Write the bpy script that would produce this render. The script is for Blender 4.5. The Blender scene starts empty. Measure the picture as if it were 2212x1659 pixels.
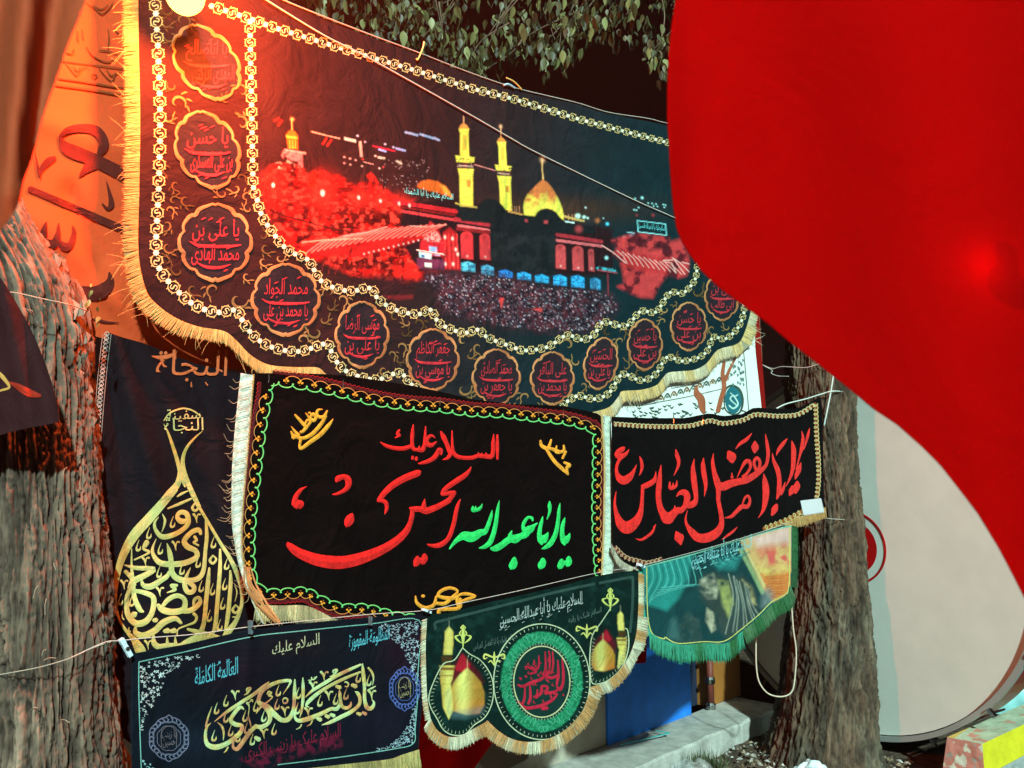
import bpy, math, random, unicodedata
import numpy as np
from mathutils import Vector, Matrix
from mathutils.geometry import delaunay_2d_cdt

rng = np.random.default_rng(7)
random.seed(7)
scene = bpy.context.scene
C = scene.collection

# ------------------------------------------------------------------ camera
PITCH = math.radians(7.6)
CAM = np.array([0.0, 0.0, 1.6])
FPX = 1725.0                      # focal length in units of the 2212 x 1659 picture
cd = bpy.data.cameras.new("camera")
cam = bpy.data.objects.new("camera", cd)
C.objects.link(cam)
cam.location = CAM
cam.rotation_euler = (math.radians(90) + PITCH, 0, 0)
cd.sensor_width = 36
cd.lens = 36 * FPX / 2212
cd.clip_start = 0.02
cd.clip_end = 400
cd.dof.use_dof = True
cd.dof.focus_distance = 3.0
cd.dof.aperture_fstop = 11.0
scene.camera = cam

# ------------------------------------------------------------------ night world + one cool floodlight direction
w = bpy.data.worlds.new("World")
scene.world = w
w.use_nodes = True
wn = w.node_tree
bg = wn.nodes["Background"]
bg.inputs[0].default_value = (0.55, 0.10, 0.07, 1)
bg.inputs[1].default_value = 0.010
sd = bpy.data.lights.new("floodlight", 'SUN')
sd.energy = 4.6
sd.color = (0.66, 1.0, 0.93)
sd.angle = math.radians(2.0)
so = bpy.data.objects.new("floodlight", sd)
C.objects.link(so)
SUN_DIR = Vector((-0.20, 0.84, -0.55)).normalized()
so.rotation_euler = SUN_DIR.to_track_quat('-Z', 'Y').to_euler()
so.location = (1, -3, 4)
vs = scene.view_settings
vs.view_transform = 'Standard'
vs.look = 'None'
vs.gamma = 1
vs.exposure = 0.5
vs.use_curve_mapping = False

# ------------------------------------------------------------------ geometry helpers
CP, SP = math.cos(PITCH), math.sin(PITCH)


def rays(xy):
    xy = np.atleast_2d(np.asarray(xy, float))
    a = (xy[:, 0] - 1106) / FPX
    b = (829.5 - xy[:, 1]) / FPX
    return np.stack([a, CP - SP * b, SP + CP * b], 1)


def at(x, y, Y):
    """point at world distance Y whose direction from the lens is picture point x, y"""
    d = rays([(x, y)])[0]
    return CAM + d * (Y / d[1])


DV = np.array([0.695, 0.719, 0.0])
NV = np.array([0.719, -0.695, 0.0])
A0 = np.array([-0.745, 2.14, 0.0])


def vnoise(p, seed=0):
    p = np.asarray(p, float)
    i = np.floor(p).astype(np.int64)
    f = p - i
    f = f * f * (3 - 2 * f)
    out = np.zeros(p.shape[0])
    for c in range(8):
        o = np.array([c & 1, (c >> 1) & 1, (c >> 2) & 1])
        q = i + o
        h = (q[:, 0] * 73856093) ^ (q[:, 1] * 19349663) ^ (q[:, 2] * 83492791) ^ (seed * 2654435761)
        h = (h ^ (h >> 13)) * 1274126177
        h = (h ^ (h >> 16)) & 0xFFFFFF
        wgt = np.prod(np.where(o == 1, f, 1 - f), axis=1)
        out += wgt * (h / float(0xFFFFFF))
    return out


def worley(p, seed=0):
    p = np.asarray(p, float)
    c0 = np.floor(p).astype(np.int64)
    f1 = np.full(len(p), 9.0)
    f2 = np.full(len(p), 9.0)
    idv = np.zeros(len(p))

    def hsh(q, k):
        h = (q[:, 0] * 73856093) ^ (q[:, 1] * 19349663) ^ (q[:, 2] * 83492791) ^ ((seed * 31 + k) * 2654435761)
        h = (h ^ (h >> 13)) * 1274126177
        h = (h ^ (h >> 16)) & 0xFFFFFF
        return h / float(0xFFFFFF)
    for i in (-1, 0, 1):
        for j in (-1, 0, 1):
            for k in (-1, 0, 1):
                q = c0 + np.array([i, j, k])
                s = q + np.stack([hsh(q, 1), hsh(q, 2), hsh(q, 3)], 1)
                d = np.sqrt(((s - p) ** 2).sum(1))
                m = d < f1
                f2 = np.where(m, f1, np.minimum(f2, d))
                idv = np.where(m, hsh(q, 4), idv)
                f1 = np.where(m, d, f1)
    return f1, f2, idv


def fbm(p, seed=0, octv=3):
    s = 0
    a = 0.5
    p = np.asarray(p, float)
    for k in range(octv):
        s = s + a * vnoise(p * (2 ** k), seed + k)
        a *= 0.5
    return s / (1 - 0.5 ** octv)


class Sheet:
    """a hanging cloth: a vertical plane with folds; surface points are found by picture direction"""

    def __init__(self, k, amp=0.006, seed=1, folds=(), n=None, c=None, wl=3.0):
        self.n = NV if n is None else np.array(n, float)
        self.c = (NV @ A0 - k) if c is None else c
        self.amp, self.seed, self.folds, self.wl = amp, seed, folds, wl

    def P(self, xy, lift=0.0):
        xy = np.atleast_2d(np.asarray(xy, float))
        d = rays(xy)
        t = (self.c - self.n @ CAM) / (d @ self.n)
        p = CAM + d * t[:, None]
        q = np.stack([(p[:, 0] * 0.7 + p[:, 1] * 0.7) * self.wl, p[:, 2] * self.wl * 0.55, np.zeros(len(p))], 1)
        h = (fbm(q, self.seed, 3) - 0.5) * 2 * self.amp
        for (x0, y0, x1, y1, wd, am) in self.folds:
            a = np.array([x0, y0], float)
            v = np.array([x1 - x0, y1 - y0], float)
            L = np.hypot(*v)
            u = ((xy - a) @ v) / L
            dd = np.abs((xy[:, 0] - x0) * v[1] - (xy[:, 1] - y0) * v[0]) / L
            e = np.clip(np.minimum(u, L - u) / (0.25 * L) + 1.0, 0, 1)
            h = h + am * np.exp(-(dd / wd) ** 2) * e
        nl = np.linalg.norm(d, axis=1)
        return CAM + d * (t - (h + lift) / nl)[:, None]


def at_sheet(s, x, y, lift=0.0):
    return s.P([(x, y)], lift)[0]


class MB:
    """collects faces with a colour per vertex, builds ONE mesh object"""

    def __init__(self):
        self.v, self.f, self.c = [], [], []
        self.n = 0

    def add(self, verts, faces, col):
        verts = np.asarray(verts, float).reshape(-1, 3)
        col = np.asarray(col, float)
        if col.ndim == 1:
            col = np.tile(col[:3], (len(verts), 1))
        self.v.append(verts)
        self.c.append(col)
        n = self.n
        self.f.extend([tuple(int(i) + n for i in f) for f in faces])
        self.n += len(verts)

    def box(self, c, sx, sy, sz, col, ux=(1, 0, 0), uy=(0, 1, 0), uz=(0, 0, 1), bev=0.0):
        c = np.array(c, float)
        ux, uy, uz = [np.array(a, float) for a in (ux, uy, uz)]
        vs_ = []
        for i in (-1, 1):
            for j in (-1, 1):
                for k in (-1, 1):
                    vs_.append(c + ux * sx * i / 2 + uy * sy * j / 2 + uz * sz * k / 2)
        self.add(vs_, [(0, 1, 3, 2), (4, 6, 7, 5), (0, 4, 5, 1), (2, 3, 7, 6), (0, 2, 6, 4), (1, 5, 7, 3)], col)

    def tube(self, pts, r, col, n=7, cap=True):
        pts = np.asarray(pts, float)
        m = len(pts)
        r = np.broadcast_to(np.asarray(r, float), (m,))
        T = np.gradient(pts, axis=0)
        T /= np.linalg.norm(T, axis=1)[:, None] + 1e-12
        ref = np.array([0.0, 0, 1]) if abs(T[0, 2]) < 0.9 else np.array([1.0, 0, 0])
        V = []
        u = np.cross(T[0], ref)
        u /= np.linalg.norm(u)
        for i in range(m):
            u = u - T[i] * (u @ T[i])
            u /= np.linalg.norm(u) + 1e-12
            b = np.cross(T[i], u)
            a = np.linspace(0, 2 * np.pi, n, endpoint=False)
            V.append(pts[i] + r[i] * (np.cos(a)[:, None] * u + np.sin(a)[:, None] * b))
        V = np.concatenate(V)
        F = [(i * n + j, i * n + (j + 1) % n, (i + 1) * n + (j + 1) % n, (i + 1) * n + j) for i in range(m - 1) for j in range(n)]
        if cap:
            F.append(tuple(range(n))[::-1])
            F.append(tuple((m - 1) * n + j for j in range(n)))
        if np.asarray(col).ndim == 2:
            col = np.repeat(np.asarray(col), n, axis=0)
        self.add(V, F, col)

    def build(self, name, mat, parent=None, smooth=False, **props):
        V = np.concatenate(self.v) if self.v else np.zeros((0, 3))
        K = np.concatenate(self.c) if self.c else np.zeros((0, 3))
        if parent is not None:
            o0 = np.array(WORLD[parent.name])
            V = V - o0
            org = o0
        else:
            org = np.zeros(3)
        me = bpy.data.meshes.new(name)
        me.from_pydata(V.tolist(), [], self.f)
        ca = me.color_attributes.new("Col", 'FLOAT_COLOR', 'POINT')
        ca.data.foreach_set("color", np.concatenate([K, np.ones((len(K), 1))], 1).astype(np.float32).ravel())
        if smooth:
            me.polygons.foreach_set("use_smooth", [True] * len(me.polygons))
        me.materials.append(mat)
        me.update()
        o = bpy.data.objects.new(name, me)
        C.objects.link(o)
        if parent is not None:
            o.parent = parent
        WORLD[o.name] = org
        for k_, v_ in props.items():
            o[k_] = v_
        return o


WORLD = {}


def thing(name, label, cat, loc=(0, 0, 0), group=None):
    o = bpy.data.objects.new(name, None)
    C.objects.link(o)
    o.location = tuple(float(a) for a in loc)
    o.empty_display_size = 0.1
    o['label'] = label
    o['category'] = cat
    if group:
        o['group'] = group
    WORLD[o.name] = np.array(loc, float)
    return o


def tag(o, label, cat, group=None):
    o['label'] = label
    o['category'] = cat
    if group:
        o['group'] = group
    return o


def spline(pts, step=None, per=6):
    """Catmull-Rom through pts (any dimension)"""
    P = np.asarray(pts, float)
    if len(P) < 3:
        k = np.linspace(0, 1, per + 1)[:, None]
        return P[0] * (1 - k) + P[-1] * k if len(P) == 2 else P
    Q = np.vstack([2 * P[0] - P[1], P, 2 * P[-1] - P[-2]])
    out = []
    for i in range(1, len(Q) - 2):
        p0, p1, p2, p3 = Q[i - 1], Q[i], Q[i + 1], Q[i + 2]
        t = np.linspace(0, 1, per, endpoint=False)[:, None]
        out.append(0.5 * ((2 * p1) + (-p0 + p2) * t + (2 * p0 - 5 * p1 + 4 * p2 - p3) * t ** 2 + (-p0 + 3 * p1 - 3 * p2 + p3) * t ** 3))
    out.append(P[-1:])
    return np.vstack(out)


def resample(P, step):
    P = np.asarray(P, float)
    s = np.concatenate([[0], np.cumsum(np.hypot(*np.diff(P[:, :2], axis=0).T))])
    n = max(2, int(round(s[-1] / step)) + 1)
    u = np.linspace(0, s[-1], n)
    return np.stack([np.interp(u, s, P[:, k]) for k in range(P.shape[1])], 1)


_jit = [0]


def ribbon(mb, sh, pts, col, lift=0.003, puff=0.0012, closed=False, per=5, raw=False):
    """a brush stroke x, y, width laid on the cloth, slightly domed so it stands proud"""
    P = np.asarray(pts, float)
    if not raw:
        P = spline(P, per=per)
    if len(P) < 2:
        return
    _jit[0] = (_jit[0] + 1) % 9
    lift = lift + _jit[0] * 0.00006
    T = np.gradient(P[:, :2], axis=0)
    T /= np.linalg.norm(T, axis=1)[:, None] + 1e-9
    N = np.stack([-T[:, 1], T[:, 0]], 1)
    h = np.maximum(P[:, 2:3], 0.3) * 0.5
    Lx, Rx = P[:, :2] + N * h, P[:, :2] - N * h
    # round the ends
    m = len(P)
    grow = np.linspace(0, 0.00005, m)
    ce = sh.P(P[:, :2], lift + puff)
    nl = 1
    le, ri = sh.P(Lx, lift), sh.P(Rx, lift)
    e0 = sh.P(P[:1, :2] - T[:1] * h[:1] * 0.7, lift)
    e1 = sh.P(P[-1:, :2] + T[-1:] * h[-1:] * 0.7, lift)
    V = np.vstack([le, ce, ri, e0, e1])
    F = []
    for i in range(m - 1):
        F.append((i, i + 1, m + i + 1, m + i))
        F.append((m + i, m + i + 1, 2 * m + i + 1, 2 * m + i))
    if not closed:
        F += [(3 * m, 0, m), (3 * m, m, 2 * m), (3 * m + 1, 2 * m - 1, m - 1), (3 * m + 1, 3 * m - 1, 2 * m - 1)]
    if callable(col):
        cc = np.array([col(x, y) for x, y in P[:, :2]])
        cc = np.vstack([cc, cc, cc, cc[:1], cc[-1:]])
    else:
        cc = col
    mb.add(V, F, cc)


def crop(x0, y0, k):
    def f(s, wk=1.0):
        a = np.array([float(t) for t in s.replace(',', ' ').split()]).reshape(-1, 3)
        return np.stack([(x0 + a[:, 0] / k) / 1.4756, (y0 + a[:, 1] / k) / 1.4756, a[:, 2] / k / 1.4756 * wk], 1)
    return f


def crop2(x0, y0, k):
    def f(s):
        a = np.array([float(t) for t in s.replace(',', ' ').split()]).reshape(-1, 2)
        return np.stack([(x0 + a[:, 0] / k) / 1.4756, (y0 + a[:, 1] / k) / 1.4756], 1)
    return f


def strokes(mb, sh, cr, text, col, lift=0.003, puff=0.0015, wk=1.0, per=5):
    for ln in text.strip().split('\n'):
        ln = ln.strip()
        if ln:
            ribbon(mb, sh, cr(ln, wk), col, lift, puff, per=per)


def pts2(s):
    return np.array([float(t) for t in s.replace(',', ' ').split()]).reshape(-1, 2)


def in_poly(xy, poly):
    x, y = xy[:, 0], xy[:, 1]
    inside = np.zeros(len(xy), bool)
    n = len(poly)
    for i in range(n):
        x0, y0 = poly[i]
        x1, y1 = poly[(i + 1) % n]
        if y0 == y1:
            continue
        c = ((y0 > y) != (y1 > y)) & (x < (x1 - x0) * (y - y0) / (y1 - y0) + x0)
        inside ^= c
    return inside


def edge_dist(xy, poly, closed=True):
    n = len(poly)
    d = np.full(len(xy), 1e9)
    for i in range(n if closed else n - 1):
        a = poly[i]
        b = poly[(i + 1) % n]
        v = b - a
        L2 = v @ v + 1e-9
        t = np.clip(((xy - a) @ v) / L2, 0, 1)
        q = xy - (a + t[:, None] * v)
        d = np.minimum(d, np.hypot(q[:, 0], q[:, 1]))
    return d


def cloth(sh, poly, col, name, mat, parent, step=14, lift=0.0, smooth=True):
    poly = np.asarray(poly, float)
    b = resample(np.vstack([poly, poly[:1]]), step)[:-1]
    x0, y0 = b.min(0)
    x1, y1 = b.max(0)
    gx, gy = np.meshgrid(np.arange(x0 + step / 2, x1, step), np.arange(y0 + step / 2, y1, step))
    g = np.stack([gx.ravel(), gy.ravel()], 1)
    g = g[in_poly(g, b)]
    g = g[edge_dist(g, b) > step * 0.45]
    allp = np.vstack([b, g])
    nb = len(b)
    r = delaunay_2d_cdt([Vector(p) for p in allp.tolist()], [(i, (i + 1) % nb) for i in range(nb)], [], 1, 1e-4)
    xy = np.array([(v.x, v.y) for v in r[0]])
    V = sh.P(xy, lift)
    mb = MB()
    if callable(col):
        col = col(xy)
    mb.add(V, r[2], col)
    return mb.build(name, mat, parent, smooth=smooth)


# ------------------------------------------------------------------ Arabic script with the built-in font
FORMS = {}
for cp in list(range(0xFB50, 0xFC00)) + list(range(0xFE80, 0xFEFD)):
    dc = unicodedata.decomposition(chr(cp))
    if dc.startswith('<'):
        kind, rest = dc[1:].split('>')
        key = ''.join(chr(int(t, 16)) for t in rest.split())
        FORMS.setdefault(key, {})[kind] = chr(cp)


def shape(s):
    s = s.replace('ی', 'ى') if False else s
    out = []
    i = 0
    prev_join = False
    while i < len(s):
        ch = s[i]
        key = ch
        if ch == 'ل' and i + 1 < len(s) and s[i + 1] in 'اأ':
            key = s[i:i + 2]
        f = FORMS.get(key)
        if not f:
            out.append(ch)
            prev_join = False
            i += len(key)
            continue
        nxt = s[i + len(key)] if i + len(key) < len(s) else ' '
        nf = FORMS.get(nxt, {})
        can_next = ('initial' in f) and ('final' in nf)
        if prev_join and 'final' in f:
            out.append(f['medial'] if can_next and 'medial' in f else f['final'])
        else:
            out.append(f['initial'] if can_next else f['isolated'])
        prev_join = can_next
        i += len(key)
    return ''.join(reversed(out))


_txt = {}


def glyphs(s, rtl=True):
    if s in _txt:
        return _txt[s]
    cu = bpy.data.curves.new("lettering", 'FONT')
    cu.body = shape(s) if rtl else s
    cu.resolution_u = 2
    o = bpy.data.objects.new("lettering", cu)
    C.objects.link(o)
    dg = bpy.context.evaluated_depsgraph_get()
    me = bpy.data.meshes.new_from_object(o.evaluated_get(dg))
    V = np.zeros(len(me.vertices) * 3)
    me.vertices.foreach_get("co", V)
    V = V.reshape(-1, 3)[:, :2]
    F = [tuple(p.vertices) for p in me.polygons]
    bpy.data.objects.remove(o)
    bpy.data.curves.remove(cu)
    bpy.data.meshes.remove(me)
    _txt[s] = (V, F)
    return V, F


def text(mb, sh, s, p0, p1, h, col, lift=0.003, slant=0.0, rtl=True, tall=1.0, up=None):
    """lettering whose ink runs from p0 (left) to p1 (right); h is the picture height of the letters"""
    V, F = glyphs(s, rtl)
    if not len(V):
        return
    p0, p1 = np.array(p0, float), np.array(p1, float)
    x0, x1 = V[:, 0].min(), V[:, 0].max()
    y0, y1 = V[:, 1].min(), V[:, 1].max()
    u = (V[:, 0] - x0) / (x1 - x0)
    yy = (V[:, 1] - y0) / (y1 - y0)
    yy = yy + (tall - 1) * np.clip(yy - 0.55, 0, 1)
    d = p1 - p0
    if up is None:
        upv = np.array([0.0, -1.0])
    else:
        upv = np.array(up, float)
    XY = p0 + u[:, None] * d + (yy * h)[:, None] * upv + (yy * h * slant)[:, None] * (d / np.linalg.norm(d))
    mb.add(sh.P(XY, lift), F, col)


# ------------------------------------------------------------------ soft printed pictures (colour per vertex on a fine grid)
class Print:
    def __init__(self, x0, y0, x1, y1, step, base):
        self.xs = np.arange(x0, x1 + step, step)
        self.ys = np.arange(y0, y1 + step, step)
        X, Y = np.meshgrid(self.xs, self.ys)
        self.X, self.Y = X, Y
        self.I = np.tile(np.array(base, float), X.shape + (1,))
        self.step = step

    def _win(self, x0, y0, x1, y1):
        i0 = max(0, int((x0 - self.xs[0]) / self.step) - 1)
        i1 = min(len(self.xs), int((x1 - self.xs[0]) / self.step) + 3)
        j0 = max(0, int((y0 - self.ys[0]) / self.step) - 1)
        j1 = min(len(self.ys), int((y1 - self.ys[0]) / self.step) + 3)
        return i0, i1, j0, j1

    def blend(self, win, a, col):
        i0, i1, j0, j1 = win
        if i1 <= i0 or j1 <= j0:
            return
        R = self.I[j0:j1, i0:i1]
        col = np.asarray(col, float)
        a = a[..., None]
        self.I[j0:j1, i0:i1] = R * (1 - a) + col * a

    def poly(self, P, col, soft=1.2, alpha=1.0, tex=None):
        P = np.asarray(P, float)
        m = soft * 2
        w_ = self._win(P[:, 0].min() - m, P[:, 1].min() - m, P[:, 0].max() + m, P[:, 1].max() + m)
        i0, i1, j0, j1 = w_
        if i1 <= i0 or j1 <= j0:
            return
        q = np.stack([self.X[j0:j1, i0:i1].ravel(), self.Y[j0:j1, i0:i1].ravel()], 1)
        s = np.where(in_poly(q, P), 1, -1) * edge_dist(q, P)
        a = np.clip(0.5 + s / soft * 0.5, 0, 1) * alpha
        if tex is not None:
            a = a * tex(q)
        self.blend(w_, a.reshape(j1 - j0, i1 - i0), np.asarray(col) if not callable(col) else col(q).reshape(j1 - j0, i1 - i0, 3))

    def line(self, P, wd, col, alpha=1.0, soft=1.2):
        P = np.asarray(P, float)
        m = wd + soft * 2
        w_ = self._win(P[:, 0].min() - m, P[:, 1].min() - m, P[:, 0].max() + m, P[:, 1].max() + m)
        i0, i1, j0, j1 = w_
        if i1 <= i0 or j1 <= j0:
            return
        q = np.stack([self.X[j0:j1, i0:i1].ravel(), self.Y[j0:j1, i0:i1].ravel()], 1)
        d = edge_dist(q, P, closed=False)
        a = np.clip(0.5 + (wd / 2 - d) / soft, 0, 1) * alpha
        self.blend(w_, a.reshape(j1 - j0, i1 - i0), col)

    def blob(self, x, y, rx, ry, col, alpha=1.0, power=2.0):
        w_ = self._win(x - rx * 2.2, y - ry * 2.2, x + rx * 2.2, y + ry * 2.2)
        i0, i1, j0, j1 = w_
        if i1 <= i0 or j1 <= j0:
            return
        d = ((self.X[j0:j1, i0:i1] - x) / rx) ** 2 + ((self.Y[j0:j1, i0:i1] - y) / ry) ** 2
        self.blend(w_, np.exp(-d ** (power / 2)) * alpha, col)

    def noise(self, scale, seed, octv=3):
        q = np.stack([self.X.ravel() / scale, self.Y.ravel() / scale, np.zeros(self.X.size)], 1)
        return fbm(q, seed, octv).reshape(self.X.shape)

    def build(self, sh, name, mat, parent, clip=None, lift=0.0015, hole=None):
        ny, nx = self.X.shape
        xy = np.stack([self.X.ravel(), self.Y.ravel()], 1)
        ok = np.ones(len(xy), bool) if clip is None else in_poly(xy, np.asarray(clip, float))
        idx = np.arange(ny * nx).reshape(ny, nx)
        a, b, c, d = idx[:-1, :-1].ravel(), idx[:-1, 1:].ravel(), idx[1:, 1:].ravel(), idx[1:, :-1].ravel()
        k = ok[a] & ok[b] & ok[c] & ok[d]
        a, b, c, d = a[k], b[k], c[k], d[k]
        used = np.zeros(len(xy), bool)
        used[a] = used[b] = used[c] = used[d] = True
        remap = np.cumsum(used) - 1
        V = sh.P(xy[used], lift)
        col = self.I.reshape(-1, 3)[used]
        F = remap[np.stack([a, d, c, b], 1)]
        org = WORLD[parent.name]
        me = bpy.data.meshes.new(name)
        me.vertices.add(len(V))
        me.vertices.foreach_set("co", (V - org).ravel())
        me.loops.add(F.size)
        me.loops.foreach_set("vertex_index", F.ravel().astype(np.int32))
        me.polygons.add(len(F))
        me.polygons.foreach_set("loop_start", np.arange(0, F.size, 4, dtype=np.int32))
        me.polygons.foreach_set("use_smooth", np.ones(len(F), bool))
        me.update(calc_edges=True)
        me.validate()
        ca = me.color_attributes.new("Col", 'FLOAT_COLOR', 'POINT')
        ca.data.foreach_set("color", np.concatenate([col, np.ones((len(col), 1))], 1).astype(np.float32).ravel())
        me.materials.append(mat)
        o = bpy.data.objects.new(name, me)
        C.objects.link(o)
        o.parent = parent
        WORLD[o.name] = org
        return o


# ------------------------------------------------------------------ materials
def nmat(name):
    m = bpy.data.materials.new(name)
    m.use_nodes = True
    nt = m.node_tree
    b = nt.nodes["Principled BSDF"]
    return m, nt, b


def fabric(name, rough=0.85, bump=0.25, weave=900.0, vary=0.18, sheen=0.0, spec=0.25, transl=0.0, blotch=6.0, bdist=0.0006, crease=0.0):
    """colour from the mesh, broken up by grain; fine weave as bump"""
    m, nt, b = nmat(name)
    at_ = nt.nodes.new("ShaderNodeAttribute")
    at_.attribute_name = "Col"
    tc = nt.nodes.new("ShaderNodeTexCoord")
    n1 = nt.nodes.new("ShaderNodeTexNoise")
    n1.inputs["Scale"].default_value = blotch
    n1.inputs["Detail"].default_value = 6
    n2 = nt.nodes.new("ShaderNodeTexNoise")
    n2.inputs["Scale"].default_value = weave * 0.35
    n2.inputs["Detail"].default_value = 2
    nt.links.new(tc.outputs["Object"], n1.inputs["Vector"])
    nt.links.new(tc.outputs["Object"], n2.inputs["Vector"])
    ad = nt.nodes.new("ShaderNodeMath")
    ad.operation = 'ADD'
    nt.links.new(n1.outputs["Fac"], ad.inputs[0])
    nt.links.new(n2.outputs["Fac"], ad.inputs[1])
    mr = nt.nodes.new("ShaderNodeMapRange")
    mr.inputs["From Min"].default_value = 0.55
    mr.inputs["From Max"].default_value = 1.45
    mr.inputs["To Min"].default_value = 1 - vary * 1.6
    mr.inputs["To Max"].default_value = 1 + vary
    nt.links.new(ad.outputs[0], mr.inputs["Value"])
    mx = nt.nodes.new("ShaderNodeVectorMath")
    mx.operation = 'SCALE'
    nt.links.new(at_.outputs["Color"], mx.inputs[0])
    nt.links.new(mr.outputs["Result"], mx.inputs["Scale"])
    nt.links.new(mx.outputs[0], b.inputs["Base Color"])
    b.inputs["Roughness"].default_value = rough
    b.inputs["Specular IOR Level"].default_value = spec
    if sheen:
        b.inputs["Sheen Weight"].default_value = sheen
        b.inputs["Sheen Roughness"].default_value = 0.4
    wv = nt.nodes.new("ShaderNodeTexNoise")
    wv.inputs["Scale"].default_value = weave
    wv.inputs["Detail"].default_value = 1
    nt.links.new(tc.outputs["Object"], wv.inputs["Vector"])
    bp = nt.nodes.new("ShaderNodeBump")
    bp.inputs["Strength"].default_value = bump
    bp.inputs["Distance"].default_value = bdist
    nt.links.new(wv.outputs["Fac"], bp.inputs["Height"])
    if crease > 0:
        # soft creases and puckers of hanging cloth
        cr_ = nt.nodes.new("ShaderNodeTexNoise")
        cr_.inputs["Scale"].default_value = 7.0
        cr_.inputs["Detail"].default_value = 4
        cr_.inputs["Distortion"].default_value = 1.2
        nt.links.new(tc.outputs["Object"], cr_.inputs["Vector"])
        b2_ = nt.nodes.new("ShaderNodeBump")
        b2_.inputs["Strength"].default_value = crease
        b2_.inputs["Distance"].default_value = 0.03
        nt.links.new(cr_.outputs["Fac"], b2_.inputs["Height"])
        nt.links.new(b2_.outputs[0], bp.inputs["Normal"])
    nt.links.new(bp.outputs[0], b.inputs["Normal"])
    if transl > 0:
        tr = nt.nodes.new("ShaderNodeBsdfTranslucent")
        nt.links.new(mx.outputs[0], tr.inputs["Color"])
        ms = nt.nodes.new("ShaderNodeMixShader")
        ms.inputs[0].default_value = transl
        out = nt.nodes["Material Output"]
        nt.links.new(b.outputs[0], ms.inputs[1])
        nt.links.new(tr.outputs[0], ms.inputs[2])
        nt.links.new(ms.outputs[0], out.inputs["Surface"])
    return m


def surf(name, rough=0.8, vary=0.3, scale=20.0, bump=0.5, bdist=0.004, bscale=60.0, spec=0.3, metal=0.0, stretch=(1, 1, 1)):
    m, nt, b = nmat(name)
    at_ = nt.nodes.new("ShaderNodeAttribute")
    at_.attribute_name = "Col"
    tc = nt.nodes.new("ShaderNodeTexCoord")
    mp = nt.nodes.new("ShaderNodeMapping")
    mp.inputs["Scale"].default_value = stretch
    nt.links.new(tc.outputs["Object"], mp.inputs["Vector"])
    n1 = nt.nodes.new("ShaderNodeTexNoise")
    n1.inputs["Scale"].default_value = scale
    n1.inputs["Detail"].default_value = 8
    n1.inputs["Roughness"].default_value = 0.65
    nt.links.new(mp.outputs[0], n1.inputs["Vector"])
    mr = nt.nodes.new("ShaderNodeMapRange")
    mr.inputs["From Min"].default_value = 0.3
    mr.inputs["From Max"].default_value = 0.7
    mr.inputs["To Min"].default_value = 1 - vary * 1.5
    mr.inputs["To Max"].default_value = 1 + vary
    nt.links.new(n1.outputs["Fac"], mr.inputs["Value"])
    mx = nt.nodes.new("ShaderNodeVectorMath")
    mx.operation = 'SCALE'
    nt.links.new(at_.outputs["Color"], mx.inputs[0])
    nt.links.new(mr.outputs["Result"], mx.inputs["Scale"])
    nt.links.new(mx.outputs[0], b.inputs["Base Color"])
    b.inputs["Roughness"].default_value = rough
    b.inputs["Specular IOR Level"].default_value = spec
    b.inputs["Metallic"].default_value = metal
    n2 = nt.nodes.new("ShaderNodeTexNoise")
    n2.inputs["Scale"].default_value = bscale
    n2.inputs["Detail"].default_value = 6
    nt.links.new(mp.outputs[0], n2.inputs["Vector"])
    bp = nt.nodes.new("ShaderNodeBump")
    bp.inputs["Strength"].default_value = bump
    bp.inputs["Distance"].default_value = bdist
    nt.links.new(n2.outputs["Fac"], bp.inputs["Height"])
    nt.links.new(bp.outputs[0], b.inputs["Normal"])
    return m


M_PRINT = fabric("printed_polyester", rough=0.8, sheen=0.0, spec=0.07, vary=0.22, crease=0.5)
M_VELVET = fabric("black_velvet", rough=0.95, sheen=0.0, spec=0.06, vary=0.35, bump=0.5, weave=600, crease=0.8)
M_FELT = fabric("raised_felt", rough=0.95, bump=1.0, weave=300, vary=0.32, sheen=0.15, bdist=0.0012, blotch=40)
M_THREAD = fabric("embroidery_thread", rough=0.7, bump=0.6, weave=900, vary=0.2, blotch=60)
M_FRINGE = fabric("fringe_yarn", rough=0.75, bump=0.6, weave=500, vary=0.22, transl=0.15, blotch=30)
M_SHEER = fabric("thin_banner_cloth", rough=0.8, bump=0.3, weave=700, vary=0.1, transl=0.3, blotch=5)
M_FLAG = fabric("red_flag_cloth", rough=0.9, bump=0.15, weave=700, vary=0.06, transl=0.3, blotch=2.5, spec=0.03, crease=0.25)
M_BARK = surf("tree_bark", rough=0.9, vary=0.55, scale=14, bump=1.0, bdist=0.01, bscale=45, stretch=(1, 1, 0.28))
M_CONC = surf("worn_concrete", rough=0.9, vary=0.25, scale=9, bump=0.6, bdist=0.006, bscale=50)
M_PAINT = surf("painted_masonry", rough=0.6, vary=0.14, scale=7, bump=0.4, bdist=0.004, bscale=40, spec=0.4)
M_SOIL = surf("dry_soil", rough=0.95, vary=0.5, scale=12, bump=1.0, bdist=0.02, bscale=30)
M_ROPE = surf("rope_fibre", rough=0.8, vary=0.12, scale=80, bump=0.6, bdist=0.001, bscale=400)
M_PLAST = surf("plastic", rough=0.3, vary=0.04, scale=5, bump=0.1, bdist=0.001, bscale=20, spec=0.5)
M_METAL = surf("chromed_metal", rough=0.25, vary=0.1, scale=5, bump=0.1, bdist=0.001, bscale=30, metal=1.0)
M_SKIN = surf("drum_skin", rough=0.45, vary=0.06, scale=3.0, bump=0.1, bdist=0.001, bscale=300, spec=0.4)


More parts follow.
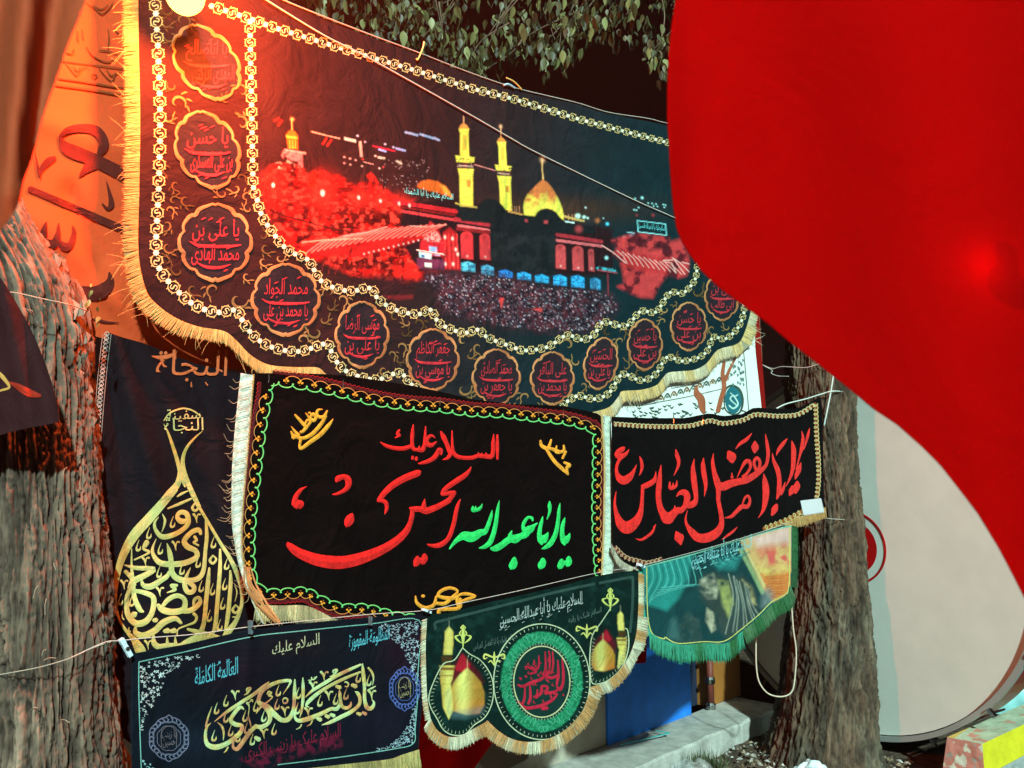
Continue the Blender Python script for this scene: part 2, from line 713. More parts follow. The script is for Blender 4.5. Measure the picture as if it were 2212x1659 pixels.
def leaf_mat():
    m, nt, b = nmat("leaf")
    at_ = nt.nodes.new("ShaderNodeAttribute")
    at_.attribute_name = "Col"
    oi = nt.nodes.new("ShaderNodeObjectInfo")
    mr = nt.nodes.new("ShaderNodeMapRange")
    mr.inputs["To Min"].default_value = 0.3
    mr.inputs["To Max"].default_value = 1.6
    nt.links.new(oi.outputs["Random"], mr.inputs["Value"])
    mx = nt.nodes.new("ShaderNodeVectorMath")
    mx.operation = 'SCALE'
    nt.links.new(at_.outputs["Color"], mx.inputs[0])
    nt.links.new(mr.outputs["Result"], mx.inputs["Scale"])
    nt.links.new(mx.outputs[0], b.inputs["Base Color"])
    b.inputs["Roughness"].default_value = 0.5
    tr = nt.nodes.new("ShaderNodeBsdfTranslucent")
    nt.links.new(mx.outputs[0], tr.inputs["Color"])
    ms = nt.nodes.new("ShaderNodeMixShader")
    ms.inputs[0].default_value = 0.25
    nt.links.new(b.outputs[0], ms.inputs[1])
    nt.links.new(tr.outputs[0], ms.inputs[2])
    nt.links.new(ms.outputs[0], nt.nodes["Material Output"].inputs["Surface"])
    return m


M_LEAF = leaf_mat()


def emit(name, col, st):
    m, nt, b = nmat(name)
    e = nt.nodes.new("ShaderNodeEmission")
    e.inputs[0].default_value = (*col, 1)
    e.inputs[1].default_value = st
    nt.links.new(e.outputs[0], nt.nodes["Material Output"].inputs["Surface"])
    return m


def fringe(sh, path, L, name, parent, col, step=2.2, direc=None, col2=None, mixseed=3, lift=0.002, wisps=0.0):
    """hundreds of loose yarns sewn along an edge, in one mesh"""
    P = resample(path, step)
    n = len(P)
    T = np.gradient(P, axis=0)
    T /= np.linalg.norm(T, axis=1)[:, None] + 1e-9
    Nn = np.stack([-T[:, 1], T[:, 0]], 1)
    mb = MB()
    col = np.array(col, float)
    c2 = col * 0.6 if col2 is None else np.array(col2, float)
    Lf = L if callable(L) else (lambda x, y: L)
    mixn = vnoise(np.stack([np.arange(n) * step / 26.0, np.zeros(n), np.zeros(n)], 1), mixseed)
    # header tape
    for i in range(n - 1):
        pass
    hd = []
    for i in range(n):
        d = np.array(direc(P[i, 0], P[i, 1]), float) if direc is not None else Nn[i] * 0.6 + np.array([0, 0.4])
        d /= np.linalg.norm(d)
        hd.append(d)
    hd = np.array(hd)
    Ls = np.array([Lf(x, y) for x, y in P])
    V0 = sh.P(P, lift)
    V1 = sh.P(P + hd * Ls[:, None] * 0.88, lift - 0.0008)
    mb.add(np.vstack([V0, V1]), [(i, i + 1, n + i + 1, n + i) for i in range(n - 1)], col * 0.55)
    for i in range(n):
        for layer in range(2):
            l = Ls[i] * random.uniform(0.86, 1.06) * (1 if layer == 0 else 0.93)
            d = hd[i] + T[i] * random.gauss(0, 0.07)
            p0 = P[i] + T[i] * step * (0.5 * layer + random.uniform(-.2, .2))
            wd = step * random.uniform(0.32, 0.5)
            k = np.array([0, 0.35, 0.7, 1.0])
            bend = random.gauss(0, 0.03) * l
            mid = p0 + np.outer(k * l, d) + np.outer(k * k * bend, T[i])
            ww = np.array([1, 1, 0.9, 0.35]) * wd
            lf = lift + 0.0012 + layer * 0.0012 + random.uniform(0, 0.0012)
            A = sh.P(mid + T[i] * ww[:, None], lf)
            B = sh.P(mid, lf + 0.0014)
            D = sh.P(mid - T[i] * ww[:, None], lf)
            t = np.clip((mixn[i] - 0.45) * 4 + 0.5, 0, 1)
            cc = (col * (1 - t) + c2 * t) * random.uniform(0.7, 1.15)
            F = []
            for j in range(3):
                F += [(j, j + 1, 4 + j + 1, 4 + j), (4 + j, 4 + j + 1, 8 + j + 1, 8 + j)]
            mb.add(np.vstack([A, B, D]), F, cc)
    # a couple of loose threads
    for q in range(int(wisps)):
        i = random.randrange(n)
        a = random.uniform(-0.9, 0.9)
        l = Ls[i] * random.uniform(0.8, 1.5)
        d = hd[i] * math.cos(a) + T[i] * math.sin(a)
        p0 = P[i] + hd[i] * Ls[i] * random.uniform(0.1, 0.9)
        pts = [np.append(p0, 0.7), np.append(p0 + d * l * .5 + T[i] * 2, 0.6), np.append(p0 + d * l, 0.4)]
        ribbon(mb, sh, pts, col, lift + 0.005, 0.0003)
    return mb.build(name, M_FRINGE, parent, kind="stuff")

# ================================================================== THE SETTING
def hit_z(x, y, z):
    d = rays([(x, y)])[0]
    return CAM + d * ((z - CAM[2]) / d[2])


def pl(k, t, z):
    """point at t metres along the banner row, k metres behind it"""
    p = A0 + DV * t - NV * k
    return np.array([p[0], p[1], z])


# ground sheet, rough near the trees
mb = MB()
gx = np.concatenate([[-40, -24, -12], np.arange(-5, 7.01, 0.12), [12, 24, 40]])
gy = np.concatenate([[-30, -20, -8], np.arange(-2, 9.01, 0.12), [16, 28, 45]])
X, Y = np.meshgrid(gx, gy)
q = np.stack([X.ravel() * 3, Y.ravel() * 3, np.zeros(X.size)], 1)
Z = (fbm(q, 5, 4) - 0.5) * 0.07 - 0.01
Z = np.where((np.abs(X.ravel()) < 8) & (np.abs(Y.ravel()) < 12), Z, -0.02)
idx = np.arange(X.size).reshape(X.shape)
F = np.stack([idx[:-1, :-1].ravel(), idx[:-1, 1:].ravel(), idx[1:, 1:].ravel(), idx[1:, :-1].ravel()], 1)
mb.add(np.stack([X.ravel(), Y.ravel(), Z], 1), F.tolist(), (0.085, 0.052, 0.034))
mb.build("ground", M_SOIL, None, smooth=True, kind="structure")

# litter of chips, dry leaves and pebbles
mb = MB()
for i in range(1500):
    t = random.uniform(1.6, 4.2)
    k = random.uniform(-0.3, 0.62)
    c = pl(k, t, 0.012)
    s = random.uniform(0.006, 0.026)
    cc = random.choice([(0.30, 0.22, 0.15), (0.18, 0.12, 0.07), (0.42, 0.38, 0.32), (0.11, 0.09, 0.06), (0.5, 0.48, 0.44)])
    a = random.uniform(0, 6.28)
    u = np.array([math.cos(a), math.sin(a), random.uniform(-.4, .4)])
    v = np.array([-math.sin(a), math.cos(a), random.uniform(-.4, .4)])
    mb.add([c - u * s, c + v * s * .6, c + u * s, c - v * s * .5, c + np.array([0, 0, s * .6])],
           [(0, 1, 4), (1, 2, 4), (2, 3, 4), (3, 0, 4)], cc)
mb.build("ground_litter", M_SOIL, None, kind="stuff")

# concrete step along the low wall
wall_root = thing("low_wall", "low masonry wall painted beige, blue and ochre, behind the hanging banners", "wall", pl(1.0, 3.5, 0.0))
LZ = 0.12


def tk(px, k, z):
    """distance along the row where picture column px meets depth k at height z"""
    lo, hi = -3.0, 12.0
    for _ in range(50):
        m = (lo + hi) / 2
        p = pl(k, m, z) - CAM
        fw = p[1] * CP + p[2] * SP
        x = 1106 + FPX * p[0] / fw
        if x < px:
            lo = m
        else:
            hi = m
    return (lo + hi) / 2


def slab(mb, k0, k1, t0, t1, z0, z1, col, nt=1, rough=0.0, seed=0):
    ts = np.linspace(t0, t1, nt + 1)
    V, F = [], []
    for i, t in enumerate(ts):
        r = (vnoise(np.array([[t * 9, seed, 0.3]]))[0] - .5) * rough
        r2 = (vnoise(np.array([[t * 7, seed, 5.3]]))[0] - .5) * rough * .5
        for (k, z) in ((k0 + r, z0), (k0 + r, z1 - .012 + r2), (k0 + r + .014, z1 + r2), (k1, z1 + r2 * .3), (k1, z0)):
            V.append(pl(k, t, z))
    for i in range(nt):
        for j in range(5):
            a, b = i * 5 + j, i * 5 + (j + 1) % 5
            F.append((a, b, b + 5, a + 5))
    F += [tuple(range(5)), tuple(nt * 5 + j for j in range(5))[::-1]]
    mb.add(V, F, col)


mb = MB()
slab(mb, 0.65, 1.0, -0.5, tk(1690, 0.65, LZ), -0.05, LZ, (0.42, 0.40, 0.36), 60, 0.035, 2)
mb.build("step", M_CONC, wall_root, smooth=False)
T1309, T1490, T1519, T1531, T1592 = [tk(a, 1.0, 0.2) for a in (1309, 1489, 1517, 1531, 1600)]
mb = MB()
slab(mb, 1.0, 1.15, -0.5, T1309 - .002, LZ + .001, 0.75, (0.44, 0.38, 0.30), 30, 0.012, 4)
mb.build("beige_wall_face", M_PAINT, wall_root)
mb = MB()
slab(mb, 0.985, 1.149, T1309, T1490, LZ + .001, 0.74, (0.015, 0.22, 0.85), 6, 0.004, 6)
mb.build("blue_wall_face", M_PAINT, wall_root)
mb = MB()
slab(mb, 1.09, 1.148, T1490 + .002, T1531 - .002, LZ + .001, 0.73, (0.012, 0.022, 0.05), 2)
mb.build("recess_panel", M_PAINT, wall_root)
mb = MB()
slab(mb, 1.0, 1.147, T1531, T1592, LZ + .001, 0.52, (0.30, 0.11, 0.02), 6, 0.004, 8)
mb.build("ochre_wall_face", M_PAINT, wall_root)

# pipe with clamps in the recess
t_ = (T1519 + T1531) / 2
pc = pl(0.96, t_, LZ)
pipe = thing("drain_pipe", "short red-brown drain pipe with grey clamps between blue and ochre wall", "pipe", pc)
mb = MB()
mb.tube([pc + np.array([0, 0, z]) for z in (0.03, 0.2, 0.34)], 0.024, (0.16, 0.03, 0.018), 14)
mb.build("pipe_tube", M_PAINT, pipe, smooth=True)
for z in (0.0, 0.17, 0.33):
    mb = MB()
    mb.tube([pc + np.array([0, 0, z + .001]), pc + np.array([0, 0, z + 0.03]), pc + np.array([0, 0, z + 0.045])], [0.032, 0.034, 0.028], (0.4, 0.4, 0.38), 14)
    mb.box(pc + np.array([0, 0, z + .02]) - DV * 0.035, 0.03, 0.02, 0.02, (0.35, 0.35, 0.33), DV, NV)
    mb.build("clamp", M_METAL, pipe)

# ------------------------------------------------------------------ trees
def leaf_mesh():
    n = 7
    V, F = [], []
    for i in range(n):
        t = i / (n - 1)
        hw = 0.27 * math.sin(math.pi * min(1, t * 1.02) ** 0.8) * (1 - 0.25 * t)
        hw = max(hw, 0.0)
        zc = -0.10 * t * t
        V += [(-hw, -t, zc + hw * .25), (0, -t, zc), (hw, -t, zc + hw * .25)]
    for i in range(n - 1):
        F += [(3 * i, 3 * i + 1, 3 * i + 4, 3 * i + 3), (3 * i + 1, 3 * i + 2, 3 * i + 5, 3 * i + 4)]
    return np.array(V), F


LV, LF = leaf_mesh()
def leaf_matrix(p, s):
    # hanging tip-down with a random swing
    yaw = random.uniform(0, 6.28)
    tilt = random.gauss(math.radians(78), math.radians(24))
    roll = random.gauss(0, 0.5)
    M = Matrix.Translation(Vector(p)) @ Matrix.Rotation(yaw, 4, 'Z') @ Matrix.Rotation(tilt, 4, 'X') @ Matrix.Rotation(roll, 4, 'Y') @ Matrix.Scale(s, 4)
    return M


def trunk(name_thing, label, Y, prof, bark, seed, nu=150, nz=330, flare=None, amp=0.016, fq=1.0, fz=1.0):
    cs = []
    for (px, py, hw) in prof:
        c = at(px, py, Y)
        dist = np.linalg.norm(c - CAM)
        cs.append([c[0], c[1], c[2], hw / FPX * np.linalg.norm((c - CAM)[[1, 2]])])
    cs = np.array(cs)
    cs = cs[np.argsort(cs[:, 2])]
    z0, z1 = -0.05, cs[-1, 2]
    zs = np.linspace(z0, z1, nz)
    cx = np.interp(zs, cs[:, 2], cs[:, 0])
    R = np.interp(zs, cs[:, 2], cs[:, 3])
    ker = np.ones(15) / 15
    cx = np.convolve(np.pad(cx, 7, 'edge'), ker, 'valid')
    R = np.convolve(np.pad(R, 7, 'edge'), ker, 'valid')
    R = R * (1 + 0.5 * np.exp(-zs / 0.12)) if flare is None else R * (1 + flare * np.exp(-zs / 0.16))
    base = np.array([cx[0], Y, 0.0])
    root = thing(name_thing, label, "tree", base)
    th = np.linspace(0, 2 * np.pi, nu, endpoint=False)
    TH, ZZ = np.meshgrid(th, zs)
    RR = np.repeat(R[:, None], nu, 1)
    # long plates of bark split by deep furrows that wander and fork
    q = np.stack([np.cos(TH).ravel() * 1.5, np.sin(TH).ravel() * 1.5, ZZ.ravel() * 2.2], 1)
    warp = (fbm(q * 1.7, seed + 9, 2) - .5)
    q1 = np.stack([np.cos(TH.ravel() + warp * .5) * 6.2 * fq, np.sin(TH.ravel() + warp * .5) * 6.2 * fq, ZZ.ravel() * 3.4 * fq * fz + warp], 1)
    qw = np.stack([np.cos(TH.ravel() + warp * .35) * 4.6 * fq, np.sin(TH.ravel() + warp * .35) * 4.6 * fq, ZZ.ravel() * 5.5 * fq * fz + warp * 2.5], 1)
    qw = qw + (fbm(qw * 1.9, seed + 40, 2)[:, None] - .5) * np.array([.9, .9, .9])
    f1, f2, idc = worley(qw, seed)
    g1, g2, idd = worley(qw * 2.6, seed + 7)
    n1 = vnoise(q1, seed)
    q2 = q1 * np.array([2.1, 2.1, 2.0])
    n2 = vnoise(q2, seed + 3)
    q3 = np.stack([np.cos(TH).ravel() * 30, np.sin(TH).ravel() * 30, ZZ.ravel() * 42 * fz], 1)
    n3 = fbm(q3, seed + 5, 2)
    rid = 1 - np.abs(2 * n1 - 1) * 1.0
    rid2 = 1 - np.abs(2 * n2 - 1)
    fur = -np.clip(0.20 - (f2 - f1), 0, 1) * 4.6 - np.clip(0.14 - (g2 - g1), 0, 1) * 2.2 - np.clip(rid - 0.80, 0, 1) * 2.5
    disp = amp * (fur + 0.8 * (n3 - .5) + 0.55 * (idc - .5) + 0.3 * (idd - .5) + 0.35 * (n2 - .5)) + (fbm(q, seed + 1, 2) - .5) * RR.ravel() * 0.22
    rr = RR.ravel() + disp
    V = np.stack([np.repeat(cx, nu) + rr * np.cos(TH).ravel(), Y + rr * np.sin(TH).ravel(), ZZ.ravel()], 1)
    idx = np.arange(nz * nu).reshape(nz, nu)
    nx = np.roll(idx, -1, 1)
    F = np.stack([idx[:-1].ravel(), nx[:-1].ravel(), nx[1:].ravel(), idx[1:].ravel()], 1)
    F = F.tolist() + [tuple(idx[-1].tolist())]
    t = fbm(q * 2.3, seed + 20, 3)[:, None]
    col = np.array(bark[0]) * (1 - t) + np.array(bark[1]) * t
    moss = np.clip((fbm(q * 1.1, seed + 30, 2) - .55) * 5, 0, 1)[:, None]
    col = col * (1 - moss * .6) + np.array(bark[2]) * moss * .6
    dk = np.clip(-fur * .8, 0, .85)[:, None]
    gr_ = ((0.6 + 0.8 * n3) * (0.8 + 0.4 * idc))[:, None]
    col = (col * 0.8 * np.array([1.03, .97, .93]) * (1 - dk) + np.array(bark[3]) * dk) * gr_
    mb = MB()
    mb.add(V, F, col)
    mb.build("trunk", M_BARK, root, smooth=True)
    return root, cs


lt, _ = trunk("tree", "tall rough-barked tree trunk leaning out of the left edge of the picture", 1.95,
              [(92, 2600, 150), (92, 1659, 143), (90, 1400, 138), (85, 1200, 134), (78, 1000, 132), (66, 850, 132), (58, 720, 132), (30, 620, 132), (-15, 540, 128),
               (-60, 440, 120), (-110, 250, 115), (-160, 0, 110), (-210, -300, 100)],
              [(0.14, 0.095, 0.07), (0.26, 0.19, 0.14), (0.17, 0.19, 0.15), (0.035, 0.018, 0.014)], 11, nu=340, nz=760, amp=0.016, flare=.1, fq=2.1, fz=0.42)
# old pruning scar on the left trunk
rt, _ = trunk("tree", "straight dark brown tree trunk standing between the banners and the round drum", 5.10,
              [(1772, 1900, 100), (1776, 1659, 94), (1778, 1600, 92), (1785, 1500, 90), (1788, 1400, 88), (1790, 1250, 77), (1790, 1100, 67), (1777, 950, 72), (1770, 830, 70), (1765, 600, 66),
               (1755, 200, 62), (1745, -100, 58), (1740, -500, 48)],
              [(0.10, 0.065, 0.042), (0.19, 0.135, 0.09), (0.14, 0.14, 0.105), (0.030, 0.016, 0.011)], 23, nu=240, nz=560, amp=0.020, flare=.22, fq=2.3, fz=0.42)

# stubby bark shards on the left trunk's right shoulder
mb = MB()
for (px, py, s) in [(168, 660, 26), (190, 655, 20), (150, 600, 22), (130, 560, 24), (200, 720, 14), (186, 800, 12), (214, 900, 12)]:
    c = at(px - 12, py + 10, 1.93)
    s = s / FPX * 1.9
    mb.add([c + np.array([-s * .5, 0, -s]), c + np.array([s * .5, -.01, -s * .9]), c + np.array([s * .7, 0, s * .4]), c + np.array([s * .2, -.012, s * .9]), c + np.array([-s * .3, 0, s * .6]), c + np.array([0, .03, 0])],
           [(0, 1, 2, 3, 4), (1, 0, 5), (2, 1, 5), (3, 2, 5), (4, 3, 5), (0, 4, 5)], (0.33, 0.23, 0.17))
mb.build("bark_shard", M_BARK, lt, kind="stuff")
# a sprig sprouting from the bark
for i in range(11):
    c = at(random.uniform(186, 216), random.uniform(612, 700), 1.86)
    mb = MB()
    M3 = np.array(leaf_matrix(c, random.uniform(.012, .022)))
    mb.add(LV @ M3[:3, :3].T + M3[:3, 3], LF, (0.26, 0.20, 0.05))
    mb.build("sprout_leaf", M_LEAF, lt)
# fibres and old wires caught in the bark
mb = MB()
for i in range(16):
    px, py = random.uniform(20, 205), random.uniform(640, 1600)
    y_ = 1.95 - 0.146
    c = at(px, py, y_ + ((px - 90) / 135) ** 2 * 0.10)
    a = random.uniform(0, 6.28)
    l = random.uniform(0.01, 0.035)
    u = np.array([math.cos(a), -.35, math.sin(a)])
    mb.tube([c, c + u * l * .5 + np.array([0, -.004, .004]), c + u * l], 0.0006, (0.45, 0.36, 0.26), 4, False)
mb.build("bark_fibre", M_ROPE, lt, kind="stuff")

# ------------------------------------------------------------------ foliage of the right-hand tree, hanging over the row
lme = bpy.data.meshes.new("leaf")
lme.from_pydata(LV.tolist(), [], LF)
ca = lme.color_attributes.new("Col", 'FLOAT_COLOR', 'POINT')
ca.data.foreach_set("color", np.tile(np.array([0.20, 0.20, 0.075, 1], np.float32), (len(LV), 1)).ravel())
lme.materials.append(M_LEAF)
lme.polygons.foreach_set("use_smooth", [True] * len(lme.polygons))

PROF = np.array([(600, -10), (700, 20), (780, 55), (850, 95), (930, 112), (1000, 150), (1050, 168), (1090, 125), (1150, 110), (1180, 130), (1212, 140), (1240, 95), (1275, 62), (1310, 85), (1345, 88),
                 (1385, 60), (1400, 110), (1430, 165), (1470, 175), (1560, 150), (1700, 140), (1900, 120), (2300, 60)])


clusters = []
for i in range(150):
    px = random.uniform(640, 1500)
    lim = np.interp(px, PROF[:, 0], PROF[:, 1])
    py = lim - abs(random.gauss(0, 1)) * 62 - 14
    Yd = random.uniform(5.0, 6.3)
    clusters.append((px, py, Yd))
for (px, py, Yd) in [(1160, 168, 5.3), (1185, 178, 5.3), (1205, 108, 5.2), (1400, 140, 5.2), (1440, 150, 5.1), (1425, 95, 5.1), (960, 118, 5.3), (1010, 138, 5.2), (1050, 150, 5.2), (1325, 70, 5.2)]:
    clusters.append((px, py, Yd))
for i in range(330):
    px = random.uniform(560, 2400)
    py = random.uniform(-450, min(20, np.interp(px, PROF[:, 0], PROF[:, 1]) - 60))
    clusters.append((px, py, random.uniform(5.0, 7.0)))

near, rest = [], MB()
rl = np.array(WORLD[rt.name])
cand = []
for (px, py, Yd) in clusters:
    c = at(px, py, Yd)
    nl = random.randint(5, 11)
    for j in range(nl):
        p = c + np.array([random.gauss(0, .075), random.gauss(0, .09), random.gauss(0, .06)])
        s = random.uniform(0.05, 0.115)
        d = p - CAM
        fw = d[1] * CP + d[2] * SP
        sy = 829.5 - FPX * (-SP * d[1] + CP * d[2]) / fw
        sx = 1106 + FPX * d[0] / fw
        edge = sy - np.interp(sx, PROF[:, 0], PROF[:, 1])
        if edge > 28:
            continue
        inview = (sy > -25) and (sx < 1470) and (sx > 640)
        score = (-edge if False else s / d[1]) + (1 if inview else 0)
        cand.append((score, p, s))
cand.sort(key=lambda a: -a[0])
for i, (sc_, p, s) in enumerate(cand):
    M = leaf_matrix(p, s)
    if i < 290:
        near.append(M)
    else:
        M3 = np.array(M)
        V = LV @ M3[:3, :3].T + M3[:3, 3]
        rest.add(V, LF, np.array([0.17, 0.16, 0.07]) * random.uniform(0.25, 1.5) * np.array([random.uniform(.85, 1.3), 1, random.uniform(.7, 1.2)]))
for M in near:
    o = bpy.data.objects.new("leaf", lme)
    C.objects.link(o)
    o.parent = rt
    o.matrix_local = Matrix.Translation(-Vector(rl)) @ M
rest.build("foliage", M_LEAF, rt, smooth=True, kind="stuff")
mb = MB()
hub = at(1742, -420, 5.1)
for (tx, ty, Yd) in [(700, -260, 5.8), (1000, -180, 5.5), (1250, -120, 5.4), (1440, -60, 5.3), (2300, -300, 5.6), (1900, -700, 6.2)]:
    e = at(tx, ty, Yd)
    pts = spline([hub, hub * .6 + e * .4 + np.array([0, 0, .35]), hub * .25 + e * .75 + np.array([0, 0, .22]), e], per=6)
    mb.tube(pts, np.linspace(.075, .018, len(pts)), (0.16, 0.12, 0.08), 8)
mb.build("bough", M_BARK, rt, smooth=True)
mb = MB()
random.shuffle(clusters)
for (px, py, Yd) in clusters[:130]:
    c = at(px, py, Yd)
    up = c + np.array([random.uniform(-.1, .5), random.uniform(-.1, .1), random.uniform(.25, .6)])
    pts = spline([c, (c + up) / 2 + np.array([random.uniform(-.06, .06), 0, 0.0]), up], per=5)
    mb.tube(pts, np.linspace(.002, .006, len(pts)), (0.17, 0.12, 0.08), 5)
mb.build("twig", M_BARK, rt, kind="stuff")

# ------------------------------------------------------------------ the big round drum
DRC = np.array([2.225, 5.40, 1.6 - 0.3696])
DR = 1.1967
PSI = 0.98789
da = np.array([math.cos(PSI), -math.sin(PSI), 0])
db = np.array([0, 0, 1.0])
dn = np.array([-math.sin(PSI), -math.cos(PSI), 0])      # faces the street
drum = thing("bass_drum", "huge round white drum with chrome hoop and red centre roundel, half behind the right tree", "drum", (DRC[0], DRC[1], 0))


def disc_pts(r, n, off):
    a = np.linspace(0, 2 * np.pi, n, endpoint=False)
    return DRC + dn * off + r * (np.cos(a)[:, None] * da + np.sin(a)[:, None] * db)


mb = MB()
n = 96
rings = [0.02, .15, .3, .45, .6, .75, .88, .97]
V = np.concatenate([disc_pts(DR * r, n, 0.012 * (1 - r * r)) for r in rings])
F = [(i * n + j, i * n + (j + 1) % n, (i + 1) * n + (j + 1) % n, (i + 1) * n + j) for i in range(len(rings) - 1) for j in range(n)] + [tuple(range(n))[::-1]]
mb.add(V, F, (0.76, 0.75, 0.68))
mb.build("drum_skin", M_SKIN, drum, smooth=True)
mb = MB()
p0_, p1_ = disc_pts(DR * .985, n, -0.01), disc_pts(DR * .985, n, -0.30)
mb.add(np.concatenate([p0_, p1_]), [(j, (j + 1) % n, n + (j + 1) % n, n + j) for j in range(n)] + [tuple(range(n, 2 * n))], (0.22, 0.02, 0.02))
mb.build("drum_shell", M_PLAST, drum, smooth=False)


def ring(mb, r0, r1, off, th, col, n=120, sh_=0.0):
    a_, b_, c_, d_ = [q_ + sh_ for q_ in (disc_pts(r0, n, off), disc_pts(r0, n, off + th), disc_pts(r1, n, off + th), disc_pts(r1, n, off))]
    V = np.concatenate([a_, b_, c_, d_])
    F = []
    for k in range(4):
        k2 = (k + 1) % 4
        F += [(k * n + j, k * n + (j + 1) % n, k2 * n + (j + 1) % n, k2 * n + j) for j in range(n)]
    mb.add(V, F, col)


mb = MB()
ring(mb, DR * .975, DR * 1.0, -0.012, 0.035, (0.34, 0.33, 0.31))
mb.build("drum_hoop", M_PLAST, drum)
RC = 0.125
mb = MB()
V = np.concatenate([disc_pts(r, 64, 0.0135) + da * .05 for r in (0.001, 0.172)])
mb.add(V, [(j, (j + 1) % 64, 64 + (j + 1) % 64, 64 + j) for j in range(64)], (0.55, 0.006, 0.006))
mb.build("red_roundel", M_PLAST, drum)
mb = MB()
ring(mb, 0.222, 0.236, 0.0125, 0.002, (0.5, 0.01, 0.01), 72, da * .05)
mb.build("red_ring", M_PLAST, drum)
for ang in np.radians([195, 215, 235, 255, 275, 295, 315, 335, 355, 20, 50, 80, 110, 140, 170]):
    c = DRC + dn * 0.0 + DR * 1.02 * (math.cos(ang) * da + math.sin(ang) * db)
    rad = math.cos(ang) * da + math.sin(ang) * db
    mb = MB()
    mb.tube([c + dn * .03, c - dn * .02, c - dn * .12], [0.007, 0.008, 0.006], (0.6, 0.6, 0.6), 8)
    mb.box(c + dn * 0.022, 0.05, 0.03, 0.02, (0.3, 0.3, 0.3), rad, dn, np.cross(rad, dn))
    mb.build("tension_rod", M_METAL, drum)

# ------------------------------------------------------------------ painted kerb block
ZT = 0.25
TL = hit_z(2046, 1592, ZT)
TC = hit_z(2122, 1607, ZT)
TE = hit_z(2330, 1509, ZT)
TF = TL + (TE - TC)
kerb = thing("kerb_block", "chipped kerb block painted pink and yellow at the bottom right corner", "kerb", (TC[0], TC[1], 0))


def quadgrid(mb, a, b, c, d, nu, nv, col, amp, seed):
    V = []
    a, b, c, d = [np.array(q_, float) for q_ in (a, b, c, d)]
    nrm = np.cross(b - a, d - a)
    nrm /= np.linalg.norm(nrm)
    for i in range(nv + 1):
        for j in range(nu + 1):
            u, v = j / nu, i / nv
            p = a * (1 - u) * (1 - v) + b * u * (1 - v) + c * u * v + d * (1 - u) * v
            e = min(1, 6 * min(u, 1 - u, v, 1 - v) + 0.0)
            V.append(p + nrm * (fbm((p * 14)[None], seed, 3)[0] - .5) * amp * e)
    F = [(i * (nu + 1) + j, i * (nu + 1) + j + 1, (i + 1) * (nu + 1) + j + 1, (i + 1) * (nu + 1) + j) for i in range(nv) for j in range(nu)]
    if callable(col):
        col = np.array([col(p) for p in V])
    mb.add(V, F, col)


dn0 = lambda p: np.array([p[0], p[1], 0.0])
mb = MB()


def pinkc(p):
    n_ = fbm((p * 22)[None], 3, 3)[0]
    return (0.62, 0.60, 0.48) if n_ > 0.58 else ((0.36, 0.30, 0.26) if n_ < .36 else (0.56, 0.22, 0.17))


quadgrid(mb, dn0(TL) - (TC - TL) * .28, dn0(TC), TC, TL, 64, 44, pinkc, 0.02, 3)
mb.build("pink_end", M_PAINT, kerb, smooth=True)
mb = MB()


def topc(p):
    n_ = fbm((p * 16)[None], 8, 3)[0]
    far = np.dot((p - TC)[:2], (TF - TE)[:2]) / np.dot((TF - TE)[:2], (TF - TE)[:2])
    if far > 0.8:
        return (0.60, 0.40, 0.08)
    return (0.60, 0.25, 0.18) if n_ > 0.66 and far < .6 else (0.46, 0.52, 0.36)


quadgrid(mb, TL, TC, TE, TF, 40, 90, topc, 0.014, 4)
mb.build("worn_top", M_PAINT, kerb, smooth=True)
mb = MB()
LE_ = lambda p, z: np.array([p[0], p[1], z])
quadgrid(mb, LE_(TC, .085), LE_(TE, .085), TE, TC, 24, 6, (0.72, 0.62, 0.02), 0.012, 5)
mb.build("yellow_side", M_PAINT, kerb, smooth=True)
mb = MB()
quadgrid(mb, dn0(TC), dn0(TE), LE_(TE, .084), LE_(TC, .084), 24, 6, (0.35, 0.38, 0.36), 0.03, 6)
mb.build("bare_foot", M_CONC, kerb, smooth=True)

# crumpled bags on the ground
def bag(name, label, cat, c, s, col, mat, seed):
    o = thing(name, label, cat, (c[0], c[1], 0))
    mb = MB()
    nu, nv = 42, 24
    V = []
    for i in range(nv + 1):
        for j in range(nu):
            ph, t = math.pi * i / nv * 0.5, 2 * math.pi * j / nu
            d = np.array([math.sin(ph + .02) * math.cos(t), math.sin(ph + .02) * math.sin(t), math.cos(ph)])
            n_ = fbm((d * 2.6)[None], seed, 2)[0]
            n2_ = abs(vnoise((d * 3.4)[None], seed + 4)[0] - .5)
            V.append(np.array(c) * [1, 1, 0] + d * np.array(s) * (0.7 + .45 * n_ + .35 * n2_))
    F = [(i * nu + j, i * nu + (j + 1) % nu, (i + 1) * nu + (j + 1) % nu, (i + 1) * nu + j) for i in range(nv) for j in range(nu)]
    mb.add(V, F, col)
    mb.build("plastic_film", mat, o, smooth=True)
    return o


def film():
    m, nt, b = nmat("clear_plastic_film")
    n1 = nt.nodes.new("ShaderNodeTexNoise")
    n1.inputs["Scale"].default_value = 25
    bp = nt.nodes.new("ShaderNodeBump")
    bp.inputs["Strength"].default_value = 0.5
    bp.inputs["Distance"].default_value = 0.01
    nt.links.new(n1.outputs["Fac"], bp.inputs["Height"])
    nt.links.new(bp.outputs[0], b.inputs["Normal"])
    b.inputs["Base Color"].default_value = (0.75, 0.78, 0.78, 1)
    b.inputs["Roughness"].default_value = 0.15
    b.inputs["Alpha"].default_value = 0.2
    b.inputs["Specular IOR Level"].default_value = 0.9
    return m


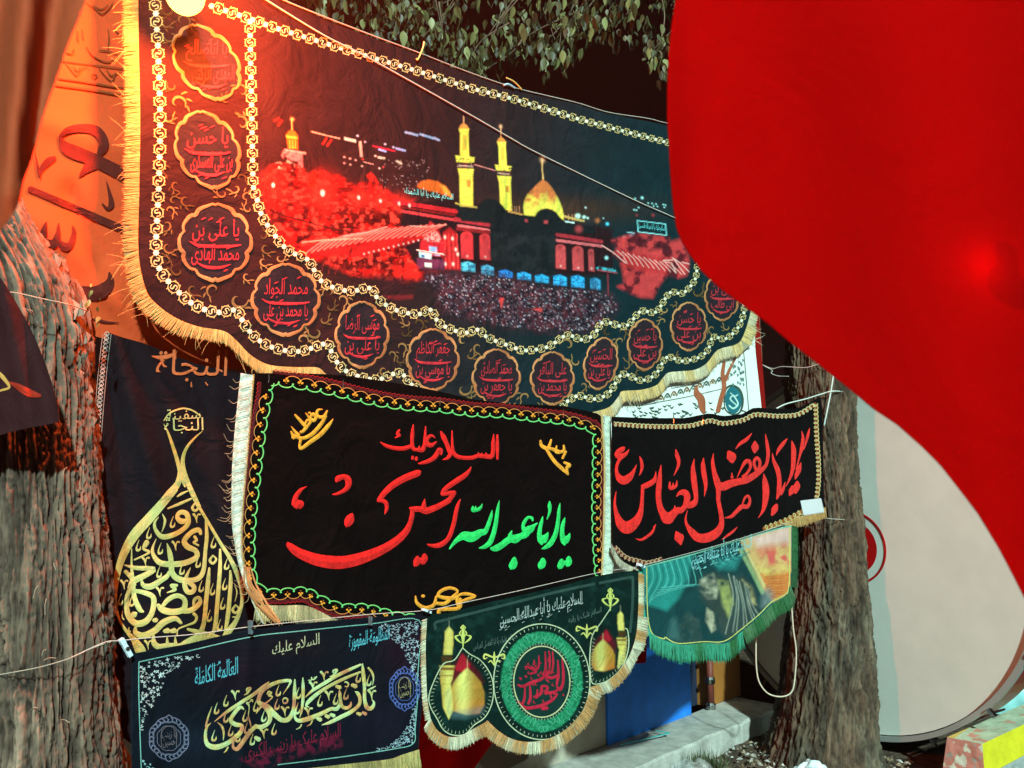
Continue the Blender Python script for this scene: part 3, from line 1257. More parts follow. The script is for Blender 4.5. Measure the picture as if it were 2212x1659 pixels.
M_FILM = film()
bag("plastic_bag", "crumpled clear plastic bag lying on the soil beside the concrete step", "bag", hit_z(1500, 1705, 0.0), (0.15, 0.12, 0.15), (0.7, 0.7, 0.7), M_FILM, 4)
bag("plastic_bag", "crumpled white plastic bag at the foot of the right tree", "bag", hit_z(1752, 1700, 0.0), (0.14, 0.1, 0.13), (0.62, 0.72, 0.74), M_PLAST, 9)
bag("tarpaulin", "pale turquoise plastic sheet heaped beyond the yellow kerb", "tarpaulin", hit_z(2235, 1530, 0.0), (0.42, 0.30, 0.40), (0.30, 0.62, 0.62), M_PLAST, 14)

# turquoise packing strap lying on the step
mb = MB()
a_, b_, c_ = hit_z(1340, 1608, LZ + .022), hit_z(1447, 1583, LZ + .03), hit_z(1415, 1577, LZ + .03)
for (u_, v_) in ((a_, b_), (b_, c_)):
    s_ = np.array([0, 0.007, 0.0])
    mb.add([u_ - s_, u_ + s_, v_ + s_, v_ - s_, u_ - s_ - [0, 0, .003], v_ - s_ - [0, 0, .003]], [(0, 1, 2, 3), (0, 3, 5, 4)], (0.05, 0.42, 0.40))
tag(mb.build("packing_strap", M_PLAST, None), "turquoise plastic packing strap lying on the concrete step", "strap")
# weeds by the step
mb = MB()
for i in range(420):
    c = pl(random.gauss(0.55, .05), random.gauss(tk(1500, 0.6, 0), .09), 0.0)
    a = random.uniform(0, 6.28)
    hgt = random.uniform(.03, .12)
    u = np.array([math.cos(a), math.sin(a), 0]) * .004
    tip = c + np.array([random.gauss(0, .02), random.gauss(0, .02), hgt])
    mb.add([c - u, c + u, tip], [(0, 1, 2)], np.array([0.14, 0.16, 0.07]) * random.uniform(.6, 1.5))
mb.build("dry_weeds", M_LEAF, None, kind="stuff")

# ================================================================== BANNERS
RED = (0.80, 0.012, 0.010)
GREEN = (0.02, 0.62, 0.13)
ORANGE = (0.85, 0.34, 0.03)
CREAM = (0.80, 0.66, 0.42)
GOLD = (0.62, 0.42, 0.13)
BLACKC = (0.016, 0.016, 0.019)

# region crops used for reading positions off the photograph (native x0, y0, zoom)
c_r1 = (0, 0, 2.033)
c_r2 = (816, 0, 2.033)
c_r3 = (1500, 0, 2.033)
c_r4 = (0, 800, 2.033)


# ------------------------------------------------------------------ 1 the great shrine banner
S1 = Sheet(0.10, 0.006, 3, folds=[(640, 60, 600, 560, 40, 0.006), (1330, 600, 1230, 800, 22, -0.008), (380, 40, 500, 240, 16, 0.006), (1250, 330, 1500, 620, 50, 0.006), (420, 260, 540, 420, 14, -0.004)])
b1 = thing("banner", "great black shrine picture banner with gold chain borders and scalloped lower edge", "banner", at_sheet(S1, 900, 900))
top1 = pts2("300 -60 430 -46 586 -8 653 20 780 72 900 116 1016 160 1106 190 1183 209 1250 226 1316 246 1400 262 1500 284 1640 316 1650 420 1640 520")
low1 = pts2("1632 600 1620 680 1604 730 1590 745 1560 753 1545 762 1525 787 1500 800 1468 803 1444 806 1430 818 1418 834 1385 843 1345 846 1337 856 1318 880 1290 890 1240 897 1180 897 1120 908 1050 905 1000 896 950 888 900 868 850 855 780 843 730 822 706 809 686 794 586 789 553 775 533 759 510 735 483 715 427 705 377 685 333 652 313 619 300 560 300 400 298 200")
poly1 = np.vstack([top1, low1])


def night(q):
    """ground of the great banner, warm and cool light painted in: brownish black at the left end, blue-green black at the right"""
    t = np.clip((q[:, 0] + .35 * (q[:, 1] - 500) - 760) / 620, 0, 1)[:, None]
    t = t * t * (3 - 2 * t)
    return np.array((0.026, 0.011, 0.012)) * (1 - t) + np.array((0.003, 0.021, 0.028)) * t  # left-to-right grade stands in for orange and cyan light


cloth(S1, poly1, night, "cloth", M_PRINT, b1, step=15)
fr = spline(pts2("297 -60 300 100 303 250 301 400 299 542 313 619 333 652 377 685 427 705 483 715 510 735 533 759 553 775 586 789 640 793 686 794 706 809 740 826"), per=6)


def fdir(x, y):
    if y < 540:
        return (-1.0, 0.10)
    t = np.clip((x - 300) / 170, 0, 1)
    return (-1 + 1.0 * t, 0.4 + .6 * t)


fringe(S1, fr[::-1], lambda x, y: 36 if y < 700 else 30, "fringe", b1, (0.85, 0.60, 0.22), step=2.4, direc=fdir, col2=(0.80, 0.52, 0.18), wisps=90, lift=0.0005)
fr = spline(pts2("1262 893 1290 888 1318 878 1337 855 1345 845 1385 842 1418 832 1432 816 1444 805 1468 802 1500 799 1525 786 1545 761 1560 752 1590 744 1604 729 1620 680 1630 615"), per=5)
fringe(S1, fr[::-1], lambda x, y: 26 if y > 700 else 20, "fringe", b1, (0.78, 0.72, 0.50), step=2.2, direc=lambda x, y: (0.25, 1) if y > 735 else (1, .5), col2=(0.8, 0.6, 0.25), wisps=40, lift=0.0005)

chain_in = pts2("457 13 547 43 600 62 780 117 900 153 1016 190 1106 213 1250 257 1350 284 1450 310 1540 336")
chain_v = pts2("540 47 541 120 544 250 547 400 553 420 566 467 595 510 613 532 633 547 666 562 696 609 753 629 800 622 816 645 853 669 903 679 930 669 950 699 1000 719 1033 712 1053 729 1106 749 1134 757 1184 749 1224 724 1257 734 1284 722 1304 695 1351 705 1384 672 1417 674 1447 632 1474 634 1501 605 1507 569 1520 520 1540 460 1542 340")
chain_out = pts2("330 -40 336 20 342 120 346 260 343 400 337 542 347 585 377 622 417 657 467 675 510 670 527 699 553 730 593 752 650 759 706 742 720 772 753 805 813 820 863 805 890 832 930 852 1000 872")
chain_out2 = pts2("1210 880 1214 876 1247 855 1284 862 1317 848 1344 808 1384 822 1417 808 1440 772 1474 780 1510 772 1530 755 1540 728 1567 732 1594 708 1607 675 1605 650")


def chain(mbw, mbg, sh, path, lift=0.0022):
    P = resample(spline(path, per=4) if len(path) > 3 else path, 1.0)
    s, n = 0.0, len(P)
    L = n - 1
    while s < L - 5:
        x = np.interp(s, np.arange(n), P[:, 0])
        sp = np.interp(x, [320, 560, 1100, 1450], [35, 29.5, 23, 17.5])

        def pos(u, v):
            ss = np.clip(s + u * sp, 0, L)
            i = int(min(ss, L - 1))
            f = ss - i
            p = P[i] * (1 - f) + P[min(i + 1, L)] * f
            j0, j1 = max(0, i - 4), min(L, i + 5)
            t = P[j1] - P[j0]
            t = t / (np.hypot(*t) + 1e-9)
            return p + np.array([-t[1], t[0]]) * v * sp
        # rosette
        c = pos(0, 0)
        R = 0.185 * sp
        a = np.linspace(0, 2 * np.pi, 17)[:-1]
        rr = R * (1 + 0.16 * np.cos(a * 8))
        pts = np.vstack([[c], c + np.stack([rr * np.cos(a), rr * np.sin(a)], 1)])
        V = sh.P(pts, lift + 0.0008)
        mbw.add(V, [(0, 1 + i, 1 + (i + 1) % 16) for i in range(16)], (0.84, 0.82, 0.62))
        w_ = 0.062 * sp
        up = [(*pos(0.14, 0.05), w_ * .6), (*pos(0.24, 0.26), w_), (*pos(0.5, 0.36), w_ * 1.2), (*pos(0.76, 0.26), w_), (*pos(0.86, 0.05), w_ * .6)]
        dn_ = [(*pos(0.14, -0.05), w_ * .6), (*pos(0.24, -0.26), w_), (*pos(0.5, -0.36), w_ * 1.2), (*pos(0.76, -0.26), w_), (*pos(0.86, -0.05), w_ * .6)]
        ribbon(mbg, sh, up, (0.66, 0.50, 0.20), lift, 0.0002, per=3)
        ribbon(mbg, sh, dn_, (0.66, 0.50, 0.20), lift, 0.0002, per=3)
        flip = 1 if (int(s / sp) % 2) else -1
        S_ = [(*pos(0.30, -0.02), w_), (*pos(0.36, 0.17 * flip), w_), (*pos(0.52, 0.13 * flip), w_ * 1.3), (*pos(0.5, -0.02), w_ * 1.4), (*pos(0.48, -0.15 * flip), w_ * 1.3), (*pos(0.66, -0.17 * flip), w_), (*pos(0.72, 0.03), w_)]
        ribbon(mbg, sh, S_, (0.74, 0.62, 0.30), lift + .0003, 0.0002, per=3)
        for (u, v) in ((0.28, .4), (0.72, .4), (0.28, -.4), (0.72, -.4)):
            c = pos(u, v)
            ribbon(mbg, sh, [(*c, w_), (*(pos(u, v * .8)), w_ * 1.1)], (0.66, 0.50, 0.20), lift, 0.0001, per=1)
        s += sp


for nm, paths in (("chain_border", [chain_in]), ("chain_border", [chain_v]), ("chain_border", [chain_out]), ("chain_border", [chain_out2])):
    g_ = MB()
    w_mb = MB()
    for p_ in paths:
        chain(w_mb, g_, S1, p_)
    o_ = g_.build(nm, M_PRINT, b1)
    w_mb.build("rosette", M_PRINT, o_, kind="stuff")

# the printed night view of a shrine with crowds
PR = Print(548, 236, 1516, 764, 2.0, BLACKC)
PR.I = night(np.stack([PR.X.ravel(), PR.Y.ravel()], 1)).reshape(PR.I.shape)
P4 = lambda s: crop2(1260, 560, 3.318)(s)
P3 = lambda s: crop2(860, 380, 4.1475)(s)
P5 = lambda s: crop2(1800, 600, 3.606)(s)
P2 = lambda s: crop2(816, 0, 2.033)(s)
R3 = lambda s: crop2(1500, 0, 2.033)(s)


def ntex(scale, seed, lo, hi, sy=1.0):
    return lambda q: np.clip((fbm(np.stack([q[:, 0] / scale, q[:, 1] / scale * sy, np.zeros(len(q))], 1), seed, 4) - lo) / (hi - lo), 0, 1)


PR.blob(1180, 452, 190, 28, (0.06, 0.03, 0.018), 0.8)
PR.blob(760, 420, 240, 60, (0.045, 0.014, 0.014), 0.7)
redL = pts2("560 400 585 362 620 355 650 362 665 385 690 366 700 380 733 383 766 405 800 395 813 400 853 426 886 443 980 480 985 560 940 592 915 600 870 610 820 598 760 592 700 566 650 545 612 520 585 470")
PR.poly(redL, (0.09, 0.006, 0.006), 8)
PR.poly(redL, (0.62, 0.012, 0.010), 8, 1.0, ntex(26, 3, 0.40, 0.58))
PR.poly(redL, (0.80, 0.06, 0.04), 8, .9, ntex(9, 8, 0.52, 0.66))
PR.poly(redL, (0.03, 0.004, 0.006), 8, .85, ntex(15, 12, 0.55, 0.66, 2.5))
PR.line(pts2("600 462 700 490 780 505"), 3, (0.06, 0.01, 0.01))
for (x, y, r) in [(590, 400, 13), (697, 417, 18), (775, 427, 11), (822, 434, 10), (863, 440, 9), (885, 445, 8)]:
    PR.blob(x, y, r * 1.6, r * 1.9, (0.75, 0.03, 0.02), .9)
    PR.blob(x, y, r * .27, r * .38, (1, 0.85, 0.75), 1.0, 4)
# left tower with small gilded dome
PR.poly(P3("155 480 190 400 430 440 435 640 380 640 370 560 160 520"), (0.70, 0.22, 0.22), 2, .8, ntex(8, 5, .35, .5))
PR.poly(P3("60 640 80 580 240 540 330 600 300 680 150 660"), (0.75, 0.5, 0.38), 2, .8, ntex(7, 6, .45, .55))
PR.poly(P3("205 395 480 440 470 462 210 412"), (0.75, 0.35, 0.30), 1.5)
PR.poly(P3("218 205 250 160 290 140 340 170 368 215 370 400 240 385"), (0.72, 0.16, 0.02), 1.5)
PR.poly(P3("215 215 365 230 365 262 222 245"), (0.95, 0.50, 0.05), 1.2)
for x_ in (262, 300, 335):
    PR.line(P3("%d 280 %d 385" % (x_, x_ + 6)), 2.2, (0.9, 0.42, 0.05))
PR.line(P3("292 0 294 140"), 2.0, (0.9, 0.5, 0.15))
PR.blob(*P3("296 0")[0], 3.2, 3.2, (1, 0.6, 0.2), 1)
for s_ in ("60 20 120 -10", "110 80 160 20", "700 330 750 250", "760 350 815 275"):
    PR.line(P3(s_), 4.5, (0.62, 0.03, 0.02), .8)
PR.poly(P3("670 700 710 675 780 720 830 780 660 760"), (0.55, 0.02, 0.015), 2)
PR.poly(P3("530 760 560 690 600 690 605 900 510 900"), (0.62, 0.02, 0.01), 3)
PR.poly(P3("1280 740 1330 700 1390 750 1440 850 1300 800"), (0.6, 0.02, 0.015), 2)
PR.line(P3("555 165 750 215"), 3, (0.50, 0.32, 0.22))
PR.line(P3("770 220 920 255"), 3, (0.50, 0.32, 0.22))
PR.poly(P3("985 235 1140 270 1140 310 985 275"), (0.6, 0.62, 0.52), 1)
PR.poly(P3("1175 290 1210 290 1230 500 1195 500"), (0.62, 0.36, 0.28), 1)
PR.line(P3("1365 355 1650 420"), 3, (0.55, 0.02, 0.05))
PR.line(P3("1445 400 1530 425"), 4, (0.25, 0.4, 0.8))
PR.line(P3("1240 565 1365 595"), 2, (0.6, 0.3, 0.25))
for (x, y, cc) in [(1160, 220, (.7, .7, .9)), (1262, 300, (.6, .4, .5)), (1525, 330, (.6, .6, .8)), (1635, 370, (.6, .6, .9)), (985, 500, (.7, .4, .35)), (1060, 520, (.7, .4, .35)), (1135, 540, (.7, .4, .35)), (985, 580, (.6, .3, .3)), (1065, 600, (.7, .4, .35)), (1220, 620, (.7, .5, .4)), (1395, 485, (.8, .6, .5)), (1450, 650, (.8, .6, .5)), (1230, 530, (.6, .05, .03)), (1500, 630, (.5, .05, .06)), (1470, 515, (.5, .5, .35))]:
    q_ = P3("%d %d" % (x, y))[0]
    PR.blob(q_[0], q_[1], 2.4, 2.0, cc, 1, 3)
for i in range(70):
    PR.blob(random.uniform(820, 935), random.uniform(345, 410), 1.3, 1.2, (.5, .35, .35), random.uniform(.2, .9), 3)
for s_ in ("970 858 1010 866", "1020 870 1045 876", "1065 870 1110 884", "1120 886 1145 896", "1155 894 1185 908"):
    PR.line(P2(s_), 5, (0.30, 0.45, 0.75), .8)
PR.line(P2("910 962 965 976"), 5, (0.3, 0.4, 0.75), .8)
PR.line(P2("795 1020 830 1025"), 5, (0.5, 0.5, 0.4), .8)
PR.line(P2("915 1045 940 1058"), 5, (0.5, 0.5, 0.4), .8)
# orange dome behind the lit lettering
PR.poly(P4("232 110 270 60 350 42 450 60 520 105 570 170 605 235 480 190 240 130"), (0.62, 0.13, 0.02), 2)
PR.poly(P4("470 95 530 115 575 175 600 230 520 180"), (0.85, 0.36, 0.05), 3)
# facade masses
dark = (0.005, 0.013, 0.016)
PR.poly(P4("60 290 640 250 1200 380 1991 520 2300 560 2300 1050 1991 1060 1000 1010 700 1010 500 1010 250 1010 60 700"), (0.016, 0.008, 0.011), 4)
for (s_, wd, cc) in [("0 275 640 378", 9, (0.52, 0.02, 0.03)), ("70 375 640 470", 6, (0.62, 0.05, 0.06)), ("640 462 990 520", 9, (0.42, 0.03, 0.045)), ("670 528 990 578", 6, (0.70, 0.16, 0.17)), ("660 560 990 600", 8, (0.22, 0.015, 0.02)),
                     ("1700 622 2000 670 2180 698", 8, (0.36, 0.03, 0.045)), ("1700 682 2000 722 2180 745", 6, (0.62, 0.13, 0.15)), ("60 330 630 420", 5, (0.18, 0.01, 0.012))]:
    PR.line(P4(s_), wd, cc)


def arch(x0, y0, x1, y1, cc, glow=True):
    a = np.linspace(math.pi, 0, 9)
    r = (x1 - x0) / 2
    top = [((x0 + x1) / 2 + r * math.cos(t), y0 + r * 0.75 - r * 0.75 * math.sin(t)) for t in a]
    P = np.array(top + [(x1 + 6, y1 + 6), (x0 + 6, y1 - 6)])
    Q = np.stack([(1260 + P[:, 0] / 3.318) / 1.4756, (560 + P[:, 1] / 3.318) / 1.4756], 1)
    PR.poly(Q, cc, 1.2)
    if glow:
        PR.blob(*Q[4] + [0, 9], 5, 7, np.array(cc) * 0.45, .8)
        PR.blob(*((Q[-1] + Q[-2]) / 2 - [0, 6]), 2.2, 2.2, (1, .55, .5), .9)


arch(690, 590, 820, 880, (0.66, 0.04, 0.05))
arch(890, 612, 1003, 890, (0.62, 0.045, 0.055))
arch(1690, 725, 1800, 985, (0.55, 0.07, 0.08))
arch(1870, 745, 1988, 1005, (0.55, 0.07, 0.08))
arch(2040, 775, 2100, 1010, (0.5, 0.07, 0.08))
PR.poly(P4("505 600 575 545 640 600 690 1000 500 990"), (0.40, 0.015, 0.02), 3)
for x_ in (520, 565, 610, 650):
    PR.line(P4("%d 620 %d 980" % (x_, x_ + 14)), 4, (0.66, 0.04, 0.04))
for (x, y) in [(525, 650), (605, 665), (530, 935), (612, 935), (640, 780), (660, 830), (40, 295), (150, 315)]:
    PR.blob(*P4("%d %d" % (x, y))[0], 2.6, 4.0, (1, 0.75, 0.65), 1, 3)
PR.poly(P4("255 840 270 700 300 600 370 480 440 540 520 720 520 860"), (0.50, 0.02, 0.03), 2)
PR.poly(P4("300 690 325 590 395 560 465 620 495 705 400 700"), (0.75, 0.42, 0.38), 1.5, .9, ntex(4, 4, .42, .55))
PR.poly(P4("230 870 520 890 520 1000 230 980"), (0.16, 0.03, 0.08), 2)
for (s_, cc) in [("355 745 440 755 440 808 360 800", (0.3, 0.5, 0.85)), ("250 805 385 825 380 885 255 862", (0.55, 0.85, 0.9)), ("310 920 385 925 385 972 312 965", (0.65, 0.85, 0.8)), ("400 835 475 835 470 850 420 845", (.5, .5, .8))]:
    PR.poly(P4(s_), cc, 1)
PR.line(P4("230 787 515 832"), 2.2, (0.9, 0.8, 0.7))
PR.poly(P4("275 835 310 838 310 868 275 862"), (0.02, 0.1, 0.3), 1)
# the dark veil over the centre and silhouettes of two domes
PR.poly(P4("640 330 730 300 880 335 905 290 955 245 1050 250 1130 310 1190 385 1350 420 1475 430 1510 375 1600 345 1700 385 1790 480 1991 520 2120 560 2120 610 1700 610 1690 1040 1020 1000 1000 430"), dark, 2)
PR.poly(P4("1000 980 1690 1040 1690 640 1000 600"), (0.014, 0.022, 0.026), 3, .7, ntex(14, 21, .45, .6))
for s_ in ("1370 460 1400 460 1400 490 1370 488", "1570 470 1615 475 1612 510 1570 505", "1145 385 1180 390 1178 412 1145 408"):
    PR.poly(P4(s_), (0.35, 0.05, 0.06), 1.2)
# minarets
YEL, YEL2 = (0.80, 0.74, 0.09), (0.85, 0.55, 0.06)


def minaret(cx, y0, sc, lean):
    """cx, y0: tip of the little dome in the second crop"""
    f = lambda L: P2(' '.join('%f %f' % (cx + x * sc + lean * y * sc, y0 + y * sc) for x, y in L))
    PR.line(f([(0, -85), (0, 0)]), 2.0, (0.8, 0.42, 0.2))
    PR.blob(*f([(0, -75)])[0], 3, 4, (1, .55, .3), .9)
    PR.poly(f([(-32, 38), (-22, 18), (0, 0), (22, 18), (36, 38), (32, 62), (-26, 62)]), (0.70, 0.27, 0.06), 1.3)
    PR.poly(f([(-30, 40), (36, 40), (32, 66), (-24, 66)]), YEL, 1.2)
    PR.poly(f([(-22, 64), (32, 64), (36, 225), (-22, 222)]), YEL, 1.3)
    PR.poly(f([(-6, 80), (22, 80), (22, 180), (-6, 176)]), (0.62, 0.33, 0.05), 1.5, .7)
    PR.poly(f([(-52, 212), (72, 224), (66, 262), (-46, 254)]), YEL, 1.3, 1, ntex(4, 2, .25, .4))
    PR.poly(f([(-44, 258), (64, 264), (62, 298), (-40, 294)]), (0.10, 0.03, 0.03), 1.2)
    PR.line(f([(-30, 276), (50, 284)]), 2.2, (0.62, 0.50, 0.36), .8)
    PR.poly(f([(-38, 296), (66, 300), (60, 350), (62, 560), (-24, 545), (-26, 350)]), YEL, 1.3)
    for yy in (320, 345, 368):
        PR.line(f([(-28, yy), (58, yy + 4)]), 1.1, (0.5, 0.42, 0.06), .6)
    PR.poly(f([(20, 372), (46, 374), (46, 420), (20, 418)]), (0.5, 0.13, 0.03), 1.5, .8)


minaret(1345, 795, 1.0, 0.0)
minaret(1588, 885, 0.86, 0.035)
PR.poly(P4("640 330 730 318 880 335 905 290 955 245 1050 250 1130 310 1195 400 1200 520 700 480"), dark, 1.5)
PR.line(P4("640 290 720 318 860 335"), 4, (0.5, 0.4, 0.08), .8)
PR.line(P2("1416 1066 1480 1085 1550 1105"), 2.0, (0.6, 0.22, 0.2))
# the golden dome
domeP = P4("1362 415 1355 330 1362 270 1395 200 1450 140 1520 70 1560 40 1610 70 1660 130 1715 220 1755 310 1778 400 1780 470 1740 440 1700 385 1650 355 1600 345 1540 355 1500 385 1475 428")
y0_, y1_ = domeP[:, 1].min(), domeP[:, 1].max()


def domec(q):
    t = np.clip((q[:, 1] - y0_) / (y1_ - y0_) + (fbm(np.stack([q[:, 0] / 9, q[:, 1] / 9, q[:, 0] * 0], 1), 3, 3) - .5) * .5, 0, 1)[:, None]
    a = np.clip((t - .35) * 3.5, 0, 1)
    return np.array((0.55, 0.17, 0.05)) * (1 - a) + np.array((0.80, 0.72, 0.10)) * a


PR.poly(domeP, domec, 1.5)
PR.line(R3("465 1040 465 1100 470 1160"), 3.2, (0.72, 0.42, 0.16))
PR.blob(*R3("465 1035")[0], 4.5, 6, (1, .55, .3), .9)
PR.line(P4("1200 380 1260 392 1340 410"), 4, (0.55, 0.30, 0.08), .9)
for x_ in (1225, 1260, 1285, 1310, 1830, 1870, 1900):
    yb = 385 if x_ < 1500 else 470
    PR.line(P4("%d %d %d %d" % (x_, yb, x_ + 2, yb - 60)), 1.6, (0.5, 0.24, 0.12), .8)
PR.line(P4("1790 430 1900 460 1990 478"), 5, (0.62, 0.42, 0.12), .8)
PR.line(P4("1800 485 1890 498"), 3, (0.6, 0.9, 0.9), .9)
for (x, y, r, cc) in [(1938, 425, 3.5, (.6, .95, .9)), (1991, 440, 2.5, (.7, .8, .8))]:
    PR.blob(*P4("%d %d" % (x, y))[0], r, r, cc, 1)
for (x, y, r, cc) in [(150, 320, 5, (.6, 1, .8)), (225, 330, 3.5, (.6, .9, .8)), (265, 342, 2.5, (.6, .9, .8)), (490, 410, 3.5, (.1, .7, 1)), (240, 222, 2.2, (.6, .8, .8)), (375, 370, 5.5, (.35, .12, .05)), (445, 345, 1.5, (.5, .8, .8)), (890, 110, 3, (.4, .9, .9)), (810, 118, 2, (.3, .8, .8)),
                      (960, 170, 1.6, (.4, .9, .9)), (1005, 175, 1.6, (.4, .9, .9)), (1050, 182, 1.6, (.4, .9, .9)), (1022, 205, 1.6, (.4, .9, .9)), (1066, 210, 1.6, (.4, .9, .9)), (1135, 188, 1.6, (.4, .9, .9)), (1160, 195, 1.6, (.4, .9, .9)), (1145, 220, 1.6, (.4, .9, .9)), (850, 222, 1.8, (.4, .9, .9)), (798, 248, 1.8, (.4, .9, .9)), (825, 252, 1.8, (.4, .9, .9)), (688, 572, 4, (1, .7, .7)), (858, 590, 4, (1, .8, .8)), (1035, 620, 4.5, (1, .8, .8)),
                      (765, 552, 5, (.3, .55, .8)), (480, 800, 4, (.4, .8, .85)), (830, 310, 3, (.25, .04, .05)), (1015, 310, 3.5, (.3, .04, .05)), (160, 470, 8, (.35, .05, .06))]:
    q_ = P5("%d %d" % (x, y))[0]
    PR.blob(q_[0], q_[1], r, r, cc, 1, 3)
# right-hand red awnings and trees
redR = P5("820 515 1190 560 1210 620 1340 580 1400 700 1430 860 1400 1000 1300 1035 1190 1000 1100 1090 1010 1260 860 1250 720 1190 610 1130 690 1105 670 960 640 850 560 760 600 700 545 600")
PR.poly(redR, (0.10, 0.012, 0.02), 5)
PR.poly(redR, (0.58, 0.05, 0.055), 5, 1, ntex(16, 31, .38, .52))
PR.poly(P5("620 720 1000 780 1230 820 1180 980 900 960 700 900"), (0.50, 0.03, 0.035), 5, .9)
PR.poly(P5("880 560 1180 600 1180 700 900 720"), (0.03, 0.012, 0.018), 5, .8, ntex(12, 9, .4, .5))
for i in range(11):
    x = 600 + i * 62
    y = 715 + i * 16
    PR.line(P5("%d %d %d %d %d %d" % (x, y, x + 70, y + 60, x + 120, y + 150 - i * 4)), 1.8, (0.9, 0.45, 0.42), .9)
for s_ in ("425 655 560 740 700 860", "1130 840 1230 860 1280 970", "1140 830 1260 820 1380 990", "1240 800 1330 860 1430 960", "1350 850 1430 870"):
    PR.line(P5(s_), 2.0, (0.9, 0.48, 0.44))
PR.poly(P5("365 900 605 930 605 965 365 935"), (0.05, 0.4, 0.5), 1.2, 1, ntex(3, 8, .4, .5))
PR.line(P5("380 940 600 975"), 2.5, (0.35, 0.08, 0.10))
PR.line(P5("495 990 500 1230"), 2.5, (0.28, 0.03, 0.05))
PR.line(P5("835 372 1163 412 1168 540 842 500 835 372"), 1.8, (0.25, 0.8, 0.85))
PR.line(P5("720 505 800 515"), 2, (0.25, 0.6, 0.7))
# left awning with ribs of lights
PR.poly(P2("300 1600 500 1540 820 1480 1040 1470 1230 1455 1080 1540 960 1590 800 1620 700 1659 420 1659"), (0.52, 0.015, 0.015), 4)
for i in range(20):
    t = i / 19
    x, y = 380 + 760 * t, 1560 - 95 * t - 20 * math.sin(t * 3)
    PR.line(P2("%f %f %f %f %f %f" % (x + 90, y - 10, x + 20, y + 22, x - 60, y + 85 - 20 * t)), 2.2, (0.95, 0.30, 0.24), .85)
PR.line(P2("300 1570 450 1555 690 1545"), 2.4, (0.95, 0.42, 0.30), .9)
PR.line(P2("560 1530 720 1505 850 1470"), 2.4, (0.95, 0.35, 0.30), .9)
PR.line(P2("1000 1465 1120 1470 1230 1456"), 2.6, (0.95, 0.38, 0.32), .9)
for i in range(12):
    PR.blob(*P2("%d %d" % (700 + i * 32, 1645 - i * 8))[0], 1.8, 2, (1, .7, .65), .9, 3)
for i in range(10):
    PR.line(pts2("%f %f %f %f" % (700 + i * 16, 560 + i * 1.2, 694 + i * 15, 592)), 1.6, (0.22, 0.02, 0.02), .8)
# flowers / red foliage foreground
PR.poly(P4("-60 960 60 930 200 930 290 1010 240 1090 120 1100 0 1080"), (0.72, 0.02, 0.015), 3, 1, ntex(8, 14, .35, .5))
# lit blue doorways
for (x0, y0, x1, y1, cc) in [(700, 915, 845, 1012, (0.10, 0.62, 0.85)), (910, 950, 1042, 1048, (0.08, 0.42, 0.68)), (1095, 1002, 1240, 1075, (0.02, 0.26, 0.85)), (1290, 1025, 1435, 1100, (0.03, 0.42, 0.9)), (1480, 1050, 1622, 1130, (0.03, 0.48, 0.92)), (1672, 1055, 1812, 1160, (0.03, 0.45, 0.95)), (1862, 1060, 2000, 1180, (0.03, 0.45, 0.95)), (2062, 1085, 2170, 1200, (0.05, 0.32, 0.6))]:
    P = P4("%d %d %d %d %d %d %d %d" % (x0, y0 + 8, (x0 + x1) / 2, y0 - 8, x1, y0 + 22, x1, y1 + 8)).tolist() + P4("%d %d" % (x0, y1 - 6)).tolist()
    PR.poly(np.array(P), cc, 1.3, 1, None)
    PR.poly(np.array(P), (0.01, 0.08, 0.2), 1.3, .8, ntex(5, int(x0), .55, .62))
    xm = (x0 + x1) / 2
    PR.line(P4("%f %f %f %f" % (xm, y0, xm + 4, y1)), 1.4, (0.02, 0.08, 0.2), .8)
    PR.line(P4("%f %f %f %f" % (x0, (y0 + y1) / 2, x1, (y0 + y1) / 2 + 10)), 1.4, (0.02, 0.08, 0.2), .8)
# the crowd
crowd = P4("330 1000 700 1030 1000 1050 1300 1120 1700 1180 2100 1230 2300 1280 2350 1400 2200 1560 1991 1640 1500 1640 1200 1600 900 1540 600 1480 480 1380 440 1200 300 1120")
PR.poly(crowd, (0.014, 0.010, 0.016), 12)
PR.poly(crowd, (0.085, 0.018, 0.028), 14, .8, ntex(11, 44, .46, .6))
PR.poly(crowd, (0.055, 0.04, 0.06), 14, .7, ntex(4, 45, .5, .62))
n_c = 0
while n_c < 950:
    x, y = random.uniform(865, 1430), random.uniform(594, 722)
    if in_poly(np.array([[x, y]]), crowd)[0]:
        b_ = random.random()
        cc = random.choice([(.75, .72, .85), (.8, .6, .7), (.5, .6, .85), (.7, .35, .45)])
        r = random.choice([.8, .9, 1.0, 1.2, 1.7])
        PR.blob(x, y, r, r, cc, .15 + .8 * b_ ** 2, 3)
        n_c += 1
PR.poly(P4("1100 1292 1150 1290 1128 1400 1118 1400"), (0.55, 0.05, 0.05), 1.2)
PR.poly(P4("1440 1410 1560 1400 1550 1445 1510 1430"), (0.55, 0.06, 0.06), 1.2)
PR.poly(P4("-200 1080 200 1080 200 1240 100 1260 -200 1230"), (0.035, 0.012, 0.016), 6, .8)
PR.poly(P4("-120 1270 190 1262 180 1300 -60 1310"), (0.22, 0.02, 0.025), 3, .8)
clip1 = np.vstack([pts2("552 240 900 240 1516 300"), chain_v[::-1][3:-3]])
PR.build(S1, "printed_picture", M_PRINT, b1, clip=clip1)
mb = MB()
a_, b_ = P4("95 215")[0], P4("612 285")[0]
text(mb, S1, "السلام عليك يا أبا الشهداء", a_, b_, 21, (0.25, 0.85, 0.85), 0.0024, tall=1.3)
a_, b_ = P5("850 475")[0], P5("1155 515")[0]
text(mb, S1, "السلام عليك يا أبا عبدالله الحسين", a_, b_, 17, (0.15, 0.75, 0.80), 0.0024, tall=1.5)
a_, b_ = P2("1302 1082")[0], P2("1408 1088")[0]
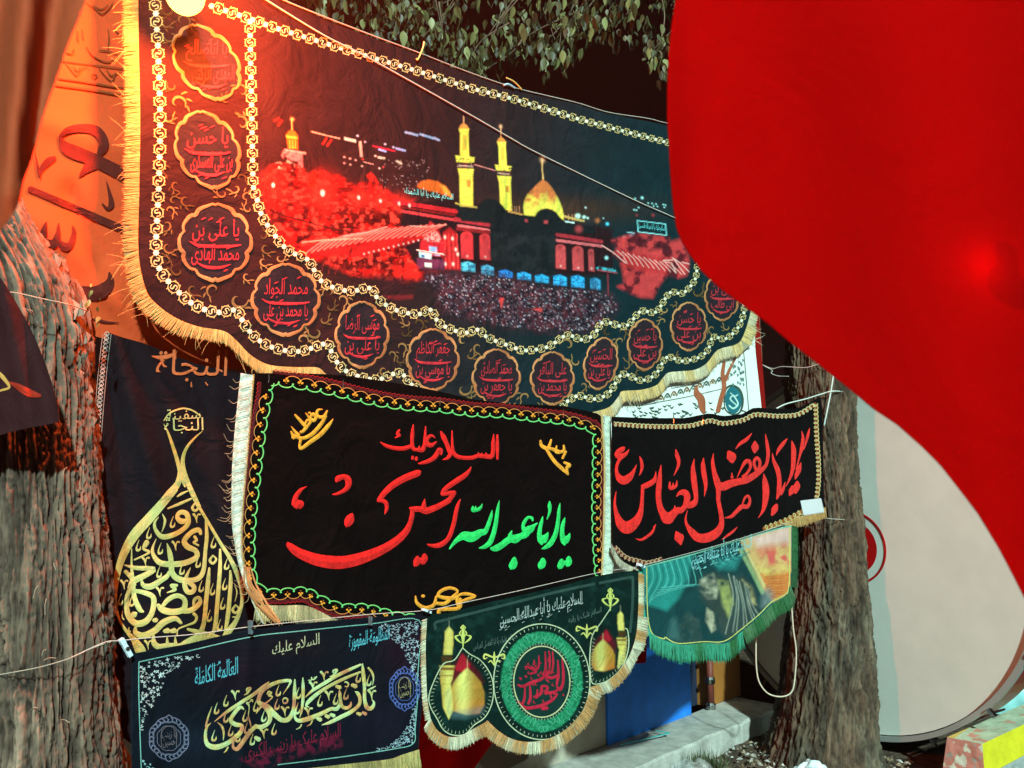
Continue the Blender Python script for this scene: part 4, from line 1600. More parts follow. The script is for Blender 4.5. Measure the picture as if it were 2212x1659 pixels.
text(mb, S1, "يا حسين", a_, b_, 8, (0.7, 0.5, 0.45), 0.0026)
mb.build("lit_sign_lettering", M_PRINT, b1)

# medallions
MED = [
    (446, 134, 74, 84, 0.30, ["یا اباصالح", "المهدی ادرکنی"]),
    (448, 323, 74, 86, 0.18, ["یا حسن", "بن علی العسکری"]),
    (465, 523, 84, 86, 0.0, ["یا علی بن", "محمد الهادی"]),
    (617, 647, 78, 80, 0.0, ["محمد الجواد", "یا محمد بن علی"]),
    (782, 723, 61, 74, 0.0, ["موسی الرضا", "یا علی بن"]),
    (935, 777, 60, 69, 0.0, ["جعفر الکاظم", "یا موسی بن"]),
    (1072, 815, 55, 63, 0.0, ["محمد الصادق", "یا جعفر بن"]),
    (1193, 817, 50, 59, 0.0, ["علی الباقر", "یا محمد بن"]),
    (1298, 785, 39, 58, -0.12, ["الحسین", "یا علی بن"]),
    (1393, 744, 40, 57, 0.0, ["یا حسین", "بن علی"]),
    (1488, 705, 42, 54, 0.0, ["یا حسن", "بن علی"]),
    (1560, 640, 40, 54, 0.0, ["علی بن", "ابی طالب"]),
]


def med_r(a):
    m = 1 - 0.085 * np.abs(np.sin(4 * a + 0)) ** .7 + 0.03
    m = m + 0.10 * np.exp(-((np.abs(np.sin(a)) - 1) / 0.02) ** 2)
    return m


scroll_mb = MB()
for mi, (cx, cy, hw, hh, sk, lines) in enumerate(MED):
    a = np.linspace(0, 2 * np.pi, 97)
    # scalloped outline: lobes bulge outwards and meet in small cusps
    lob = 1.02 - 0.10 * (1 - np.abs(np.sin(5 * (a - math.pi / 2) ))) ** 2.0
    pk = 0.10 * np.exp(-((np.cos(a)) / 0.13) ** 2)
    r = lob * 0.93 + pk - 0.02
    X = cx + hw * r * np.cos(a) + sk * hh * np.sin(a)
    Y = cy + hh * r * np.sin(a)
    disc = MB()
    k = 0.95
    pts = np.vstack([np.stack([cx + (X - cx) * k * kk_, cy + (Y - cy) * k * kk_], 1)[:-1] for kk_ in (1, .83, .66, .5, .33, .16, .01)])
    disc.add(S1.P(pts, 0.0022), [(96 * q_ + i, 96 * q_ + (i + 1) % 96, 96 * q_ + 96 + (i + 1) % 96, 96 * q_ + 96 + i) for q_ in range(6) for i in range(96)], (0.020, 0.016, 0.022))
    wd = np.full(97, 0.085 * (hw + hh) / 2) * (1 + .25 * np.sin(a * 5))
    gcol = lambda x, y, cx=cx, cy=cy, hw=hw: tuple(np.array((0.36, 0.14, 0.055)) + np.array((.20, .12, .05)) * (0.5 + 0.5 * math.sin((x - cx) / hw * 4 + (y - cy) / hw * 3)))
    ribbon(disc, S1, np.stack([X, Y, wd], 1), gcol, 0.0034, 0.0006, closed=True, raw=True)
    ob = disc.build("medallion", M_PRINT, b1)
    tx = MB()
    tc = (0.52, 0.035, 0.05)
    sxy = lambda u, v: (cx + hw * u + sk * hh * v, cy + hh * v)
    text(tx, S1, lines[0], sxy(-.60, -.02), sxy(.60, -.02), hh * .50, tc, 0.0034, tall=1.25, slant=.05)
    text(tx, S1, lines[1], sxy(-.62, .58), sxy(.60, .58), hh * .50, tc, 0.0036, tall=1.1, slant=.05)
    ribbon(tx, S1, [(*sxy(-.66, -.02), hh * .02), (*sxy(-.45, .08), hh * .07), (*sxy(0, .11), hh * .085), (*sxy(.45, .10), hh * .06), (*sxy(.66, .07), hh * .03)], tc, 0.0042, 0.0003)
    ribbon(tx, S1, [(*sxy(-.5, .50), hh * .02), (*sxy(-.25, .62), hh * .07), (*sxy(.1, .64), hh * .07), (*sxy(.4, .56), hh * .02)], tc, 0.0044, 0.0003)
    for j in range(10):
        u, v = random.uniform(-.55, .55), random.choice([random.uniform(-.62, -.42), random.uniform(.62, .72), random.uniform(.0, .15)])
        p = sxy(u * (.7 if abs(v) > .5 else 1), v)
        s_ = hh * .06
        ribbon(tx, S1, [(p[0] + s_, p[1] - s_ * .4, .8), (p[0], p[1], s_ * .7), (p[0] - s_, p[1] + s_ * .5, .8)], tc, 0.004, 0.0002, per=2)
    tx.build("inscription", M_PRINT, ob)
# curling leaves printed in the band between the chains
band = np.vstack([chain_v[1:-4], chain_out2[::-1], pts2("1200 900 1100 905 1000 880"), chain_out[::-1]])


def curl(mb, x, y, s, ang, flip, col):
    n_ = 9
    P = []
    for i in range(n_):
        t = i / (n_ - 1)
        a = ang + flip * t * 4.8
        r = s * (1 - t * .8)
        P.append((x + r * math.cos(a), y + r * math.sin(a), s * .26 * math.sin(math.pi * min(1, t + .08)) + .5))
    ribbon(mb, S1, P, col, 0.0018, 0.0001, per=3)
    for k in range(3):
        a = ang + flip * (k * .7 + .2)
        p = (x + s * 1.05 * math.cos(a), y + s * 1.05 * math.sin(a))
        q_ = (x + s * 1.65 * math.cos(a - flip * .35), y + s * 1.65 * math.sin(a - flip * .35))
        ribbon(mb, S1, [(*p, s * .12), ((p[0] + q_[0]) / 2, (p[1] + q_[1]) / 2 - s * .08, s * .22), (*q_, .4)], col, 0.0019, 0.0001, per=2)


cnt = 0
placed = []
tries = 0
while cnt < 230 and tries < 16000:
    tries += 1
    x, y = random.uniform(352, 1600), random.uniform(10, 890)
    s_ = np.interp(x, [350, 1500], [27, 16]) * random.uniform(.45, 1.0)
    if not in_poly(np.array([[x, y]]), band)[0]:
        continue
    if edge_dist(np.array([[x, y]]), band)[0] < s_ * .9 + 3:
        continue
    if any(((x - m[0]) / (m[2] + s_ * .9)) ** 2 + ((y - m[1]) / (m[3] + s_ * .9)) ** 2 < 1 for m in MED):
        continue
    if any((x - p[0]) ** 2 + (y - p[1]) ** 2 < (s_ + p[2]) ** 2 * .8 for p in placed):
        continue
    placed.append((x, y, s_))
    cc = np.array((0.20, 0.12, 0.045)) * random.uniform(.4, 1.7)
    curl(scroll_mb, x, y, s_, random.uniform(0, 6.28), random.choice([-1, 1]), cc)
    cnt += 1
scroll_mb.build("printed_scrollwork", M_PRINT, b1, kind="stuff")

# ------------------------------------------------------------------ 2 the embroidered velvet banner
S2 = Sheet(0.0, 0.009, 17, folds=[(560, 830, 600, 1290, 26, 0.004), (1180, 890, 1120, 1200, 40, -0.006), (900, 850, 860, 1150, 50, 0.005)])
b2 = thing("banner", "black velvet banner with big red and green embroidered calligraphy and cream side fringes", "banner", at_sheet(S2, 900, 1340))
poly2 = pts2("548 806 640 806 700 808 753 812 820 822 886 832 960 848 1020 862 1106 873 1151 874 1217 877 1284 891 1301 897 1307 1000 1306 1106 1304 1180 1303 1300 1200 1330 1000 1350 860 1350 727 1336 690 1318 657 1307 600 1306 560 1306 545 1296 532 1240 522 1190 524 1120 530 1000 538 900")
cloth(S2, poly2, (0.003, 0.0022, 0.0022), "velvet_cloth", M_VELVET, b2, step=15)
# side strips of fringe tape
for nm, Lp, Rp, cc in (("side_fringe", "520 806 510 900 502 1000 500 1110 506 1170 518 1230 540 1290 566 1346", "548 810 541 900 533 1000 524 1110 523 1190 533 1240 548 1300 574 1350", (0.88, 0.90, 0.78)),
                       ("side_fringe", "1300 896 1306 1000 1305 1106 1303 1180 1300 1246", "1318 900 1324 1000 1328 1106 1329 1180 1322 1246", (0.775, 0.88, 0.74))):
    A_, B_ = resample(spline(pts2(Lp)), 3), resample(spline(pts2(Rp)), 3)
    m_ = min(len(A_), len(B_))
    A_, B_ = resample(A_, 1e9) if False else A_, B_
    u_ = np.linspace(0, 1, 170)
    A_ = np.stack([np.interp(u_, np.linspace(0, 1, len(A_)), A_[:, k]) for k in (0, 1)], 1)
    B_ = np.stack([np.interp(u_, np.linspace(0, 1, len(B_)), B_[:, k]) for k in (0, 1)], 1)
    mb = MB()
    n_ = 170
    rows = []
    for t in np.linspace(0, 1, 7):
        ripple = 0.004 + 0.0016 * np.sin(np.arange(n_) * .9 + t * 4) + 0.004 * math.sin(math.pi * t)
        rows.append(S2.P(A_ * (1 - t) + B_ * t, 0) - 0)
        d = rays(A_ * (1 - t) + B_ * t)
        rows[-1] = rows[-1] - d * ripple[:, None]
    V = np.concatenate(rows)
    F = [(i * n_ + j, i * n_ + j + 1, (i + 1) * n_ + j + 1, (i + 1) * n_ + j) for i in range(6) for j in range(n_ - 1)]
    kk = np.concatenate([np.array(cc)[None] * (0.8 + .25 * vnoise(np.stack([np.arange(n_) * .7, np.full(n_, t * 9), np.zeros(n_)], 1), 3))[:, None] for t in range(7)])
    mb.add(V, F, kk)
    # diagonal yarns and a gold braid edge
    for i in range(3, n_ - 6, 1):
        s0, s1 = A_[i], B_[min(n_ - 1, i + 4)]
        if nm and cc[0] > .78:
            s0, s1 = A_[min(n_ - 1, i + 4)], B_[i]
        ribbon(mb, S2, [(*s0, 1.0), (*((s0 + s1) / 2 + [0, random.uniform(-1, 2)]), 1.6), (*s1, 1.2)], np.array(cc) * random.uniform(.82, 1.12), 0.0085, 0.0010, per=2)
    edge = B_ if cc[0] > .78 else A_
    for i in range(0, n_ - 1, 1):
        p = edge[i]
        ribbon(mb, S2, [(p[0] - 1.8, p[1] + 1, 1.6), (p[0] + 1.8, p[1] - 1, 1.6)], (0.70, 0.48, 0.20), 0.0095, 0.001, per=1)
    mb.build(nm, M_FRINGE, b2, kind="stuff")
# wild yarn ends on the left tape
mb = MB()
for i in range(46):
    y = random.uniform(810, 1290)
    x = np.interp(y, [806, 1000, 1110, 1290], [520, 502, 500, 540])
    l = random.uniform(10, 34)
    a = random.uniform(1.4, 3.4)
    ribbon(mb, S2, [(x, y, .8), (x + l * .5 * math.cos(a), y + l * .5 * math.sin(a) + 2, .7), (x + l * math.cos(a + .4), y + l * math.sin(a + .4), .5)], (0.72, 0.5, 0.3), 0.010, 0.0002)
mb.build("loose_yarn", M_FRINGE, b2, kind="stuff")
fr = spline(pts2("554 1306 600 1308 657 1308 690 1320 727 1338 790 1352 860 1355"), per=6)
fringe(S2, fr[::-1], 38, "bottom_fringe", b2, (0.80, 0.66, 0.36), step=2.2, direc=lambda x, y: (0, 1), wisps=20)
mb = MB()
for k_ in range(7):
    o_ = (k_ - 3) * 2.6
    ribbon(mb, S2, [(534 + o_ * .9, 1225, 2), (541 + o_ * 1.6 * math.cos(k_), 1262, 4), (556 + o_ * 1.6, 1290, 4.5), (575 + o_ * 1.3 * math.cos(k_ * 2), 1315, 4), (600 + o_ * .7, 1345, 3)], np.array((0.78, 0.32, 0.12)) * (0.8 + .07 * k_), 0.013, 0.002)
mb.build("twisted_tape_end", M_FRINGE, b2, kind="stuff")
# lettering
cA = crop(880, 1480, 4)
cB = crop(1380, 1440, 4)
cD = crop(1180, 1300, 4)
cE = crop(740, 1180, 4)
mb = MB()
strokes(mb, S2, cA, """
392 284 5, 320 325 42, 262 395 60, 238 460 66, 232 520 70
285 462 30, 300 500 120, 262 520 110, 268 560 40
768 225 30, 790 185 76, 850 160 62, 905 178 80, 925 235 82, 905 300 62, 850 345 48, 785 375 36, 718 389 14
968 640 50, 945 690 110, 920 740 110, 900 785 60
1835 95 50, 1795 115 84, 1650 172 88, 1500 258 82, 1400 345 72, 1330 430 62, 1300 470 40
1300 472 30, 1350 462 50, 1398 490 56, 1412 550 46, 1400 600 34, 1386 640 8
150 1000 30, 175 1040 80, 290 1128 120, 500 1212 150, 700 1248 165, 860 1248 160, 1050 1208 150, 1250 1136 128, 1420 1052 110, 1560 955 98, 1660 850 82, 1712 740 62, 1735 640 58, 1730 580 40
1705 560 30, 1760 572 70, 1830 570 70, 1890 585 90, 1930 590 84, 2050 545 74, 2150 492 70, 2215 450 72
1897 440 6, 1888 490 40, 1880 560 80
2211 900 34, 2170 975 56, 2110 1020 64, 2040 1040 58, 1975 1035 40, 1930 1020 18
1892 1150 50, 1892 1200 84, 1866 1262 60
1805 1182 50, 1796 1240 96, 1770 1292 50
1840 1210 50, 1870 1225 60
""", RED, 0.003, 0.0024)
strokes(mb, S2, cD, """
1010 1168 60, 1050 1115 60, 1078 1078 40, 1040 1080 50, 980 1092 50, 912 1110 34
905 1105 20, 935 1060 55, 1000 1000 64, 1110 925 68, 1205 862 62, 1262 802 40, 1288 752 8
1152 1162 8, 1118 1240 42, 1092 1340 52, 1072 1450 54, 1040 1560 54, 1020 1620 54, 990 1680 50
1622 345 26, 1622 500 42, 1622 655 28
1576 335 12, 1570 450 52, 1566 560 52, 1545 618 60, 1480 620 56, 1380 612 50, 1300 636 50, 1200 638 50, 1110 620 52, 1062 570 50, 1048 480 36, 1045 290 12
1478 570 10, 1480 620 50
1420 575 10, 1424 620 50
1378 568 10, 1385 615 50
900 305 24, 935 370 62, 972 450 54, 1005 540 54, 1022 590 50, 985 640 40, 928 662 12
905 600 20, 912 545 36, 880 530 50, 860 570 60, 815 635 60, 740 680 52, 670 702 38, 612 714 12
828 385 14, 790 356 32, 745 372 42, 722 420 52, 742 468 62, 790 472 50, 848 430 12
708 235 12, 702 350 36, 692 470 46, 665 535 58, 600 535 44, 550 520 50, 535 440 44, 540 320 44, 550 212 14
628 482 10, 622 530 40
535 480 40, 480 505 50, 400 520 52, 300 512 50, 200 482 42, 128 438 10
372 282 28, 350 330 42, 375 352 34, 318 384 14
540 620 34, 545 655 40
590 630 36, 588 668 34
""", RED, 0.003, 0.0022)
mb.build("red_lettering", M_FELT, b2)
mb = MB()
strokes(mb, S2, cB, """
1684 838 8, 1664 900 44, 1648 985 52, 1650 1070 62, 1668 1140 76, 1680 1190 24
1746 1038 10, 1728 1085 54, 1692 1120 100, 1662 1130 80
1622 655 8, 1608 740 36, 1598 860 46, 1580 980 52, 1548 1085 60, 1492 1175 66, 1430 1222 44, 1384 1240 10
1402 824 8, 1386 890 40, 1366 970 50, 1358 1060 62, 1375 1130 78, 1392 1184 24
1470 1024 8, 1452 1066 54, 1412 1112 104, 1380 1130 80
1488 636 20, 1488 690 50, 1490 750 38, 1474 812 24, 1452 864 8
1272 882 24, 1262 845 36, 1212 838 36, 1166 895 46, 1150 955 44, 1185 1002 94, 1242 985 96, 1292 940 40, 1336 908 14
1230 1000 66, 1172 1055 92, 1112 1080 78, 1050 1110 112, 1000 1110 92, 940 1140 82, 880 1188 82, 800 1232 80, 738 1234 36
1008 1006 12, 986 1060 52, 990 1100 70
848 620 8, 828 720 38, 810 850 50, 792 960 56, 766 1062 60, 722 1162 66, 650 1214 48, 588 1230 14
756 745 8, 742 820 42, 716 900 50, 690 970 56, 660 1018 74, 600 1034 92, 540 1070 112, 480 1088 128, 400 1072 112, 340 1100 74, 272 1160 46, 210 1242 18
510 695 20, 512 740 56, 550 742 46, 590 728 44, 618 695 26, 628 664 10
545 695 12, 545 735 40
1040 1356 50, 1030 1420 96, 1005 1470 90, 995 1492 40
1400 1366 50, 1400 1410 88, 1378 1458 90, 1366 1488 40
1642 1378 50, 1636 1430 88, 1612 1476 66
1732 1345 50, 1732 1400 84, 1712 1450 56
1660 1415 50, 1710 1408 50
""", GREEN, 0.003, 0.0022)
mb.build("green_lettering", M_FELT, b2)
mb = MB()
strokes(mb, S2, cE, """
1152 500 12, 1096 510 34, 1080 558 36, 1112 596 40, 1170 588 40, 1214 516 24
1192 580 42, 1152 660 46, 1082 752 50, 1000 828 50, 900 868 44, 830 850 48, 782 832 38
1290 620 8, 1230 702 46, 1132 812 56, 1002 910 52, 882 998 40, 862 960 34, 872 892 36
800 568 24, 850 622 36, 912 690 44, 950 718 38, 995 660 36, 965 632 32, 932 678 30
950 722 48, 902 780 38, 872 788 38
935 544 12, 982 600 34, 1040 642 44, 1068 600 38, 1040 562 46, 1002 580 36
975 542 26, 1000 548 26
752 716 10, 800 780 34, 850 832 44
750 780 18, 770 820 36, 792 868 34, 768 850 38
""", ORANGE, 0.003, 0.0018)
mb.build("orange_lettering", M_FELT, b2)
mb = MB()
c5 = crop(1600, 800, 2.033)
strokes(mb, S2, c5, """
250 1228 12, 258 1262 20, 298 1276 20, 320 1222 10
300 1276 16, 345 1290 20, 378 1302 18, 402 1290 16, 400 1258 10
355 1262 8, 350 1300 16, 376 1308 14
415 1298 14, 392 1345 14
290 1288 16, 340 1362 20, 392 1412 20, 430 1450 10
430 1450 8, 420 1405 18, 440 1388 18, 402 1370 14
""", ORANGE, 0.003, 0.0015, wk=1.15)
mb.build("orange_lettering", M_FELT, b2)
mb = MB()
c6 = crop(1300, 1632, 2.033)
strokes(mb, S2, c6, """
50 545 8, 60 590 18, 112 622 22, 168 602 20, 185 545 12
185 592 18, 240 592 20, 290 552 18, 322 512 14, 272 492 18, 215 512 18, 200 545 18, 280 560 22, 330 545 12
330 602 18, 345 582 18, 400 560 18, 438 545 12, 380 530 18, 330 540 14, 320 580 18, 335 625 16
200 662 22, 212 632 20, 330 622 20, 340 560 16
92 545 16, 106 545 16
""", ORANGE, 0.003, 0.0015, wk=1.15)
mb.build("orange_lettering", M_FELT, b2)
# looped border: green loops, orange trefoils, zigzag braid
def N2(s):
    return pts2(s) / 1.4756


bord = N2("866 1222 940 1232 1040 1250 1180 1284 1300 1302 1400 1308 1505 1322 1600 1326 1698 1338 1797 1348 1866 1366 1893 1384 1894 1440 1894 1520 1892 1615 1894 1720 1900 1815 1902 1850")
bordL = N2("866 1222 862 1262 848 1330 836 1412 826 1507 815 1600 808 1680 806 1740 808 1800 818 1856 850 1880 897 1883 975 1879 1025 1905 1093 1930 1172 1932 1266 1957 1340 1966")


def loops(mbg, mbo, mbz, sh, path, side, p0, p1, zz=True):
    P = resample(spline(path, per=5), 1.0)
    L = len(P) - 1
    T = np.gradient(P, axis=0)
    k_ = np.ones(9) / 9
    T = np.stack([np.convolve(np.pad(T[:, i], 4, 'edge'), k_, 'valid') for i in (0, 1)], 1)
    T /= np.linalg.norm(T, axis=1)[:, None]
    N = np.stack([-T[:, 1], T[:, 0]], 1) * side

    def pos(s, v):
        s = np.clip(s, 0, L)
        i = np.minimum(s.astype(int), L - 1) if hasattr(s, 'astype') else int(min(s, L - 1))
        return P[i] + N[i] * (v[:, None] if hasattr(v, '__len__') else v)
    s = 0.0
    ph, pg, S_, V_ = 0, [], [], []
    while s < L:
        u = s / L
        per = p0 * (1 - u) + p1 * u
        for j in range(10):
            a = j / 10 * 2 * math.pi
            ss = s + per * (j / 10) + per * 0.225 * math.sin(a)
            S_.append(ss)
            V_.append(-per * 0.17 * math.cos(a))
        # orange trefoil and thin outer loop
        c = s + per * 1.0
        if c < L:
            for (du, dv) in ((0, 0.24), (-.14, .42), (.14, .42), (0, .56)):
                q_ = pos(c + du * per, per * (dv - .10))
                q2 = pos(c + du * .4 * per, per * (dv * .6))
                ribbon(mbo, sh, [(*q2, per * .07), (*q_, per * .17), (*(q_ + (q_ - q2) * .3), per * .09)], ORANGE, 0.0032, 0.001, per=2)
            q0, q1, q2_ = pos(c, per * .5), pos(c + per * .45, per * .68), pos(c + per * .95, per * .48)
            ribbon(mbo, sh, [(*q0, 1.2), (*(pos(c + per * .18, per * .62)), 1.3), (*q1, 1.3), (*(pos(c + per * .75, per * .62)), 1.3), (*q2_, 1.2)], (0.72, 0.30, 0.08), 0.0030, 0.0005, per=2)
        s += per
    S_ = np.array(S_)
    V_ = np.array(V_)
    Q = pos(S_, V_)
    ribbon(mbg, sh, np.column_stack([Q, np.full(len(Q), 2.6)]), (0.16, 0.62, 0.18), 0.0034, 0.001, raw=True)
    if zz:
        n_ = int(L / 5)
        ss = np.linspace(0, L, n_)
        vv = (p0 * (1 - ss / L) + p1 * ss / L) * .95 + np.where(np.arange(n_) % 2, 1.6, -1.6)
        Q = pos(ss, vv)
        ribbon(mbz, sh, np.column_stack([Q, np.full(n_, 2.0)]), (0.34, 0.008, 0.012), 0.0028, 0.0005, raw=True)
        Q = pos(ss, (p0 * (1 - ss / L) + p1 * ss / L) * .80)
        ribbon(mbz, sh, np.column_stack([Q, np.full(n_, 6.0)]), (0.10, 0.004, 0.006), 0.0022, 0.0003, raw=True)


for args in ((bord, -1, 31, 22), (bordL, 1, 31, 27)):
    mbg, mbo, mbz = MB(), MB(), MB()
    loops(mbg, mbo, mbz, S2, *args)
    bo = mbg.build("looped_border", M_THREAD, b2)
    mbo.build("flower_stitching", M_THREAD, bo, kind="stuff")
    mbz.build("zigzag_braid", M_THREAD, bo)

# ------------------------------------------------------------------ 3 the red-lettered velvet banner by the right tree
S3 = Sheet(-0.02, 0.010, 29, folds=[(1530, 880, 1560, 1100, 22, 0.012), (1720, 870, 1620, 1130, 26, -0.008), (1640, 880, 1600, 1080, 18, 0.006)])
b3 = thing("banner", "black velvet banner with thick red calligraphy stretched to the right tree", "banner", at_sheet(S3, 1550, 1220))
poly3 = pts2("1321 900 1400 903 1480 903 1510 897 1534 892 1559 899 1602 895 1629 880 1675 883 1719 883 1745 873 1772 855 1776 880 1778 960 1780 1076 1779 1100 1735 1113 1698 1128 1600 1165 1500 1200 1440 1222 1385 1232 1345 1212 1323 1176 1322 1050")
cloth(S3, poly3, (0.003, 0.003, 0.0035), "velvet_cloth", M_VELVET, b3, step=13)
R1 = crop(1930, 1370, 4.149)
R2 = crop(2240, 1330, 4.1475)
mb = MB()
strokes(mb, S3, R1, """
252 232 24, 228 252 62, 172 290 66, 150 338 60, 205 350 76, 268 318 46, 312 262 8
215 355 50, 172 420 42, 146 500 38, 152 575 52, 190 645 96, 250 668 112, 318 625 92, 370 552 46, 412 462 8
450 348 8, 474 410 36, 484 490 42, 468 560 26, 448 603 8
666 552 8, 660 620 34, 636 678 66, 570 722 72, 505 748 66, 480 740 40
492 765 46, 486 900 44, 476 1020 56, 450 1130 86, 385 1230 130, 288 1292 168, 205 1245 130, 152 1130 68, 124 1000 36, 128 900 24, 142 814 6
736 464 8, 724 560 40, 710 720 72, 700 860 72, 716 1000 76, 760 1105 100, 820 1168 160, 880 1130 112, 940 1070 90, 1000 1062 80, 1052 1020 60
938 884 8, 985 835 56, 1050 832 86, 1082 890 84, 1062 980 70, 1035 1030 60
1050 1005 50, 1112 998 84, 1172 970 80, 1198 900 56, 1182 760 72, 1166 620 74, 1158 500 50, 1174 384 6
916 1000 8, 920 1055 40
1298 372 8, 1290 470 56, 1306 600 66, 1326 740 46, 1308 884 6
930 258 10, 945 330 52, 968 420 46, 955 500 34, 904 606 6
850 688 14, 856 765 50, 900 762 50, 936 735 34, 945 668 8
895 700 8, 895 750 30
935 1345 20, 955 1390 90, 975 1430 128, 990 1490 60, 998 1520 20
398 1440 6, 470 1456 30, 550 1412 36, 620 1350 34, 668 1248 6
640 1270 8, 640 1330 22
""", (0.86, 0.018, 0.014), 0.003, 0.0024)
strokes(mb, S3, R2, """
142 478 8, 132 590 42, 155 740 62, 192 860 84, 208 960 66, 206 1090 54, 230 1220 56, 250 1350 62, 240 1440 82, 180 1530 112, 62 1592 122, -60 1592 112, -140 1520 90, -206 1430 44, -226 1340 26, -200 1228 6
185 870 70, 262 915 112, 370 876 100, 480 850 88, 580 828 88, 690 762 80, 785 690 58, 842 620 42, 865 480 46, 850 350 42, 828 218 6
455 795 10, 510 680 26, 562 592 50, 612 582 50, 632 650 38, 590 735 36, 530 790 44
385 732 6, 388 800 40
705 700 40, 678 600 38, 712 538 44, 752 575 40, 752 650 38, 722 705 40
340 452 40, 378 520 128, 390 590 60
690 318 24, 692 395 100, 685 470 26
432 420 6, 500 345 42, 580 292 46, 648 212 10
972 506 6, 1002 432 42, 1060 352 48, 1118 282 12
806 748 8, 824 860 72, 836 980 88, 826 1110 72, 798 1230 42, 736 1330 6
288 1332 8, 380 1310 44, 450 1242 52, 520 1180 62, 590 1180 52, 624 1110 36, 602 1042 36, 560 1062 30, 524 1150 18
252 1618 6, 330 1562 30, 400 1510 32, 458 1450 6
920 475 8, 940 580 42, 988 690 62, 1010 800 56, 1012 900 60, 1006 990 60, 980 1082 20
1090 858 8, 1062 950 44, 1020 1010 66
1178 314 14, 1200 420 62, 1200 560 62, 1190 680 50, 1160 790 36, 1098 918 6
1308 182 8, 1325 270 36, 1310 400 48, 1280 520 26, 1255 620 22, 1238 690 24
1412 145 8, 1390 240 36, 1345 400 16, 1330 430 10
1300 598 8, 1272 690 62, 1242 760 52, 1222 818 16
1250 852 40, 1245 915 86, 1225 1000 40
1190 912 40, 1172 980 74, 1145 1036 16
978 1155 40, 950 1220 84, 915 1295 30
""", (0.86, 0.018, 0.014), 0.003, 0.0024)
mb.build("red_lettering", M_FELT, b3)


def twist_border(mb, sh, path, r, col1, col2, wd=1.8):
    P = resample(spline(path, per=5), 1.0)
    L = len(P) - 1
    T = np.gradient(P, axis=0)
    T /= np.linalg.norm(T, axis=1)[:, None] + 1e-9
    N = np.stack([-T[:, 1], T[:, 0]], 1)
    s = np.arange(0, L, 1.0)
    per = r * 1.7
    a = s / per * 2 * math.pi
    i = np.clip(s + per * .42 * np.sin(a), 0, L).astype(int)
    q1 = P[i] + N[i] * (-np.cos(a) * r * .85)[:, None]
    ribbon(mb, sh, np.column_stack([P, np.full(len(P), r * 1.3)]), col2, 0.0026, 0.0004, raw=True)
    ribbon(mb, sh, np.column_stack([q1, np.full(len(s), wd)]), col1, 0.0042, 0.0008, raw=True)


mb = MB()
twist_border(mb, S3, pts2("1326 916 1400 921 1480 921 1515 914 1536 909 1562 915 1604 908 1632 896 1675 899 1718 897 1742 886 1762 872"), 5.5, (0.62, 0.52, 0.26), (0.22, 0.05, 0.02))
twist_border(mb, S3, pts2("1762 872 1764 940 1768 1000 1768 1040 1764 1078"), 5.5, (0.62, 0.48, 0.2), (0.22, 0.05, 0.02))
twist_border(mb, S3, pts2("1750 1095 1720 1112 1697 1124 1650 1142"), 6.5, (0.60, 0.48, 0.2), (0.30, 0.09, 0.02))
twist_border(mb, S3, pts2("1328 1182 1350 1203 1375 1211 1400 1216 1430 1208"), 5.5, (0.48, 0.32, 0.18), (0.16, 0.03, 0.02))
mb.build("chain_stitch_border", M_THREAD, b3)
fr = spline(pts2("1696 1128 1720 1118 1750 1108 1782 1096"), per=6)
fringe(S3, fr[::-1], 24, "fringe", b3, (0.55, 0.30, 0.10), step=2.2, direc=lambda x, y: (.15, 1), col2=(0.62, 0.40, 0.16))
fr = spline(pts2("1322 1176 1342 1210 1384 1232 1400 1232"), per=6)
fringe(S3, fr[::-1], 17, "fringe", b3, (0.62, 0.56, 0.42), step=2.2, direc=lambda x, y: (-.2, 1))
lab = N2("2551 1596 2616 1588 2626 1631 2561 1641")
mb = MB()
mb.add(S3.P(lab, 0.010), [(0, 1, 2, 3)], (0.62, 0.62, 0.66))
mb.add(S3.P(lab + [1.5, 1.5], 0.0085), [(0, 1, 2, 3)], (0.5, 0.5, 0.54))
for k_ in range(4):
    u = 0.25 + k_ * .15
    p0_, p1_ = lab[0] * (1 - u) + lab[3] * u, lab[1] * (1 - u) + lab[2] * u
    ribbon(mb, S3, [(*(p0_ * .8 + p1_ * .2), 1.0), (*(p0_ * (.35 + .1 * (k_ % 2)) + p1_ * (.65 - .1 * (k_ % 2))), 1.0)], (0.36, 0.35, 0.38), 0.0108, 0.0001)
mb.build("paper_tag", M_PLAST, b3)

# ------------------------------------------------------------------ 4 hanging black cloth with the golden drop
S4 = Sheet(0.14, 0.012, 41, folds=[(250, 740, 420, 1330, 22, 0.022), (300, 740, 520, 1180, 20, 0.016), (235, 760, 300, 1400, 14, -0.014), (400, 780, 520, 1000, 16, -0.012), (470, 900, 500, 1300, 18, 0.014)])
b4 = thing("banner", "creased black cloth with golden drop-shaped calligraphy hanging right of the left tree", "banner", at_sheet(S4, 380, 1600))
poly4 = pts2("232 717 262 728 310 741 365 764 420 785 480 800 560 815 640 840 640 1380 560 1440 420 1520 300 1620 262 1590 235 1560 205 1400 195 1200 200 1000 210 890 220 800")
cloth(S4, poly4, (0.008, 0.006, 0.009), "cloth", M_PRINT, b4, step=9)
Tt = crop(350, 1560, 3.072)
mb = MB()


def gold(x, y):
    t = 0.5 + 0.5 * math.sin(x * .021 + y * .013) * math.sin(x * .008 - y * .019 + 1)
    a, b_ = np.array((0.50, 0.30, 0.07)), np.array((0.66, 0.62, 0.24))
    return tuple(a * (1 - t) + b_ * t)


